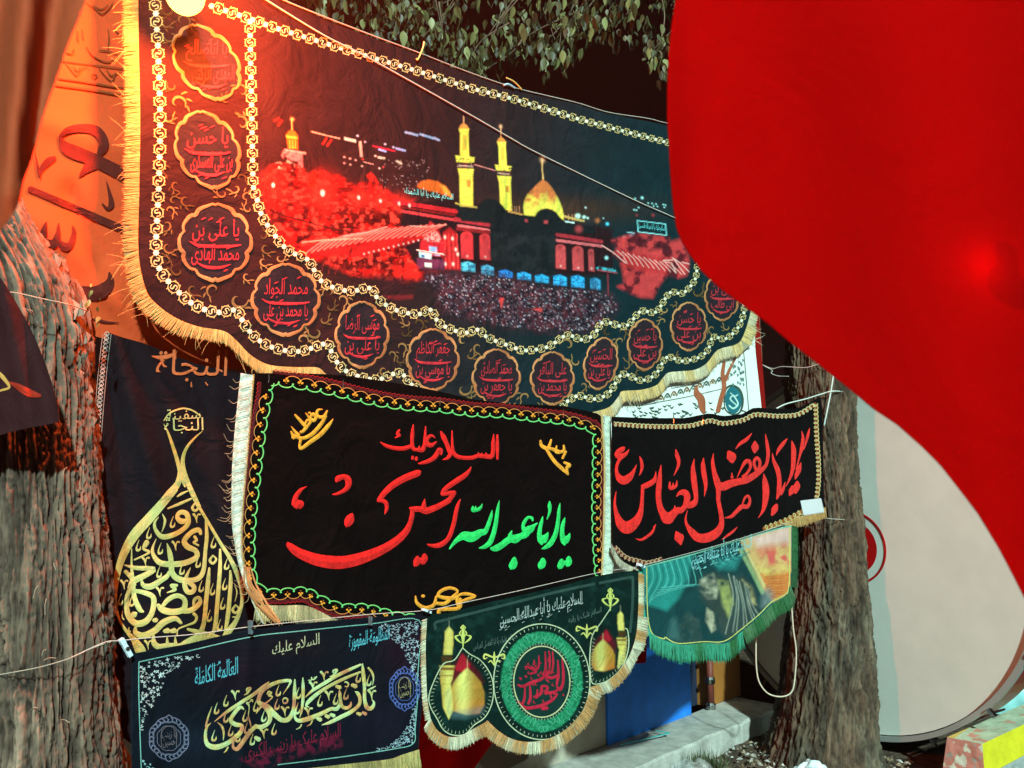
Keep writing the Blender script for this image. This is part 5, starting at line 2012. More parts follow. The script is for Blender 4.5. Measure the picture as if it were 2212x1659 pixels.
strokes(mb, S4, Tt, """
640 -10 70, 580 60 78, 520 130 82, 380 290 95, 245 440 96, 150 600 80, 85 780 62, 50 1000 48, 60 1150 32, 100 1290 24, 175 1400 34, 235 1470 60, 290 1560 100, 320 1620 90
775 -10 26, 880 180 28, 980 350 30, 1080 520 32, 1180 680 40, 1260 860 46, 1295 1000 40, 1290 1130 34, 1240 1280 42, 1155 1400 60, 1080 1492 20
660 72 12, 702 44 25, 766 14 10
568 188 14, 680 142 28, 802 90 20
770 300 30, 702 312 56, 660 272 40, 690 224 44, 752 240 50, 768 330 46, 702 402 46, 600 452 50, 510 462 50, 452 402 36, 438 330 24, 478 270 6
892 440 26, 870 396 46, 800 420 46, 730 500 50, 760 560 56, 840 600 50, 850 660 50, 760 712 55, 640 732 55, 500 722 56, 432 652 40, 418 580 26, 455 484 6
560 528 8, 586 620 46, 602 720 50, 612 820 55, 680 880 60, 800 890 50, 880 860 50, 920 780 42, 936 600 36, 950 450 36, 940 300 18
790 768 8, 752 850 34, 732 930 46, 760 1000 50, 812 1000 46, 822 950 46, 742 890 38
140 740 8, 250 768 40, 430 780 46, 345 840 56, 230 900 60, 185 970 30
214 580 8, 214 760 24, 226 900 42, 240 1050 46, 290 1170 50, 330 1200 20
582 800 20, 560 850 44, 500 892 50, 402 950 60, 330 938 46, 308 880 16
240 920 50, 180 1020 46, 164 1120 46, 180 1230 56, 250 1310 62, 340 1300 62, 402 1230 52, 430 1130 52, 420 1050 52, 330 1008 46, 228 990 34
150 800 36, 215 870 44, 225 930 30
470 1130 36, 520 1180 62, 620 1200 62, 722 1172 56, 732 1080 46, 660 1040 46, 570 1080 46, 500 1170 30
720 1192 50, 802 1180 52, 880 1112 46, 872 1058 30, 830 1080 34, 818 1142 16
702 1312 26, 640 1264 50, 530 1300 62, 440 1382 62, 330 1432 62, 252 1400 50, 258 1330 16
430 1408 10, 432 1500 52, 480 1540 56, 560 1530 52, 620 1530 52, 690 1530 46, 760 1500 70, 900 1450 86, 1070 1452 34
1080 1450 30, 900 1405 48, 760 1368 24
560 1440 8, 565 1520 40
640 1440 8, 645 1520 40
975 768 18, 962 900 42, 942 1100 42, 922 1300 42, 885 1400 46, 830 1390 30
1080 585 20, 1080 750 36, 1066 950 40, 1050 1150 40, 1030 1350 40, 990 1440 16
1180 796 20, 1184 900 36, 1170 1100 40, 1150 1280 40, 1120 1425 12
210 1240 30, 237 1225 60, 260 1212 30
428 1282 40, 460 1278 44
530 1390 34, 575 1380 54
595 1390 34, 640 1380 54
345 560 30, 370 520 34, 350 510 20, 330 580 26, 385 610 26, 350 640 20, 240 690 16
820 1215 30, 850 1250 28, 830 1300 24, 760 1330 18, 670 1370 14, 660 1440 12
560 1012 8, 640 980 34, 600 940 30, 660 940 30
830 460 30, 850 500 26, 820 520 20, 870 550 20
""", gold, 0.0022, 0.0006)


def tick(mb, sh, cr, x, y, s, col, lift=0.0022):
    strokes(mb, sh, cr, "%f %f 4, %f %f %f, %f %f %f, %f %f %f, %f %f 3" % (x + 12 * s, y - 60 * s, x - 10 * s, y, 11 * s, x - 8 * s, y + 32 * s, 20 * s, x + 18 * s, y + 24 * s, 16 * s, x + 24 * s, y - 6 * s), col, lift, 0.0003, per=3)


def veem(mb, sh, cr, x, y, s, col, lift=0.0022):
    strokes(mb, sh, cr, "%f %f %f, %f %f %f, %f %f 4\n%f %f 6, %f %f %f, %f %f %f" % (x - 32 * s, y - 40 * s, 24 * s, x - 8 * s, y - 10 * s, 20 * s, x + 4 * s, y + 50 * s,
                                                                          x, y + 20 * s, x + 12 * s, y - 32 * s, 12 * s, x + 36 * s, y - 34 * s, 20 * s), col, lift, 0.0003, per=3)


for (x, y) in [(610, 330), (378, 440), (275, 560), (490, 590), (860, 720), (702, 790), (478, 820), (1010, 530), (1140, 740), (1120, 940), (890, 960), (1000, 990), (970, 1250), (1100, 1130), (1072, 1340), (100, 1090), (210, 1100)]:
    tick(mb, S4, Tt, x, y, 1.15, gold)
strokes(mb, S4, Tt, "515 240 6, 540 300 24, 530 360 18, 508 420 4\n125 1190 6, 120 1250 16, 140 1275 12\n190 1350 6, 185 1385 16, 205 1390 10\n1225 940 6, 1245 1010 12, 1225 1100 4\n1200 1250 8, 1230 1250 20", gold, 0.0022, .0003)
for (x, y) in [(850, 280), (645, 550), (140, 930), (490, 1000), (350, 705), (375, 1520)]:
    veem(mb, S4, Tt, x, y, 1.0, gold)
for (x, y) in [(1010, 685), (838, 170), (1232, 1170)]:
    strokes(mb, S4, Tt, "%d %d 14, %d %d 26, %d %d 24, %d %d 20, %d %d 14" % (x, y - 40, x - 30, y + 10, x, y + 40, x + 32, y, x, y - 40), gold, 0.0022, .0003)
c4 = crop(0, 800, 2.033)
strokes(mb, S4, c4, """
1062 1122 4, 1090 1180 14, 1125 1280 22, 1155 1380 26, 1166 1440 30, 1150 1510 40, 1100 1570 46, 1040 1640 40
1312 1168 4, 1262 1212 12, 1212 1272 18, 1186 1340 24, 1188 1412 30, 1216 1500 32, 1252 1580 32, 1290 1660 28
1172 1440 16, 1185 1490 20, 1200 1530 10
""", gold, 0.0022, 0.0005)
text(mb, S4, "سفینة", (1075 / 3 , 542 + 1110 / 3), (1300 / 3, 542 + 1100 / 3), 24, (0.62, 0.50, 0.2), 0.004, tall=1.3)
text(mb, S4, "النجاة", (1066 / 3, 542 + 1185 / 3), (1318 / 3, 542 + 1180 / 3), 30, (0.62, 0.50, 0.2), 0.0045, tall=1.3)
strokes(mb, S4, c4, "1062 1100 6, 1090 1060 10, 1130 1035 10, 1190 1020 10, 1250 1035 10, 1300 1070 8", gold, 0.0022, .0003)
mb.build("golden_drop_calligraphy", M_PRINT, b4)
mb = MB()
oc = (0.7, 0.14, 0.05)
text(mb, S4, "النجاة", (1005 / 3, 542 + 842 / 3), (1465 / 3, 542 + 850 / 3), 66, oc, 0.0045, tall=1.1, slant=.08)
strokes(mb, S4, c4, "985 682 6, 1040 690 26, 1100 680 24, 1150 650 8\n1050 700 6, 1060 740 14, 1080 750 8\n1140 660 4, 1135 700 14\n1400 760 6, 1440 780 12\n1240 850 6, 1240 880 12\n1330 850 6,1345 870 10", oc, 0.0024, .0004)
mb.build("orange_lettering", M_PRINT, b4)
mb = MB()
P = resample(spline(pts2("231 722 224 780 218 840 213 900 209 960 205 1040 202 1120"), per=5), 9)
for i in range(len(P) - 1):
    x, y = P[i]
    for (a, b_) in ((-1, 1), (1, -1)):
        ribbon(mb, S4, [(x - 4 * a, y - 3, 1.2), (x + 1 * a, y - 5, 1.8), (x + 5 * a, y, 1.8), (x + 1 * a, y + 3, 1.8), (x - 1.5 * a, y, 1.2)], (0.42, 0.38, 0.34), 0.0022, .0003, per=2)
for dx in (-9, 9):
    ribbon(mb, S4, np.column_stack([P + [dx, 0], np.full(len(P), 1.4)]), (0.32, 0.28, 0.24), 0.0022, .0003, raw=True)
mb.build("scroll_border", M_PRINT, b4)
fr = pts2("233 1562 262 1592 300 1622")
mb = MB()
mb.add(S4.P(pts2("236 1566 290 1650 300 1720 236 1720"), 0.004), [(0, 1, 2, 3)], (0.55, 0.34, 0.09))
for i in range(26):
    x = 238 + i * 2.2
    ribbon(mb, S4, [(x, 1568 + i * 3.2, 2), (x + random.uniform(-2, 2), 1640 + i * 2, 2.2), (x + random.uniform(-3, 3), 1715, 1.6)], np.array((0.60, 0.36, 0.10)) * random.uniform(.6, 1.2), 0.006, .001)
mb.build("gold_fringe", M_FRINGE, b4, kind="stuff")

# ------------------------------------------------------------------ 5 bottom-left printed banner
S5 = Sheet(-0.055, 0.006, 53, folds=[(541, 1358, 520, 1660, 14, 0.007), (800, 1335, 810, 1650, 12, -0.005), (300, 1415, 330, 1650, 12, 0.004)])
b5 = thing("banner", "dark blue-black printed banner with mottled gold calligraphy and white filigree corners", "banner", at_sheet(S5, 600, 1655))
poly5 = pts2("285 1412 330 1404 400 1392 470 1375 541 1360 600 1352 700 1342 800 1333 860 1330 921 1325 922 1380 917 1460 913 1520 907 1570 904 1619 870 1630 840 1640 770 1648 707 1655 600 1668 450 1700 300 1740 284 1660 283 1540")
Z = crop(640, 2080, 3.687)
PZ = Print(283, 1322, 924, 1700, 2.5, (0.0035, 0.006, 0.011))
for (x, y, rx, ry, cc) in [(880, 1400, 60, 70, (0.035, 0.01, 0.025)), (500, 1450, 90, 50, (0.022, 0.008, 0.02)), (420, 1600, 80, 40, (0.010, 0.02, 0.04)), (820, 1560, 70, 50, (0.014, 0.012, 0.03)), (640, 1400, 90, 30, (0.02, 0.012, 0.016))]:
    PZ.blob(x, y, rx, ry, np.array(cc) * .6, .7)
PZ.poly(pts2("520 1640 600 1615 720 1590 735 1588 738 1612 650 1632 560 1660"), (0.13, 0.008, 0.03), 6, .8, ntex(9, 60, .4, .6))
cloth(S5, poly5, (0.008, 0.013, 0.022), "cloth", M_PRINT, b5, step=14)
PZ.build(S5, "printed_ground", M_PRINT, b5, clip=poly5)
mb = MB()


def goldz(x, y):
    n_ = fbm(np.array([[x / 22., y / 22., 3.]]), 71, 3)[0]
    a, b_, c_ = np.array((0.52, 0.20, 0.10)), np.array((0.58, 0.44, 0.14)), np.array((0.50, 0.62, 0.30))
    t = np.clip((n_ - .3) / .4, 0, 1)
    return tuple(a * (1 - t * 2) + b_ * t * 2 if t < .5 else b_ * (2 - 2 * t) + c_ * (2 * t - 1))


strokes(mb, S5, Z, """
1900 132 16, 1910 250 50, 1924 400 42, 1926 550 46, 1956 648 58, 2010 650 52, 2036 590 30, 2006 548 6
1968 178 26, 2010 230 32, 2030 300 20, 2020 386 5
1955 442 8, 2010 420 24, 2056 394 8
1812 458 8, 1846 480 46, 1870 540 42, 1856 620 46, 1760 700 52, 1640 760 52, 1520 820 44, 1422 852 6
1766 578 8, 1760 622 36, 1718 652 46, 1660 632 46, 1640 550 42, 1634 480 40, 1630 436 8
1642 598 40, 1600 660 52, 1530 662 46, 1450 702 52, 1350 746 58, 1250 782 62, 1150 800 52, 1108 762 36, 1114 700 24, 1142 596 6
1882 142 28, 1750 200 42, 1600 272 46, 1450 362 46, 1320 442 40, 1226 528 6
1878 228 24, 1700 300 40, 1550 372 42, 1400 462 46, 1282 560 52, 1240 622 30, 1272 642 12
1200 296 14, 1202 400 42, 1200 550 40, 1186 680 30, 1164 764 6
1106 318 18, 1102 450 46, 1096 600 44, 1080 702 52, 1030 782 62, 950 792 62, 862 722 72, 780 642 82, 690 592 60, 682 540 52, 722 450 56, 820 382 52, 930 342 46, 1048 330 40, 1040 380 22, 965 492 4
702 602 40, 762 642 62, 812 732 62, 800 820 52, 722 872 58, 650 870 50
655 856 50, 582 930 56, 502 1040 56, 430 1132 52, 380 1110 36, 386 1030 20, 402 956 6
506 668 18, 470 642 42, 412 690 50, 352 790 52, 402 842 60, 482 862 52, 470 932 56, 402 1000 62, 300 1072 62, 180 1112 72, 82 1082 62, 55 990 42, 70 880 30, 122 826 6
132 636 6, 90 750 20, 62 862 26, 80 880 20
802 346 10, 750 392 46, 620 492 46, 450 602 46, 300 702 40, 158 814 6
1590 395 40, 1640 412 56
1775 380 44, 1825 398 62
1465 740 40, 1505 758 56
1525 726 40, 1570 745 52
1368 774 40, 1412 792 56
1835 712 36, 1878 728 48
1900 705 36, 1942 722 48
640 998 50, 690 1026 60
196 820 8, 250 870 30, 270 950 26, 264 1034 6
545 590 40, 570 640 14, 560 740 12, 580 820 20, 595 890 6
560 600 8, 600 555 20, 610 580 14
780 490 20, 800 460 26, 830 475 22, 800 505 30, 840 530 16, 700 650 24, 650 720 8
960 560 12, 985 535 22, 1020 550 22, 1010 590 22, 975 595 20, 962 555 12
1690 355 10, 1705 345 20, 1735 365 20, 1725 400 20, 1695 398 16
510 500 8, 545 480 24, 585 420 30, 545 425 24, 540 455 18
1515 285 8, 1560 265 24, 1602 205 30, 1560 212 24, 1556 240 18
1120 905 6, 1165 880 16, 1185 845 18
1245 868 6, 1290 842 16, 1312 800 18
270 1180 6, 300 1150 20, 322 1110 20
1260 325 8, 1300 325 16, 1300 290 12, 1320 320 16, 1350 300 18, 1360 280 12
1330 295 8, 1365 285 14
""", goldz, 0.0034, 0.0006, wk=0.88)
for (x, y) in [(1395, 580), (1140, 490), (1845, 300), (1970, 340), (1700, 500), (1580, 560), (905, 460), (890, 620), (735, 760), (640, 640), (515, 760), (430, 1000), (535, 900), (290, 770), (180, 670), (290, 580), (150, 990), (345, 930), (600, 1035), (855, 915), (1130, 670)]:
    tick(mb, S5, Z, x, y, 1.35, goldz, 0.0034)
for (x, y) in [(405, 500), (1450, 275), (1320, 395), (1505, 505), (990, 690), (1265, 700), (742, 950), (2010, 495)]:
    veem(mb, S5, Z, x, y, 1.25, goldz, 0.0034)
mb.build("gold_calligraphy", M_PRINT, b5)
mb = MB()
text(mb, S5, "السلام عليك", (588, 1425), (690, 1402), 32, (0.55, 0.48, 0.30), 0.0034, tall=1.25)
mb.build("gold_line", M_PRINT, b5)
mb = MB()
text(mb, S5, "العالمة الكاملة", (421, 1482), (514, 1456), 34, (0.10, 0.42, 0.52), 0.0034, tall=1.35)
mb.build("blue_line", M_PRINT, b5)
mb = MB()
text(mb, S5, "المظلومة المقهورة", (754, 1408), (842, 1388), 34, (0.10, 0.42, 0.52), 0.0034, tall=1.35)
for (x0, y0, x1, y1) in ((421, 1482, 514, 1456), (754, 1408, 842, 1388)):
    for k_ in range(14):
        u = (k_ + .5) / 14
        x, y = x0 + (x1 - x0) * u, y0 + (y1 - y0) * u - random.uniform(14, 34)
        ribbon(mb, S5, [(x - 2, y + 2, .7), (x + 3, y - 2, 1.0)], (0.10, 0.42, 0.52), 0.0036, .0002, per=1)
mb.build("blue_line", M_PRINT, b5)
mb = MB()
text(mb, S5, "السلام علیک یا زینب الکبری", (530, 1654), (736, 1604), 40, (0.20, 0.012, 0.035), 0.0034, tall=1.2)
mb.build("dark_red_line", M_PRINT, b5)
mb = MB()
for pth in ("300 1430 400 1408 541 1376 640 1364 800 1348 905 1340 905 1420 900 1480", "300 1430 300 1500 303 1600 306 1680", "903 1500 897 1570 893 1606 850 1618 760 1632 700 1640 600 1652"):
    P = spline(pts2(pth), per=5)
    ribbon(mb, S5, np.column_stack([P, np.full(len(P), 2.0)]), (0.18, 0.42, 0.36), 0.0032, .0003, raw=True)
mb.build("thin_green_frame", M_PRINT, b5)


def filigree(mb, sh, poly, n, col, s0=4.5, lift=0.0032):
    b0, b1_ = poly.min(0), poly.max(0)
    k = 0
    t = 0
    pl_ = []
    while k < n and t < n * 40:
        t += 1
        p = b0 + (b1_ - b0) * rng.random(2)
        if not in_poly(p[None], poly)[0]:
            continue
        if any((p[0] - q_[0]) ** 2 + (p[1] - q_[1]) ** 2 < (s0 * 1.15) ** 2 for q_ in pl_):
            continue
        pl_.append(p)
        k += 1
        a0 = random.uniform(0, 6.28)
        s = s0 * random.uniform(.5, 1.15)
        if random.random() < .55:
            for q_ in range(4):
                a = a0 + q_ * 1.57
                ribbon(mb, sh, [(p[0], p[1], .8), (p[0] + s * .6 * math.cos(a), p[1] + s * .6 * math.sin(a), s * .55), (p[0] + s * math.cos(a), p[1] + s * math.sin(a), .6)], np.array(col) * random.uniform(.6, 1.1), lift, .0002, per=1)
        else:
            ribbon(mb, sh, [(p[0] + s * math.cos(a0 + j), p[1] + s * math.sin(a0 + j) * (.9 - j * .1), 1.3) for j in range(5)], np.array(col) * random.uniform(.4, .9), lift, .0002, per=2)


mb = MB()
wc = (0.60, 0.66, 0.66)
filigree(mb, S5, pts2("303 1432 450 1408 400 1432 362 1460 345 1500 325 1530 306 1580"), 80, wc, 4.3)
filigree(mb, S5, pts2("815 1350 904 1342 902 1500 896 1478 886 1430 868 1400 840 1372"), 95, (0.45, 0.58, 0.68), 4.0)
filigree(mb, S5, pts2("903 1505 897 1570 892 1604 802 1624 840 1612 868 1590 886 1560"), 80, (0.36, 0.52, 0.6), 3.8)
filigree(mb, S5, pts2("303 1640 330 1650 345 1690 305 1690"), 12, (0.3, 0.55, 0.6), 4.5)
mb.build("white_filigree_corners", M_PRINT, b5, kind="stuff")
for (cx, cy, rx, ry, cc) in [(365, 1595, 44, 46, (0.13, 0.14, 0.22)), (874, 1488, 34, 44, (0.07, 0.11, 0.34))]:
    mb = MB()
    for k_ in range(3):
        a = np.linspace(0, 2 * np.pi, 73)
        r = (1 - .2 * k_) * (1 - .07 * (1 - np.abs(np.sin(4 * a)))) + (.16 * np.exp(-((np.cos(a)) / .12) ** 2) if k_ == 0 else 0)
        ribbon(mb, S5, np.stack([cx + rx * r * np.cos(a), cy + ry * r * np.sin(a), np.full(73, [2.2, 3.4, 1.4][k_])], 1), np.array(cc) * [1, .8, .9][k_], 0.0033, .0003, closed=True, raw=True)
    for k_ in range(26):
        a = k_ / 26 * 6.283
        ribbon(mb, S5, [(cx + rx * .74 * math.cos(a), cy + ry * .74 * math.sin(a), 1.0), (cx + rx * .88 * math.cos(a + .1), cy + ry * .88 * math.sin(a + .1), 2.4), (cx + rx * .98 * math.cos(a), cy + ry * .98 * math.sin(a), 1)], np.array(cc) * 1.4, 0.0034, .0002, per=1)
    gc = (0.36, 0.30, 0.16) if cx > 500 else (0.16, 0.12, 0.14)
    text(mb, S5, "یا زینب", (cx - rx * .36, cy + ry * .06), (cx + rx * .36, cy - ry * .0), ry * .36, gc, 0.0034, tall=1.5)
    text(mb, S5, "حسین", (cx - rx * .30, cy + ry * .46), (cx + rx * .30, cy + ry * .40), ry * .34, gc, 0.0036, tall=1.3)
    ribbon(mb, S5, [(cx - rx * .36, cy + ry * .4, 1), (cx - rx * .36, cy - ry * .3, 1.3), (cx, cy - ry * .58, 1.3), (cx + rx * .36, cy - ry * .3, 1.3), (cx + rx * .36, cy + ry * .4, 1)], gc, 0.0034, .0002)
    mb.build("lobed_emblem", M_PRINT, b5)
fr = spline(pts2("905 1619 870 1630 840 1640 770 1648 707 1655 600 1668"), per=5)
fringe(S5, fr, 46, "fringe", b5, (0.62, 0.52, 0.20), step=2.3, direc=lambda x, y: (.12, 1), wisps=12)

# ------------------------------------------------------------------ 6 green scalloped banner
S6 = Sheet(-0.06, 0.004, 67, folds=[(1290, 1260, 1280, 1500, 12, 0.006), (1050, 1300, 1040, 1450, 10, -0.004)])
b6 = thing("banner", "dark green scalloped pennant banner with gold domes and a central red inscription roundel", "banner", at_sheet(S6, 1150, 1600))
G = lambda s: crop2(1300, 1632, 2.033)(s)
poly6 = G("130 662 260 655 500 590 750 535 1000 478 1220 415 1380 388 1498 378 1494 600 1478 800 1425 950 1335 1062 1260 1110 1184 1134 1172 1180 1130 1290 1040 1395 930 1462 800 1490 680 1472 590 1420 518 1352 430 1400 340 1450 260 1455 190 1412 148 1340 126 1200 116 900 124 690")
cloth(S6, poly6, (0.002, 0.014, 0.012), "cloth", M_PRINT, b6, step=11)
x0_, y0_ = poly6.min(0)
x1_, y1_ = poly6.max(0)
PG = Print(x0_, y0_, x1_, y1_, 1.7, (0.002, 0.014, 0.012))
nz_ = PG.noise(16, 80, 3)
PG.I += (np.clip(nz_ - .5, 0, 1) * .05)[..., None] * np.array([.25, 1, .8])


def shrine(ox, oy, sc, fl, mdx=0):
    f = lambda s: G(' '.join('%f' % v for v in (pts2(s) * [sc * fl, sc] + [ox, oy]).ravel()))
    # dome
    dm = f("0 180 -4 60 20 0 60 -50 110 -95 160 -50 200 0 222 70 220 150 190 200 100 210")
    a, b_ = dm[:, 0].min(), dm[:, 0].max()
    PG.poly(f("-10 -60 30 -120 80 -185 130 -130 190 -60 215 0 160 -40 110 -80 40 -20 0 40"), (0.10, 0.006, 0.012), 5, .95)
    PG.poly(f("30 -95 50 -130 62 -165 80 -185 98 -165 108 -140 132 -120 128 -90 100 -70 84 -60 66 -76 46 -74"), (0.42, 0.012, 0.025), 2.2, .9)

    def dc(q):
        u = (q[:, 0] - a) / (b_ - a)
        t = np.exp(-((u - .38) / .22) ** 2)[:, None]
        ny = np.clip((q[:, 1] - dm[:, 1].min()) / np.ptp(dm[:, 1]), 0, 1)[:, None]
        return np.array((0.42, 0.20, 0.03)) * (1 - t) + np.array((0.66, 0.60, 0.16)) * t + np.array((.12, -.08, -.01)) * np.clip(ny - .6, 0, 1) * 2
    PG.poly(dm, dc, 2)
    PG.line(f("110 -92 110 -150"), 1.6, (.5, .4, .2), .8)
    # minaret
    f0 = f
    f = lambda s: G(' '.join('%f' % v for v in (pts2(s) * [sc * fl, sc] + [ox + mdx, oy]).ravel()))
    mc = lambda q: np.array((0.45, 0.28, 0.05)) + np.array((.2, .26, .08)) * np.exp(-((((q[:, 0] - f("-40 0")[0, 0]) / 12)) ** 2))[:, None]
    PG.poly(f("-68 -240 -66 -330 -38 -365 -10 -330 -10 -240"), mc, 1.5)
    PG.poly(f("-76 -180 -70 -260 -10 -260 -18 -180"), mc, 1.5)
    PG.poly(f("-90 -170 -16 -170 -24 -110 -80 -110"), (0.06, 0.03, 0.01), 1.3)
    PG.poly(f("-100 -110 -2 -110 -16 -20 -30 10 -92 10"), mc, 1.5)
    PG.poly(f("-100 -98 -2 -98 -4 -80 -98 -80"), (0.2, 0.09, 0.02), 1.3)
    PG.poly(f("-96 -50 -8 -50 -10 -40 -94 -40"), (0.2, 0.09, 0.02), 1.3, .7)
    PG.poly(f("-90 10 -26 10 -20 60 -8 180 -40 240 -78 160"), mc, 1.5)
    PG.poly(f("-60 60 -40 30 -22 70 -22 190 -40 225 -62 150"), (0.52, 0.48, 0.16), 1.5)
    PG.line(f("-38 -365 -38 -420"), 1.3, (.4, .4, .3), .7)


shrine(275, 1105, 1.0, 1, 30)
shrine(1340, 890, 0.68, -1, 12)
PG.poly(G("275 1300 380 1285 490 1262 480 1300 380 1330 290 1330"), (0.10, 0.18, 0.20), 8, .6)
cxg, cyg = G("868 1100")[0]


def ell(cx, cy, rx, ry, n=72, rot=0.0):
    a = np.linspace(0, 2 * np.pi, n + 1)
    X, Y = rx * np.cos(a), ry * np.sin(a)
    return np.stack([cx + X * math.cos(rot) - Y * math.sin(rot), cy + X * math.sin(rot) + Y * math.cos(rot)], 1)


k3 = 1 / 3.0
PG.poly(ell(cxg, cyg, 265 * k3, 325 * k3), (0.010, 0.17, 0.075), 1.5)
PG.poly(ell(cxg, cyg, 265 * k3, 325 * k3), (0.03, 0.30, 0.15), 1.5, .9, ntex(3.2, 91, .47, .6))
PG.poly(ell(cxg, cyg, 200 * k3, 248 * k3), (0.006, 0.030, 0.026), 1.5)
PG.build(S6, "printed_picture", M_PRINT, b6, clip=poly6)
gl = (0.50, 0.56, 0.36)
mb = MB()


def ringl(mb, sh, P, w_, col, lift=0.0034):
    ribbon(mb, sh, np.column_stack([P, np.full(len(P), w_)]), col, lift, .0003, raw=True, closed=True)


ringl(mb, S6, ell(cxg, cyg, 312 * k3, 375 * k3), 2.4, gl)
ringl(mb, S6, ell(cxg, cyg, 182 * k3, 230 * k3), 2.6, (0.55, 0.55, 0.30))
for k_ in range(64):
    a = k_ / 64 * 6.283
    for (ra, rb, l) in ((300, 360, -14), (192, 240, 10)):
        p = np.array([cxg + ra * k3 * math.cos(a), cyg + rb * k3 * math.sin(a)])
        q_ = np.array([cxg + (ra + l) * k3 * math.cos(a), cyg + (rb + l) * k3 * math.sin(a)])
        ribbon(mb, S6, [(*p, 1.8 if k_ % 4 == 0 else 1.0), (*q_, .8)], gl, 0.0034, .0002, per=1)
mb.build("roundel_rings", M_PRINT, b6)
mb = MB()
for pth in ("355 880 300 960 230 985 168 1100 136 1200 150 1270 190 1340 230 1410 290 1445 370 1440 430 1380 500 1330 545 1240 555 1130 530 1040 470 960 400 920 355 880",
            "1310 630 1250 720 1196 800 1180 920 1182 1040 1200 1112 1280 1100 1360 1040 1410 960 1432 860 1425 770 1408 752"):
    P = spline(G(pth), per=4)
    ribbon(mb, S6, np.column_stack([P, np.full(len(P), 2.2)]), gl, 0.0034, .0003, raw=True)
    Q = resample(P, 9)
    ctr = Q.mean(0)
    for i in range(8, len(Q) - 2):
        d = (ctr - Q[i]) / np.hypot(*(ctr - Q[i]))
        p = Q[i] + d * 4
        q_ = Q[i] + d * 10
        ribbon(mb, S6, [(*p, 2.0), (*q_, .6)], np.array(gl) * .6, 0.0034, .0002, per=1)
for (x, y) in ((358, 810), (1312, 570)):
    L_ = "%d %d 4, %d %d 14, %d %d 22, %d %d 12, %d %d 6" % (x, y - 80, x, y - 50, x, y, x, y + 40, x, y + 70)
    strokes(mb, S6, crop(1300, 1632, 2.033), L_, (0.52, 0.56, 0.14), 0.0034, .0003)
    for sg in (-1, 1):
        strokes(mb, S6, crop(1300, 1632, 2.033), "%d %d 4, %d %d 12, %d %d 12, %d %d 5\n%d %d 4, %d %d 10, %d %d 4\n%d %d 4, %d %d 8, %d %d 4" % (x + 8 * sg, y + 40, x + 35 * sg, y + 20, x + 50 * sg, y - 2, x + 25 * sg, y - 12, x + 6 * sg, y, x + 22 * sg, y - 22, x + 10 * sg, y - 45, x + 3 * sg, y - 45, x + 14 * sg, y - 60, x + 3 * sg, y - 75), (0.52, 0.56, 0.14), 0.0034, .0003)
for (x, y) in ((560, 945), (1160, 765)):
    for sg in (-1, 1):
        strokes(mb, S6, crop(1300, 1632, 2.033), "%d %d 6, %d %d 12, %d %d 12, %d %d 10, %d %d 4\n%d %d 5, %d %d 10, %d %d 4" % (x, y, x + 30 * sg, y - 12, x + 62 * sg, y - 22, x + 66 * sg, y + 5, x + 45 * sg, y, x, y + 50, x + 20 * sg, y + 20, x + 38 * sg, y + 30), (0.55, 0.55, 0.15), 0.0034, .0003)
    strokes(mb, S6, crop(1300, 1632, 2.033), "%d %d 4, %d %d 16, %d %d 4" % (x, y - 40, x, y, x, y + 55), (0.55, 0.55, 0.15), 0.0034, .0003)
P = spline(G("180 760 178 720 240 700 560 620 1000 510 1300 450 1440 425 1458 440 1456 600 1440 780"), per=5)
ribbon(mb, S6, np.column_stack([P, np.full(len(P), 6)]), (0.030, 0.065, 0.055), 0.0030, .0002, raw=True)
mb.build("printed_frames", M_PRINT, b6)
mb = MB()
text(mb, S6, "السلام عليك يا أبا عبدالله الحسين", G("598 772")[0], G("1130 628")[0], 44, (0.42, 0.48, 0.46), 0.0036, tall=1.2)
for k_ in range(40):
    u = random.random()
    p = G("598 735")[0] * (1 - u) + G("1130 590")[0] * u + [0, random.uniform(-16, 14)]
    ribbon(mb, S6, [(p[0] - 2, p[1] + 1, .8), (p[0] + 3, p[1] - 2, 1.0)], (0.42, 0.48, 0.46), 0.0038, .0002, per=1)
text(mb, S6, "السلام علیک یا ابا الفضل العباس", G("425 912")[0], G("700 840")[0], 18, (0.11, 0.17, 0.15), 0.0036, tall=1.2)
text(mb, S6, "السلام علیک یا رقیه", G("1042 735")[0], G("1255 665")[0], 16, (0.11, 0.17, 0.15), 0.0036, tall=1.2)
mb.build("pale_lettering", M_PRINT, b6)
cG = crop(1300, 1632, 2.033)
mb = MB()
strokes(mb, S6, cG, """
712 1225 12, 760 1268 20, 820 1265 22, 880 1250 22, 940 1215 18, 968 1180 10, 945 1180 12
1000 950 8, 1008 1040 18, 1005 1110 18, 985 1150 22, 965 1130 12
972 960 8, 975 1050 18, 965 1120 16
980 1050 10, 930 1075 20, 880 1050 20, 915 1040 16, 860 1085 20, 800 1105 20, 745 1130 18, 712 1120 12
890 905 8, 893 1010 16, 880 1060 16
915 900 8, 920 960 14, 918 1020 10
938 905 8, 942 980 14, 935 1030 10
850 930 8, 848 1000 14, 830 1020 14, 800 1000 10
760 1000 10, 800 1015 16, 830 1035 16, 790 1050 14
1000 1130 8, 950 1165 18, 900 1170 20, 905 1135 16, 870 1130 16, 862 1175 20, 820 1200 18
790 1120 8, 795 1200 18, 780 1245 16
760 1130 8, 755 1210 16, 738 1255 12
725 1075 14, 735 1085 14
760 1062 14, 770 1070 14
840 1150 10, 836 1205 16
1005 1180 10, 1010 1190 10
870 1275 22, 905 1270 22
925 1180 8, 930 1205 12
820 960 8, 815 990 12
""", (0.50, 0.018, 0.045), 0.0036, 0.0005)
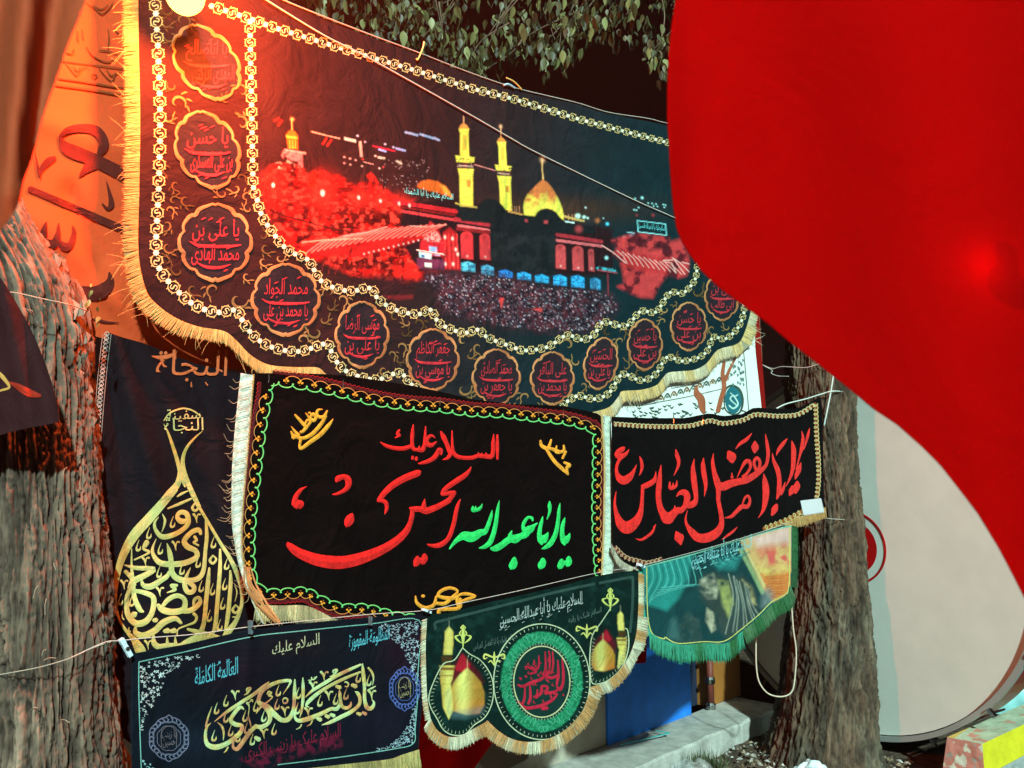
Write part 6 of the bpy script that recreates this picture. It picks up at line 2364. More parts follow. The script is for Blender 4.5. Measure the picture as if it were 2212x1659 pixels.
for i in range(26):
    a, r = random.uniform(0, 6.28), random.uniform(.2, .85)
    x, y = 868 + 150 * r * math.cos(a), 1100 + 195 * r * math.sin(a)
    strokes(mb, S6, cG, "%f %f 3, %f %f 9, %f %f 3" % (x, y - 14, x - 4, y, x + 10, y + 6), (0.45, 0.02, 0.04), 0.0036, .0003)
mb.build("red_lettering", M_PRINT, b6)
mb = MB()
for th0 in np.linspace(0, 2 * np.pi, 26)[:-1]:
    for off in (0, .1):
        a = th0 + off
        s = 8
        x, y = cxg + (232 + 22 * math.sin(a * 9)) * k3 * math.cos(a), cyg + (286 + 22 * math.sin(a * 9)) * k3 * math.sin(a)
        P = [(x + s * math.cos(a * 3 + j * 1.1) * (1 - j * .1), y + s * math.sin(a * 5 + j * 1.2) * (1 - j * .1), 1.0) for j in range(5)]
        ribbon(mb, S6, P, (0.10, 0.46, 0.28), 0.0034, .0002, per=3)
mb.build("green_ring_script", M_PRINT, b6, kind="stuff")
ed = spline(G("1494 400 1494 600 1478 800 1425 950 1335 1062 1260 1110 1184 1134"), per=6)
ed2 = spline(G("1184 1134 1172 1180 1130 1290 1040 1395 930 1462 800 1490 680 1472 590 1420 520 1356"), per=6)
ed3 = spline(G("518 1354 430 1402 340 1450 260 1455 190 1412 148 1340"), per=6)
ed4 = spline(G("148 1340 126 1200 116 900 124 700"), per=6)
fc, fc2 = (0.74, 0.70, 0.50), (0.60, 0.32, 0.12)


def out6(c, sx=1.0):
    c = np.array(c)

    def f(x, y):
        d = (np.array([x, y]) - c) / np.array([sx, 1])
        return d / np.hypot(*d)
    return f


fringe(S6, ed, lambda x, y: 14 if y < 1330 else 26, "fringe", b6, fc, step=3.2, col2=fc2, direc=lambda x, y: (1, .25) if y < 1400 else (.5, 1), mixseed=5, lift=0.001)
fringe(S6, ed2, 30, "fringe", b6, fc, step=3.2, col2=fc2, direc=out6((cxg - 2, cyg - 40)), mixseed=6, lift=0.001)
fringe(S6, ed3, 30, "fringe", b6, fc, step=3.2, col2=fc2, direc=out6(G("330 1050")[0]), mixseed=8, lift=0.001)
fringe(S6, ed4, 13, "fringe", b6, fc, step=3.0, col2=(0.66, 0.5, 0.3), direc=lambda x, y: (-1, .35), mixseed=9, lift=0.001)

# ------------------------------------------------------------------ 7 teal printed pennant with green fringe (plain painted drapery and sunset)
S7 = Sheet(-0.045, 0.007, 83, folds=[(1690, 1150, 1680, 1380, 12, 0.008), (1560, 1180, 1540, 1420, 26, -0.006)])
b7 = thing("banner", "teal pennant printed with draped curtains and a pink-orange sky, green fringe below", "banner", at_sheet(S7, 1540, 1440))
H = lambda s: crop2(1850, 1632, 2.033)(s)
poly7 = H("398 352 500 325 720 268 1000 182 1250 108 1368 82 1372 250 1364 480 1332 545 1252 592 1172 672 1052 772 952 852 800 852 660 862 540 832 462 802 426 700 410 560")
cloth(S7, poly7, (0.02, 0.16, 0.15), "cloth", M_PRINT, b7, step=10)
x0_, y0_ = poly7.min(0)
x1_, y1_ = poly7.max(0)
PH = Print(x0_, y0_, x1_, y1_, 1.7, (0.008, 0.045, 0.050))
PH.poly(H("400 350 730 265 700 430 640 560 560 640 430 600"), (0.02, 0.22, 0.20), 5)
for i in range(16):
    x = 430 + i * 20
    PH.line(spline(H("%f %f %f %f %f %f %f %f" % (x + 10, 345 - i * 5, x + 20 + i * 3, 430 + 4 * i * .5, x - 30 + i * 2, 560 - i * 6, 430 + i * 6, 610 - i * 8)), per=4), 1.8, (0.12, 0.55, 0.48) if i % 2 else (0.008, 0.09, 0.09), .7, 1.6)
PH.poly(H("1030 170 1370 80 1370 480 1330 545 1250 590 1180 500"), (0.62, 0.36, 0.14), 3)
PH.poly(H("1100 160 1370 80 1370 200 1150 230"), (0.72, 0.45, 0.42), 10, .9)
PH.poly(H("1150 240 1370 210 1360 330 1220 360"), (0.66, 0.08, 0.08), 12, .9, ntex(14, 7, .35, .55))
PH.poly(H("1160 400 1370 380 1370 500 1240 580"), (0.62, 0.17, 0.04), 4, .95)
PH.poly(H("1130 360 1360 345 1360 385 1170 420"), (0.72, 0.52, 0.14), 8, .8, ntex(9, 7, .35, .5))
PH.line(H("1040 250 1110 380 1180 520"), 9, (0.30, 0.42, 0.20), .8, 4)
PH.line(H("1070 240 1130 360 1195 480"), 4, (0.55, 0.55, 0.25), .8, 3)
# generic heavy draped cloths in the middle (no figures)
PH.poly(H("760 470 800 410 880 395 960 430 1050 410 1130 500 1160 640 1060 760 960 835 900 760 860 650 790 570"), (0.035, 0.055, 0.05), 7, .95)
PH.poly(H("780 440 860 400 900 470 880 560 820 560 770 500"), (0.50, 0.46, 0.33), 4, .95, ntex(13, 17, .22, .72))
PH.poly(H("890 440 960 450 1000 600 960 690 920 600"), (0.36, 0.38, 0.12), 4, .9, ntex(13, 19, .22, .72))
PH.poly(H("1050 440 1110 480 1140 600 1100 600"), (0.60, 0.50, 0.22), 4, .9, ntex(13, 27, .22, .72))
PH.poly(H("820 620 860 650 880 760 850 780 810 700"), (0.50, 0.46, 0.32), 3, .9, ntex(13, 23, .22, .72))
for i in range(12):
    x = 960 + i * 12
    cc = [(0.34, 0.36, 0.30), (0.03, 0.06, 0.06), (0.22, 0.25, 0.22)][i % 3]
    PH.line(spline(H("%f %f %f %f %f %f" % (x + 10 * math.sin(i), 400 + 8 * i, x + 30, 560 + 5 * i, x - 20 + i * 12, min(800, 790 - 6 * i)))), 2.0 + .6 * (i % 3), cc, .85, 1.8)
PH.poly(H("620 840 650 700 700 640 770 700 790 850"), (0.05, 0.085, 0.075), 4, .9, ntex(13, 29, .22, .72))
PH.poly(H("560 820 590 700 620 680 650 830"), (0.05, 0.13, 0.13), 6, .7)
PH.poly(H("1170 620 1180 520 1220 480 1260 520 1250 590"), (0.16, 0.20, 0.20), 6, .8)
PH.poly(H("860 320 960 300 1040 290 1000 370 900 370"), (0.03, 0.25, 0.24), 8, .8)
for i in range(9):
    x0q, y0q = 860 + i * 20, 300 - i * 6
    PH.line(spline(H("%f %f %f %f %f %f" % (x0q - 30, y0q + 10, x0q + 10, y0q + 60 - i * 2, x0q + 80, y0q + 5))), 1.6, (0.06, 0.34, 0.32) if i % 2 else (0.01, 0.08, 0.09), .8, 1.5)
for i in range(24):
    yq = 420 + i * 5.5
    PH.line(H("%f %f %f %f" % (1190 + 3 * i, yq + 40 * (i % 2), 1360, yq - 12 + 8 * (i % 3))), 1.6, [(0.5, 0.12, 0.03), (0.7, 0.32, 0.08), (0.42, 0.08, 0.03)][i % 3], .6, 1.5)
PH.build(S7, "printed_picture", M_PRINT, b7, clip=poly7)
mb = MB()
text(mb, S7, "السلام عليك يا أبا عبدالله الحسين", H("722 385")[0], H("1110 262")[0], 44, (0.24, 0.60, 0.62), 0.0032, tall=1.3)
for k_ in range(50):
    u = random.random()
    p = H("722 350")[0] * (1 - u) + H("1110 215")[0] * u + [0, random.uniform(-20, 16)]
    ribbon(mb, S7, [(p[0] - 2, p[1] + 1, .8), (p[0] + 3, p[1] - 2, 1.1)], (0.24, 0.60, 0.62), 0.0034, .0002, per=1)
mb.build("pale_lettering", M_PRINT, b7)
mb = MB()
P = spline(H("430 360 432 560 440 700 468 790 540 822 550 812 600 842 660 852 800 840 930 838 1040 762 1160 662 1240 582 1320 540 1352 470 1358 90"), per=4)
ribbon(mb, S7, np.column_stack([P, np.full(len(P), 2.0)]), (0.60, 0.58, 0.16), 0.0032, .0003, raw=True)
P2_ = P + [0, 4.5]
ribbon(mb, S7, np.column_stack([P2_, np.full(len(P), 1.6)]), (0.01, 0.10, 0.09), 0.0030, .0003, raw=True)
P = spline(H("398 352 500 325 720 268 1000 182 1250 108 1368 82"), per=4)
ribbon(mb, S7, np.column_stack([P + [0, 3], np.full(len(P), 2.5)]), (0.20, 0.50, 0.36), 0.0032, .0003, raw=True)
mb.build("printed_edging", M_PRINT, b7)
gr, gr2 = (0.035, 0.16, 0.055), (0.05, 0.36, 0.22)
fringe(S7, spline(H("452 780 540 830 660 860 800 850 950 850 1052 770"), per=6)[::-1], 42, "fringe", b7, gr, step=2.0, col2=gr2, direc=lambda x, y: (.05, 1), mixseed=4, lift=0.001)
fringe(S7, spline(H("1052 770 1172 670 1252 590 1334 544 1364 478"), per=6)[::-1], 34, "fringe", b7, gr, step=2.0, col2=(0.09, 0.22, 0.10), direc=lambda x, y: (.35, 1), mixseed=5, lift=0.001)
fringe(S7, spline(H("1364 478 1372 300 1370 90"), per=8)[::-1], 15, "fringe", b7, (0.03, 0.15, 0.05), step=2.0, col2=(0.03, 0.12, 0.05), direc=lambda x, y: (1, .3), lift=0.001)
fringe(S7, spline(H("398 360 410 560 428 700 455 785"), per=8), 11, "fringe", b7, (0.05, 0.5, 0.36), step=2.0, col2=(0.05, 0.4, 0.3), direc=lambda x, y: (-1, .8), lift=0.001)

# ------------------------------------------------------------------ 8 cream cloth with big dark letters, far left, behind the shrine banner
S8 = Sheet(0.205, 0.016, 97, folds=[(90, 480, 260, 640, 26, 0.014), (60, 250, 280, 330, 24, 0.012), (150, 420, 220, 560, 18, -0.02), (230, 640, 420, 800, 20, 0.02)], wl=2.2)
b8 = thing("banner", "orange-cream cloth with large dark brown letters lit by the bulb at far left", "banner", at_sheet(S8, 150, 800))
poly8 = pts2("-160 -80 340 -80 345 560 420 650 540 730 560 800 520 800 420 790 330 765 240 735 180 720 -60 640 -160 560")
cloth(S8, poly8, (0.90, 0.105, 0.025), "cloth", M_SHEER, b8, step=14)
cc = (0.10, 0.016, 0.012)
for cr_, grp in ((crop(0, 0, 2.033), """385 885 8, 420 950 70, 480 985 90, 600 1030 80, 700 1080 84, 810 1135 88, 900 1170 88
388 890 20, 440 845 44, 540 830 56, 625 850 66, 672 920 66, 660 970 56, 640 1000 30
600 1060 90, 555 1100 50, 520 1140 18"""),
                 (crop(0, 0, 2.033), "190 1222 40, 400 1312 44, 600 1400 48, 790 1482 50, 880 1520 50"),
                 (crop(0, 0, 2.033), "262 1162 6, 250 1110 20, 226 985 4\n355 1025 34, 310 1050 50, 270 1100 30, 258 1150 8"),
                 (crop(0, 0, 2.033), "690 1175 6, 712 1260 24, 722 1325 38, 698 1352 22, 662 1320 8"),
                 (crop(0, 0, 2.033), "300 1436 8, 284 1500 44, 290 1560 40, 350 1580 60, 375 1520 36, 380 1446 8\n370 1560 30, 420 1600 56, 460 1580 44, 480 1510 30, 472 1466 10"),
                 (crop(0, 800, 2.033), "470 215 20, 540 265 80, 620 275 96, 690 235 80, 715 190 50, 708 138 10"),
                 (crop(0, 800, 2.033), "590 436 6, 650 452 18, 700 462 14, 770 464 5")):
    mb = MB()
    strokes(mb, S8, cr_, grp, cc, 0.004, 0.0005)
    mb.build("dark_letter", M_PRINT, b8)
mb = MB()
lc = (0.22, 0.05, 0.015)
strokes(mb, S8, crop(0, 0, 2.033), """
400 395 8, 600 420 8, 800 446 8
380 508 10, 600 540 12, 800 572 12
360 552 12, 600 585 14, 820 622 14
430 410 5, 470 460 8, 500 490 8, 530 450 8, 570 430 5
480 430 5, 500 460 9, 525 435 5
640 440 5, 680 490 8, 725 525 8, 750 480 8, 790 470 5
690 450 5, 720 490 9, 755 470 5
590 490 5, 610 478 10, 632 492 5
600 490 5, 612 506 10, 630 492 5
560 300 5, 600 360 9, 680 400 9, 740 390 9, 775 350 6
640 325 6, 690 330 9, 760 350 7
505 200 5, 508 270 10
535 190 5, 540 260 10
700 190 6, 706 250 10, 700 320 8
740 190 5, 770 220 9
430 340 8, 470 350 10, 480 320 6
560 20 5, 620 60 8, 660 90 9, 710 50 8, 730 20 5
600 30 5, 655 60 9, 700 30 5
""", lc, 0.004, 0.0003, wk=1.0)
mb.build("ornament_lines", M_PRINT, b8, kind="stuff")

# ------------------------------------------------------------------ 9 white lit cloth behind the right end
S9 = Sheet(0.125, 0.004, 101, folds=[(1560, 770, 1550, 900, 10, 0.01)])
b9 = thing("banner", "thin white banner with dark ornament glowing behind the shrine banner's right corner", "banner", at_sheet(S9, 1450, 1000))
poly9 = pts2("1180 700 1400 700 1626 640 1632 760 1645 880 1650 1000 1640 1100 1200 1100")
M_WHITE = fabric("white_sheer_cloth", rough=0.8, bump=0.3, weave=700, vary=0.04, transl=0.08, blotch=5)
cloth(S9, poly9, (0.88, 0.90, 0.86), "cloth", M_WHITE, b9, step=12)
c9 = crop(1600, 800, 2.033)
mb = MB()
oc9 = (0.05, 0.09, 0.07)
strokes(mb, S9, c9, """
1100 890 3, 1250 862 3, 1400 838 3, 1480 815 3
980 985 4, 1200 945 4, 1420 895 4
820 998 4, 900 1000 4, 1000 985 4
1565 640 5, 1580 800 5, 1600 1040 5
1545 1030 10, 1600 1050 4
1440 980 8, 1450 900 12, 1490 872 14, 1540 900 16, 1560 970 16, 1545 1040 12, 1500 1060 10, 1450 1030 8, 1440 980 6
""", oc9, 0.003, .0002)
mb.add(S9.P(ell(*c9("1500 965 1")[0][:2], 54 / 3., 90 / 3.)[:-1], 0.0026), [tuple(range(72))], (0.02, 0.16, 0.20))
strokes(mb, S9, c9, "1470 1000 8, 1500 1020 12, 1530 990 10, 1500 940 10, 1480 960 10, 1520 1000 8\n1480 920 6, 1510 940 8, 1530 930 5", (0.55, 0.8, 0.75), 0.0034, .0002)
for i in range(11):
    x = 1030 + i * 42
    y = 985 - i * 13
    strokes(mb, S9, c9, "%d %d 3, %d %d 9, %d %d 9, %d %d 9, %d %d 3\n%d %d 4, %d %d 10, %d %d 3" % (x - 20, y - 10, x - 12, y - 34, x, y - 48, x + 12, y - 38, x + 20, y - 18, x - 6, y - 20, x, y - 30, x + 8, y - 22), oc9 if i % 2 else (0.25, 0.12, 0.04), 0.003, .0002)
for i in range(60):
    x, y = random.uniform(820, 1440), random.uniform(960, 1075)
    if y < 1130 - .14 * x + 0:
        continue
    strokes(mb, S9, c9, "%f %f 3, %f %f 9, %f %f 3" % (x, y, x + 12, y + 8, x + 24, y + random.uniform(-8, 14)), oc9, 0.003, .0002)
for i in range(36):
    x, y = random.uniform(1470, 1560), random.uniform(680, 860)
    strokes(mb, S9, c9, "%f %f 2, %f %f 10, %f %f 2" % (x, y, x + 8, y + 8, x + 4, y + 20), (0.12, 0.22, 0.2), 0.003, .0002)
mb.build("dark_ornament", M_PRINT, b9, kind="stuff")
mb = MB()
strokes(mb, S9, c9, """
1440 720 20, 1430 800 26, 1440 880 30, 1420 960 30, 1400 1040 30
1510 700 12, 1470 780 20, 1450 840 20
1260 870 10, 1262 920 40, 1290 960 50, 1300 1020 40, 1310 1050 20
""", (0.42, 0.12, 0.06), 0.0036, .0008)
mb.build("brown_letters", M_PRINT, b9)
# red edge cloth hanging behind it and below
S10 = Sheet(0.34, 0.015, 107, folds=[(1000, 1400, 990, 1660, 30, .02)])
b10 = thing("cloth", "plain dark red cloth hanging low behind the green scalloped banner", "cloth", at_sheet(S10, 1000, 1800))
cloth(S10, pts2("840 1380 1270 1270 1400 1240 1396 1432 1250 1440 1150 1500 1105 1560 1060 1610 1010 1680 980 1760 850 1780"), (0.42, 0.006, 0.008), "cloth", M_FLAG, b10, step=14)
S11 = Sheet(0.24, 0.006, 109)
b11 = thing("cloth", "narrow red cloth strip hanging beside the white banner's right edge", "cloth", at_sheet(S11, 1640, 900))
cloth(S11, pts2("1606 560 1634 560 1640 700 1648 800 1656 900 1658 960 1628 960 1622 800"), (0.36, 0.012, 0.010), "cloth", M_FLAG, b11, step=10)
# rag of beige cloth hanging under the green banner, left of the blue wall
S12 = Sheet(0.5, 0.01, 113)
b12 = thing("cloth", "scrap of frayed beige cloth hanging between red cloth and blue wall", "cloth", at_sheet(S12, 1080, 1640))
cloth(S12, pts2("1050 1540 1130 1520 1150 1570 1140 1640 1060 1680 1030 1640"), (0.26, 0.24, 0.19), "cloth", M_PRINT, b12, step=9)

# ------------------------------------------------------------------ 10 foreground cloths
F1 = Sheet(0, 0.0, 5, n=(0.10, 1.0, 0.0), c=0.58, folds=[(1480, -20, 1500, 560, 50, 0.004), (1640, -20, 1800, 700, 120, -0.004), (1900, -20, 2060, 900, 130, 0.005), (2120, -20, 2190, 1300, 120, -0.005), (1560, 120, 1470, 420, 26, 0.0016), (2080, 900, 2160, 1240, 30, 0.002)])
f1 = thing("flag", "huge plain red flag hanging close to the lens across the upper right", "flag", at_sheet(F1, 1900, 1000))
polyf = pts2("1462 -14 1461 0 1453 50 1446 117 1443 200 1443 260 1446 300 1449 360 1453 417 1458 460 1463 493 1474 520 1490 547 1515 582 1545 611 1559 623 1610 661 1660 697 1702 733 1760 778 1800 810 1839 841 1862 862 1885 880 1912 899 1939 916 1966 938 1992 963 2014 983 2032 1003 2052 1026 2069 1050 2092 1078 2112 1106 2136 1142 2159 1183 2176 1214 2192 1246 2203 1268 2214 1290 2240 1345 2290 1400 2480 1480 2700 1500 2700 -14")
S_f = cloth(F1, polyf, (0.36, 0.0005, 0.0005), "flag_cloth", M_FLAG, f1, step=22)
mb = MB()
P = resample(pts2("1462 -14 1461 0 1453 50 1446 117 1443 200 1443 260 1446 300 1449 360 1453 417 1458 460 1463 493 1474 520 1490 547 1515 582 1545 611 1559 623 1610 661 1660 697 1702 733 1760 778 1800 810 1839 841 1885 880 1939 916 1992 963 2032 1003 2069 1050 2112 1106 2159 1183 2192 1246 2214 1290 2240 1345"), 12)
ribbon(mb, F1, np.column_stack([P, np.full(len(P), 5.0)]), (0.36, 0.0006, 0.0006), 0.0008, .0006, raw=True)
mb.build("rolled_hem", M_FLAG, f1)
mb = MB()
top_ = F1.P(np.array([[1462 + i * 60, -14] for i in range(21)]), 0.0)
mb.tube(top_, 0.004, (0.55, 0.5, 0.42), 8)
tag(mb.build("rope", M_ROPE, None), "rope holding the top hem of the red flag", "rope")
F2 = Sheet(0, 0.0, 5, n=(-0.10, 1.0, 0.0), c=0.40, folds=[(60, -60, 20, 420, 30, 0.02), (130, -60, 60, 360, 26, -0.014), (0, -60, -60, 420, 30, -0.02)])
f2 = thing("cloth", "blurred tan-brown cloth hanging close to the lens in the top left corner", "cloth", at_sheet(F2, 60, 450))
cloth(F2, pts2("-300 -120 215 -120 187 0 168 48 153 83 140 118 130 150 114 195 100 233 88 276 77 317 66 352 53 383 46 418 37 450 18 478 0 500 -60 540 -300 560"), (0.34, 0.085, 0.03), "cloth", M_SHEER, f2, step=16)
F3 = Sheet(0, 0.0, 5, n=(-0.30, 1.0, 0.0), c=2.02, folds=[(0, 600, 60, 900, 16, 0.014), (40, 640, 110, 900, 14, -0.012), (-60, 600, -20, 920, 24, -0.02)])
f3 = thing("cloth", "dark maroon cloth corner with a red streak hanging before the left trunk", "cloth", at_sheet(F3, 40, 930))
cloth(F3, pts2("-260 500 -120 540 0 597 20 628 40 662 62 700 80 740 97 782 110 820 120 858 128 898 126 912 100 918 76 922 50 927 20 934 0 940 -260 980"), (0.035, 0.010, 0.012), "cloth", M_PRINT, f3, step=12)
mb = MB()
strokes(mb, F3, crop(0, 800, 2.033), "60 850 10, 120 880 40, 190 920 50, 262 938 20", (0.40, 0.03, 0.015), 0.0015, .0003)
strokes(mb, F3, crop(0, 800, 2.033), "-20 780 20, 20 820 26, 60 880 16, 20 900 14, -30 910 12", (0.62, 0.30, 0.08), 0.0015, .0003)
mb.build("printed_streak", M_PRINT, f3)
# knotted corner wedged at the trunk
# ------------------------------------------------------------------ ropes, wires, pegs
def rope(name, label, pts3, r, col, mat=None, per=8, sag=0.0):
    P = spline(np.array(pts3, float), per=per)
    mb = MB()
    mb.tube(P, r, col, 6)
    o = mb.build(name, mat or M_ROPE, None, smooth=True)
    tag(o, label, "rope" if 'wire' not in name else "wire")
    return o


lift_pts = lambda sh, s, l: [at_sheet(sh, x, y, l) for x, y in pts2(s)]
rope("rope", "thin pale rope running diagonally down across the shrine picture", lift_pts(S1, "540 -26 576 0 700 76 800 127 1016 248 1106 300 1166 333 1366 430 1456 470 1560 520", 0.012), 0.0024, (0.66, 0.64, 0.58))
rope("rope", "thin rope threaded along the shrine banner's sloping top hem", lift_pts(S1, "560 -22 586 -12 653 17 780 67 900 112 1016 157 1106 188 1183 207 1250 223 1316 243 1400 256 1450 268 1600 296", 0.006), 0.0022, (0.5, 0.45, 0.4))
rope("rope", "slack rope carrying the bottom row of banners from the left trunk", lift_pts(S5, "150 1422 225 1388 258 1384 330 1377 420 1370 541 1354 700 1337 800 1327 925 1318 1000 1302 1126 1275 1288 1238 1380 1224 1400 1218 1550 1178 1711 1128", 0.006), 0.0011, (0.55, 0.55, 0.5))
rope("rope", "rope tying the velvet banner's corner round the right tree", [at_sheet(S3, 1678, 882, .01), at_sheet(S3, 1700, 872, .01), at_sheet(S3, 1740, 862, .02), at(1772, 852, 4.86), at(1800, 845, 4.86), at(1836, 848, 5.0)], 0.004, (0.62, 0.66, 0.62))
rope("rope", "pale rope end dangling down the right tree's bark", [at(1800, 812, 4.86), at(1794, 850, 4.86), at(1787, 885, 4.86), at(1780, 920, 4.87)], 0.0045, (0.6, 0.68, 0.66))
rope("rope", "thin cord wound round the right tree below the paper tag", [at(1712, 1112, 4.98), at(1760, 1117, 4.84), at(1800, 1121, 4.84), at(1852, 1124, 4.98)], 0.0018, (0.5, 0.48, 0.42))
rope("rope", "cord wrapped around the left trunk above the dark cloth", [at(-30, 628, 1.76), at(30, 632, 1.755), at(90, 645, 1.76), at(150, 658, 1.79), at(188, 672, 1.87)], 0.0012, (0.6, 0.42, 0.3))
rope("rope", "thin cord wrapped around the left trunk near the bottom banners", [at(-30, 1462, 1.79), at(30, 1452, 1.775), at(90, 1440, 1.78), at(150, 1422, 1.80), at(205, 1398, 1.87), at_sheet(S5, 240, 1386, .01)], 0.0011, (0.4, 0.38, 0.3))
lp = [at(x, y, 4.72) for x, y in H("1152 640 1142 750 1138 850 1140 1000 1160 1105 1220 1178 1310 1196 1372 1160 1392 1050 1398 900 1380 760 1368 600")]
rope("rope", "slack cream rope loop hanging in front of the right tree's base", lp, 0.0042, (0.62, 0.52, 0.40))
rope("wire", "thin black lamp wire hanging in the gap left of the right tree", [at(1640, 600, 4.9), at(1641, 700, 4.9), at(1645, 760, 4.9), at(1646, 812, 4.9)], 0.003, (0.25, 0.08, 0.05))
rope("wire", "twisted pale wires stretched between white banner and right tree", [at(1640, 785, 4.95), at(1668, 796, 4.95), at(1690, 792, 4.92), at(1740, 794, 4.87), at(1772, 786, 4.86), at(1800, 790, 4.88)], 0.003, (0.42, 0.3, 0.26))
rope("wire", "loose loop of pale wire beside the right tree's upper trunk", [at(1650, 790, 4.95), at(1668, 800, 4.95), at(1666, 806, 4.95), at(1680, 812, 4.93), at(1704, 813, 4.88)], 0.0025, (0.5, 0.45, 0.42))
# small hooks on the top hem
for (x, y, x2, y2, x3, y3, lb) in [(903, 128, 913, 105, 916, 90, "short yellow wire hook standing on the shrine banner's hem"), (1126, 192, 1110, 176, 1094, 168, "short curved yellow wire hook on the banner hem by the hanging leaf sprig")]:
    mb = MB()
    mb.tube(spline(np.array([at_sheet(S1, x - 4, y - 2, .012), at_sheet(S1, x, y, .014), at_sheet(S1, x2, y2, .02), at_sheet(S1, x3, y3, .02)]), per=5), 0.003, (0.72, 0.62, 0.18), 6)
    tag(mb.build("hook", M_PLAST, None), lb, "hook")
mb = MB()
mb.tube(spline(np.array([at_sheet(S1, 1088, 184, .012), at_sheet(S1, 1098, 182, .018), at_sheet(S1, 1112, 190, .012)]), per=4), 0.004, (0.4, 0.7, 0.85), 6)
tag(mb.build("string_knot", M_ROPE, None), "pale blue string knot on the shrine banner's top hem", "knot")
# pegs
pi = 0
for (sh, x, y, ang, ln, lb) in [(S5, 272, 1400, 1.05, 36, "pale blue clothes peg at the upper left corner of the gold-calligraphy banner"),
                                (S5, 541, 1356, 1.5, 24, "dark clothes peg in the middle of the bottom-left banner's top hem"),
                                (S5, 922, 1320, .4, 20, "white clothes peg where the green and blue-black banners meet"),
                                (S5, 1385, 1222, .3, 22, "white clothes peg between the green and teal pennants"),
                                (S5, 800, 1342, 1.5, 16, "small clothes peg right of centre on the bottom-left banner")]:
    c = at_sheet(sh, x, y, 0.02)
    s = np.linalg.norm(c - CAM) / FPX * ln
    e = DV * math.cos(ang) + np.array([0, 0, -1]) * math.sin(ang)
    pg = thing("clothes_peg", lb, "clothes peg", c, "pegs along the lower rope")
    bc = (0.12, 0.14, 0.16) if x in (541, 800) else (0.62, 0.72, 0.8)
    e2 = np.cross(e, -NV)
    for sg in (-1, 1):
        mb = MB()
        mb.box(c + NV * 0.0045 * sg, s, s * .22, 0.004, bc, e, e2, NV)
        mb.box(c + NV * 0.0045 * sg - e * s * .42, s * .3, s * .24, 0.005, bc, e, e2, NV)
        mb.build("jaw", M_PLAST, pg)
    mb = MB()
    mb.tube([c - NV * .012 - e * s * .02, c + NV * .012 - e * s * .02], s * .09, (0.5, 0.5, 0.5), 8)
    mb.build("spring", M_METAL, pg)
# safety pins along the velvet banners' top
mb0 = None
for i, (sh, x, y) in enumerate([(S2, 580, 818), (S2, 741, 830), (S2, 950, 868), (S2, 1163, 890), (S2, 1217, 893), (S2, 1304, 908), (S3, 1518, 907), (S3, 1455, 905)]):
    c = at_sheet(sh, x, y, 0.008)
    s = np.linalg.norm(c - CAM) / FPX * 9
    mb = MB()
    mb.tube([c + np.array([0, 0, s]), c + DV * s * .12, c - np.array([0, 0, s])], s * .13, (0.75, 0.7, 0.68), 6)
    wh = ["leftmost", "second from left", "third from left", "fourth from left", "fifth from left", "sixth from left, by the cream strip", "rightmost, on the red-lettered banner", "seventh from left, on the red-lettered banner"][i]
    tag(mb.build("safety_pin", M_METAL, None), "small steel pin on a velvet banner's top hem, " + wh, "pin", "pins along the velvet banners' top hem")

# ------------------------------------------------------------------ bulbs lit in the picture, and an unseen one behind the flag
bc = at_sheet(S1, 400, -10, 0.17)
lamp = thing("light_bulb", "glaring orange-white light bulb hanging before the shrine banner's top left corner", "light bulb", bc)
mb = MB()
nu, nv = 32, 20
R_ = 0.05
V = []
for i in range(nv + 1):
    ph = math.pi * i / nv
    for j in range(nu):
        t = 2 * math.pi * j / nu
        rr = R_ * math.sin(ph)
        z = R_ * math.cos(ph)
        if ph < .7:
            rr = max(rr, 0.0135)
            z = R_ * math.cos(.7) + (0.7 - ph) * .035
        V.append(bc + np.array([rr * math.cos(t), rr * math.sin(t), z]))
mb.add(V, [(i * nu + j, i * nu + (j + 1) % nu, (i + 1) * nu + (j + 1) % nu, (i + 1) * nu + j) for i in range(nv) for j in range(nu)], (1, 1, 1))
M_BULB = emit("glowing_bulb_glass", (1.0, 0.46, 0.075), 5.5)
ob = mb.build("bulb_glass", M_BULB, lamp, smooth=True)
ob.visible_shadow = True
mb = MB()
mb.tube([bc + np.array([0, 0, z]) for z in (.045, .075, .10)], [.0145, .018, .012], (0.05, 0.05, 0.05), 16)
mb.build("socket", M_PLAST, lamp)
mb = MB()
mb.tube([bc + np.array([0, 0, .10]), bc + np.array([0.01, 0, .3]), bc + np.array([0.0, 0.02, .6])], .003, (0.04, 0.04, 0.04), 8)
mb.build("cable", M_PLAST, lamp)
pd = bpy.data.lights.new("bulb_light", 'POINT')
pd.energy = 240
pd.color = (1.0, 0.115, 0.018)
pd.shadow_soft_size = 0.04
po = bpy.data.objects.new("bulb_light", pd)
C.objects.link(po)
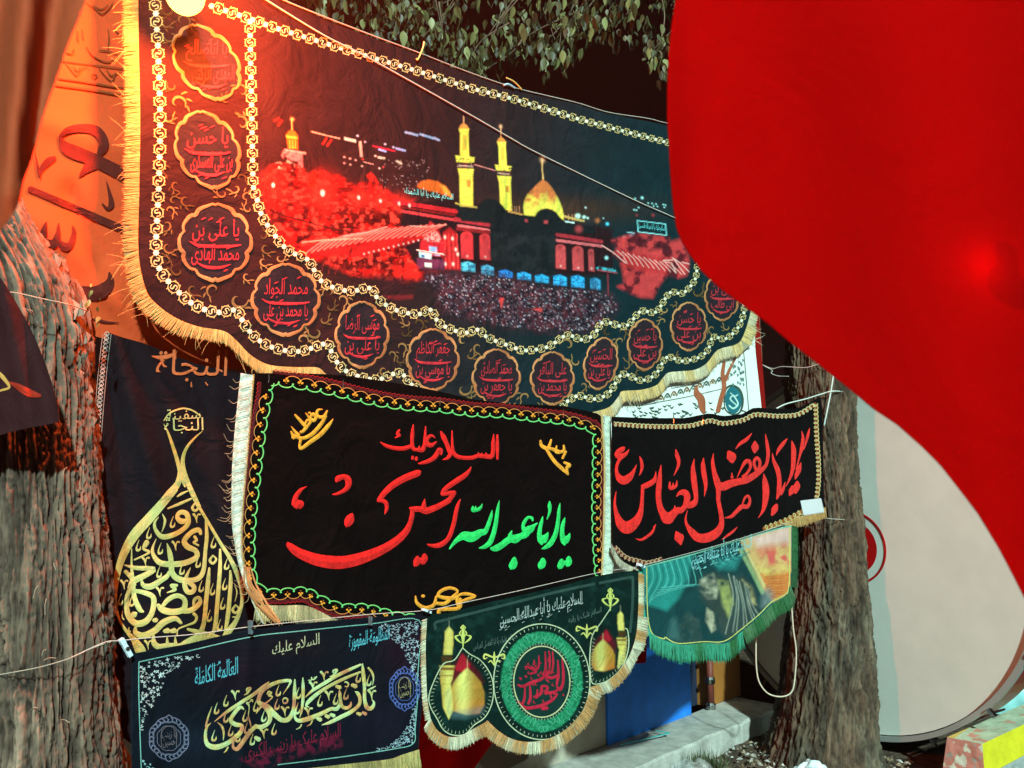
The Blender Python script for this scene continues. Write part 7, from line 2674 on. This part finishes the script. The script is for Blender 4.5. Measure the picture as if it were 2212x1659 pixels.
po.location = bc + np.array([0.755, -0.73, -0.02]) * 0.055
fb = F1.P([(2092, 590)], -0.023)[0]  # unseen bulb put behind the flag to give its orange spot
l3 = thing("light_bulb", "small unseen lit bulb glowing orange through the red flag near the right edge", "light bulb", fb)
mb = MB()
mb.tube([fb + np.array([0, 0, z]) for z in (-.011, -.007, 0, .007, .011)], [.003, .009, .011, .009, .004], (1, 1, 1), 12)
mb.build("bulb_glass", emit("orange_bulb_glass", (1.0, 0.28, 0.08), 9.0), l3, smooth=True)
mb = MB()
mb.tube([fb + np.array([0, 0, .011]), fb + np.array([0, 0, .03])], .005, (0.05, 0.05, 0.05), 8)
mb.build("socket", M_PLAST, l3)
sb = at(1645, 820, 4.9)
l2 = thing("light_bulb", "tiny lit string-light bulb hanging at the red strip left of the right tree", "light bulb", sb)
mb = MB()
mb.tube([sb + np.array([0, 0, z]) for z in (-.013, -.009, 0, .009, .014)], [.003, .010, .0125, .009, .004], (1, 1, 1), 12)
mb.build("bulb_glass", emit("warm_bulb_glass", (1.0, 0.75, 0.35), 9.0), l2, smooth=True)
mb = MB()
mb.tube([sb + np.array([0, 0, .014]), sb + np.array([0, 0, .035])], .006, (0.05, 0.05, 0.05), 8)
mb.build("socket", M_PLAST, l2)

# ------------------------------------------------------------------ haze volume added to give the bulb a lens-like glow and veil
HAZE = 0.0024
if HAZE:
    hm = bpy.data.materials.new("glow_haze")
    hm.use_nodes = True
    nt = hm.node_tree
    for n_ in list(nt.nodes):
        if n_.type != 'OUTPUT_MATERIAL':
            nt.nodes.remove(n_)
    pv = nt.nodes.new("ShaderNodeVolumePrincipled")
    pv.inputs["Color"].default_value = (1.0, 0.72, 0.66, 1)
    pv.inputs["Density"].default_value = HAZE
    pv.inputs["Anisotropy"].default_value = 0.72
    nt.links.new(pv.outputs[0], nt.nodes["Material Output"].inputs["Volume"])
    mb = MB()
    mb.box((0, 7.5, 4.05), 84, 79, 10.3, (1, 1, 1))
    ho = mb.build("haze", hm, None, kind="stuff")
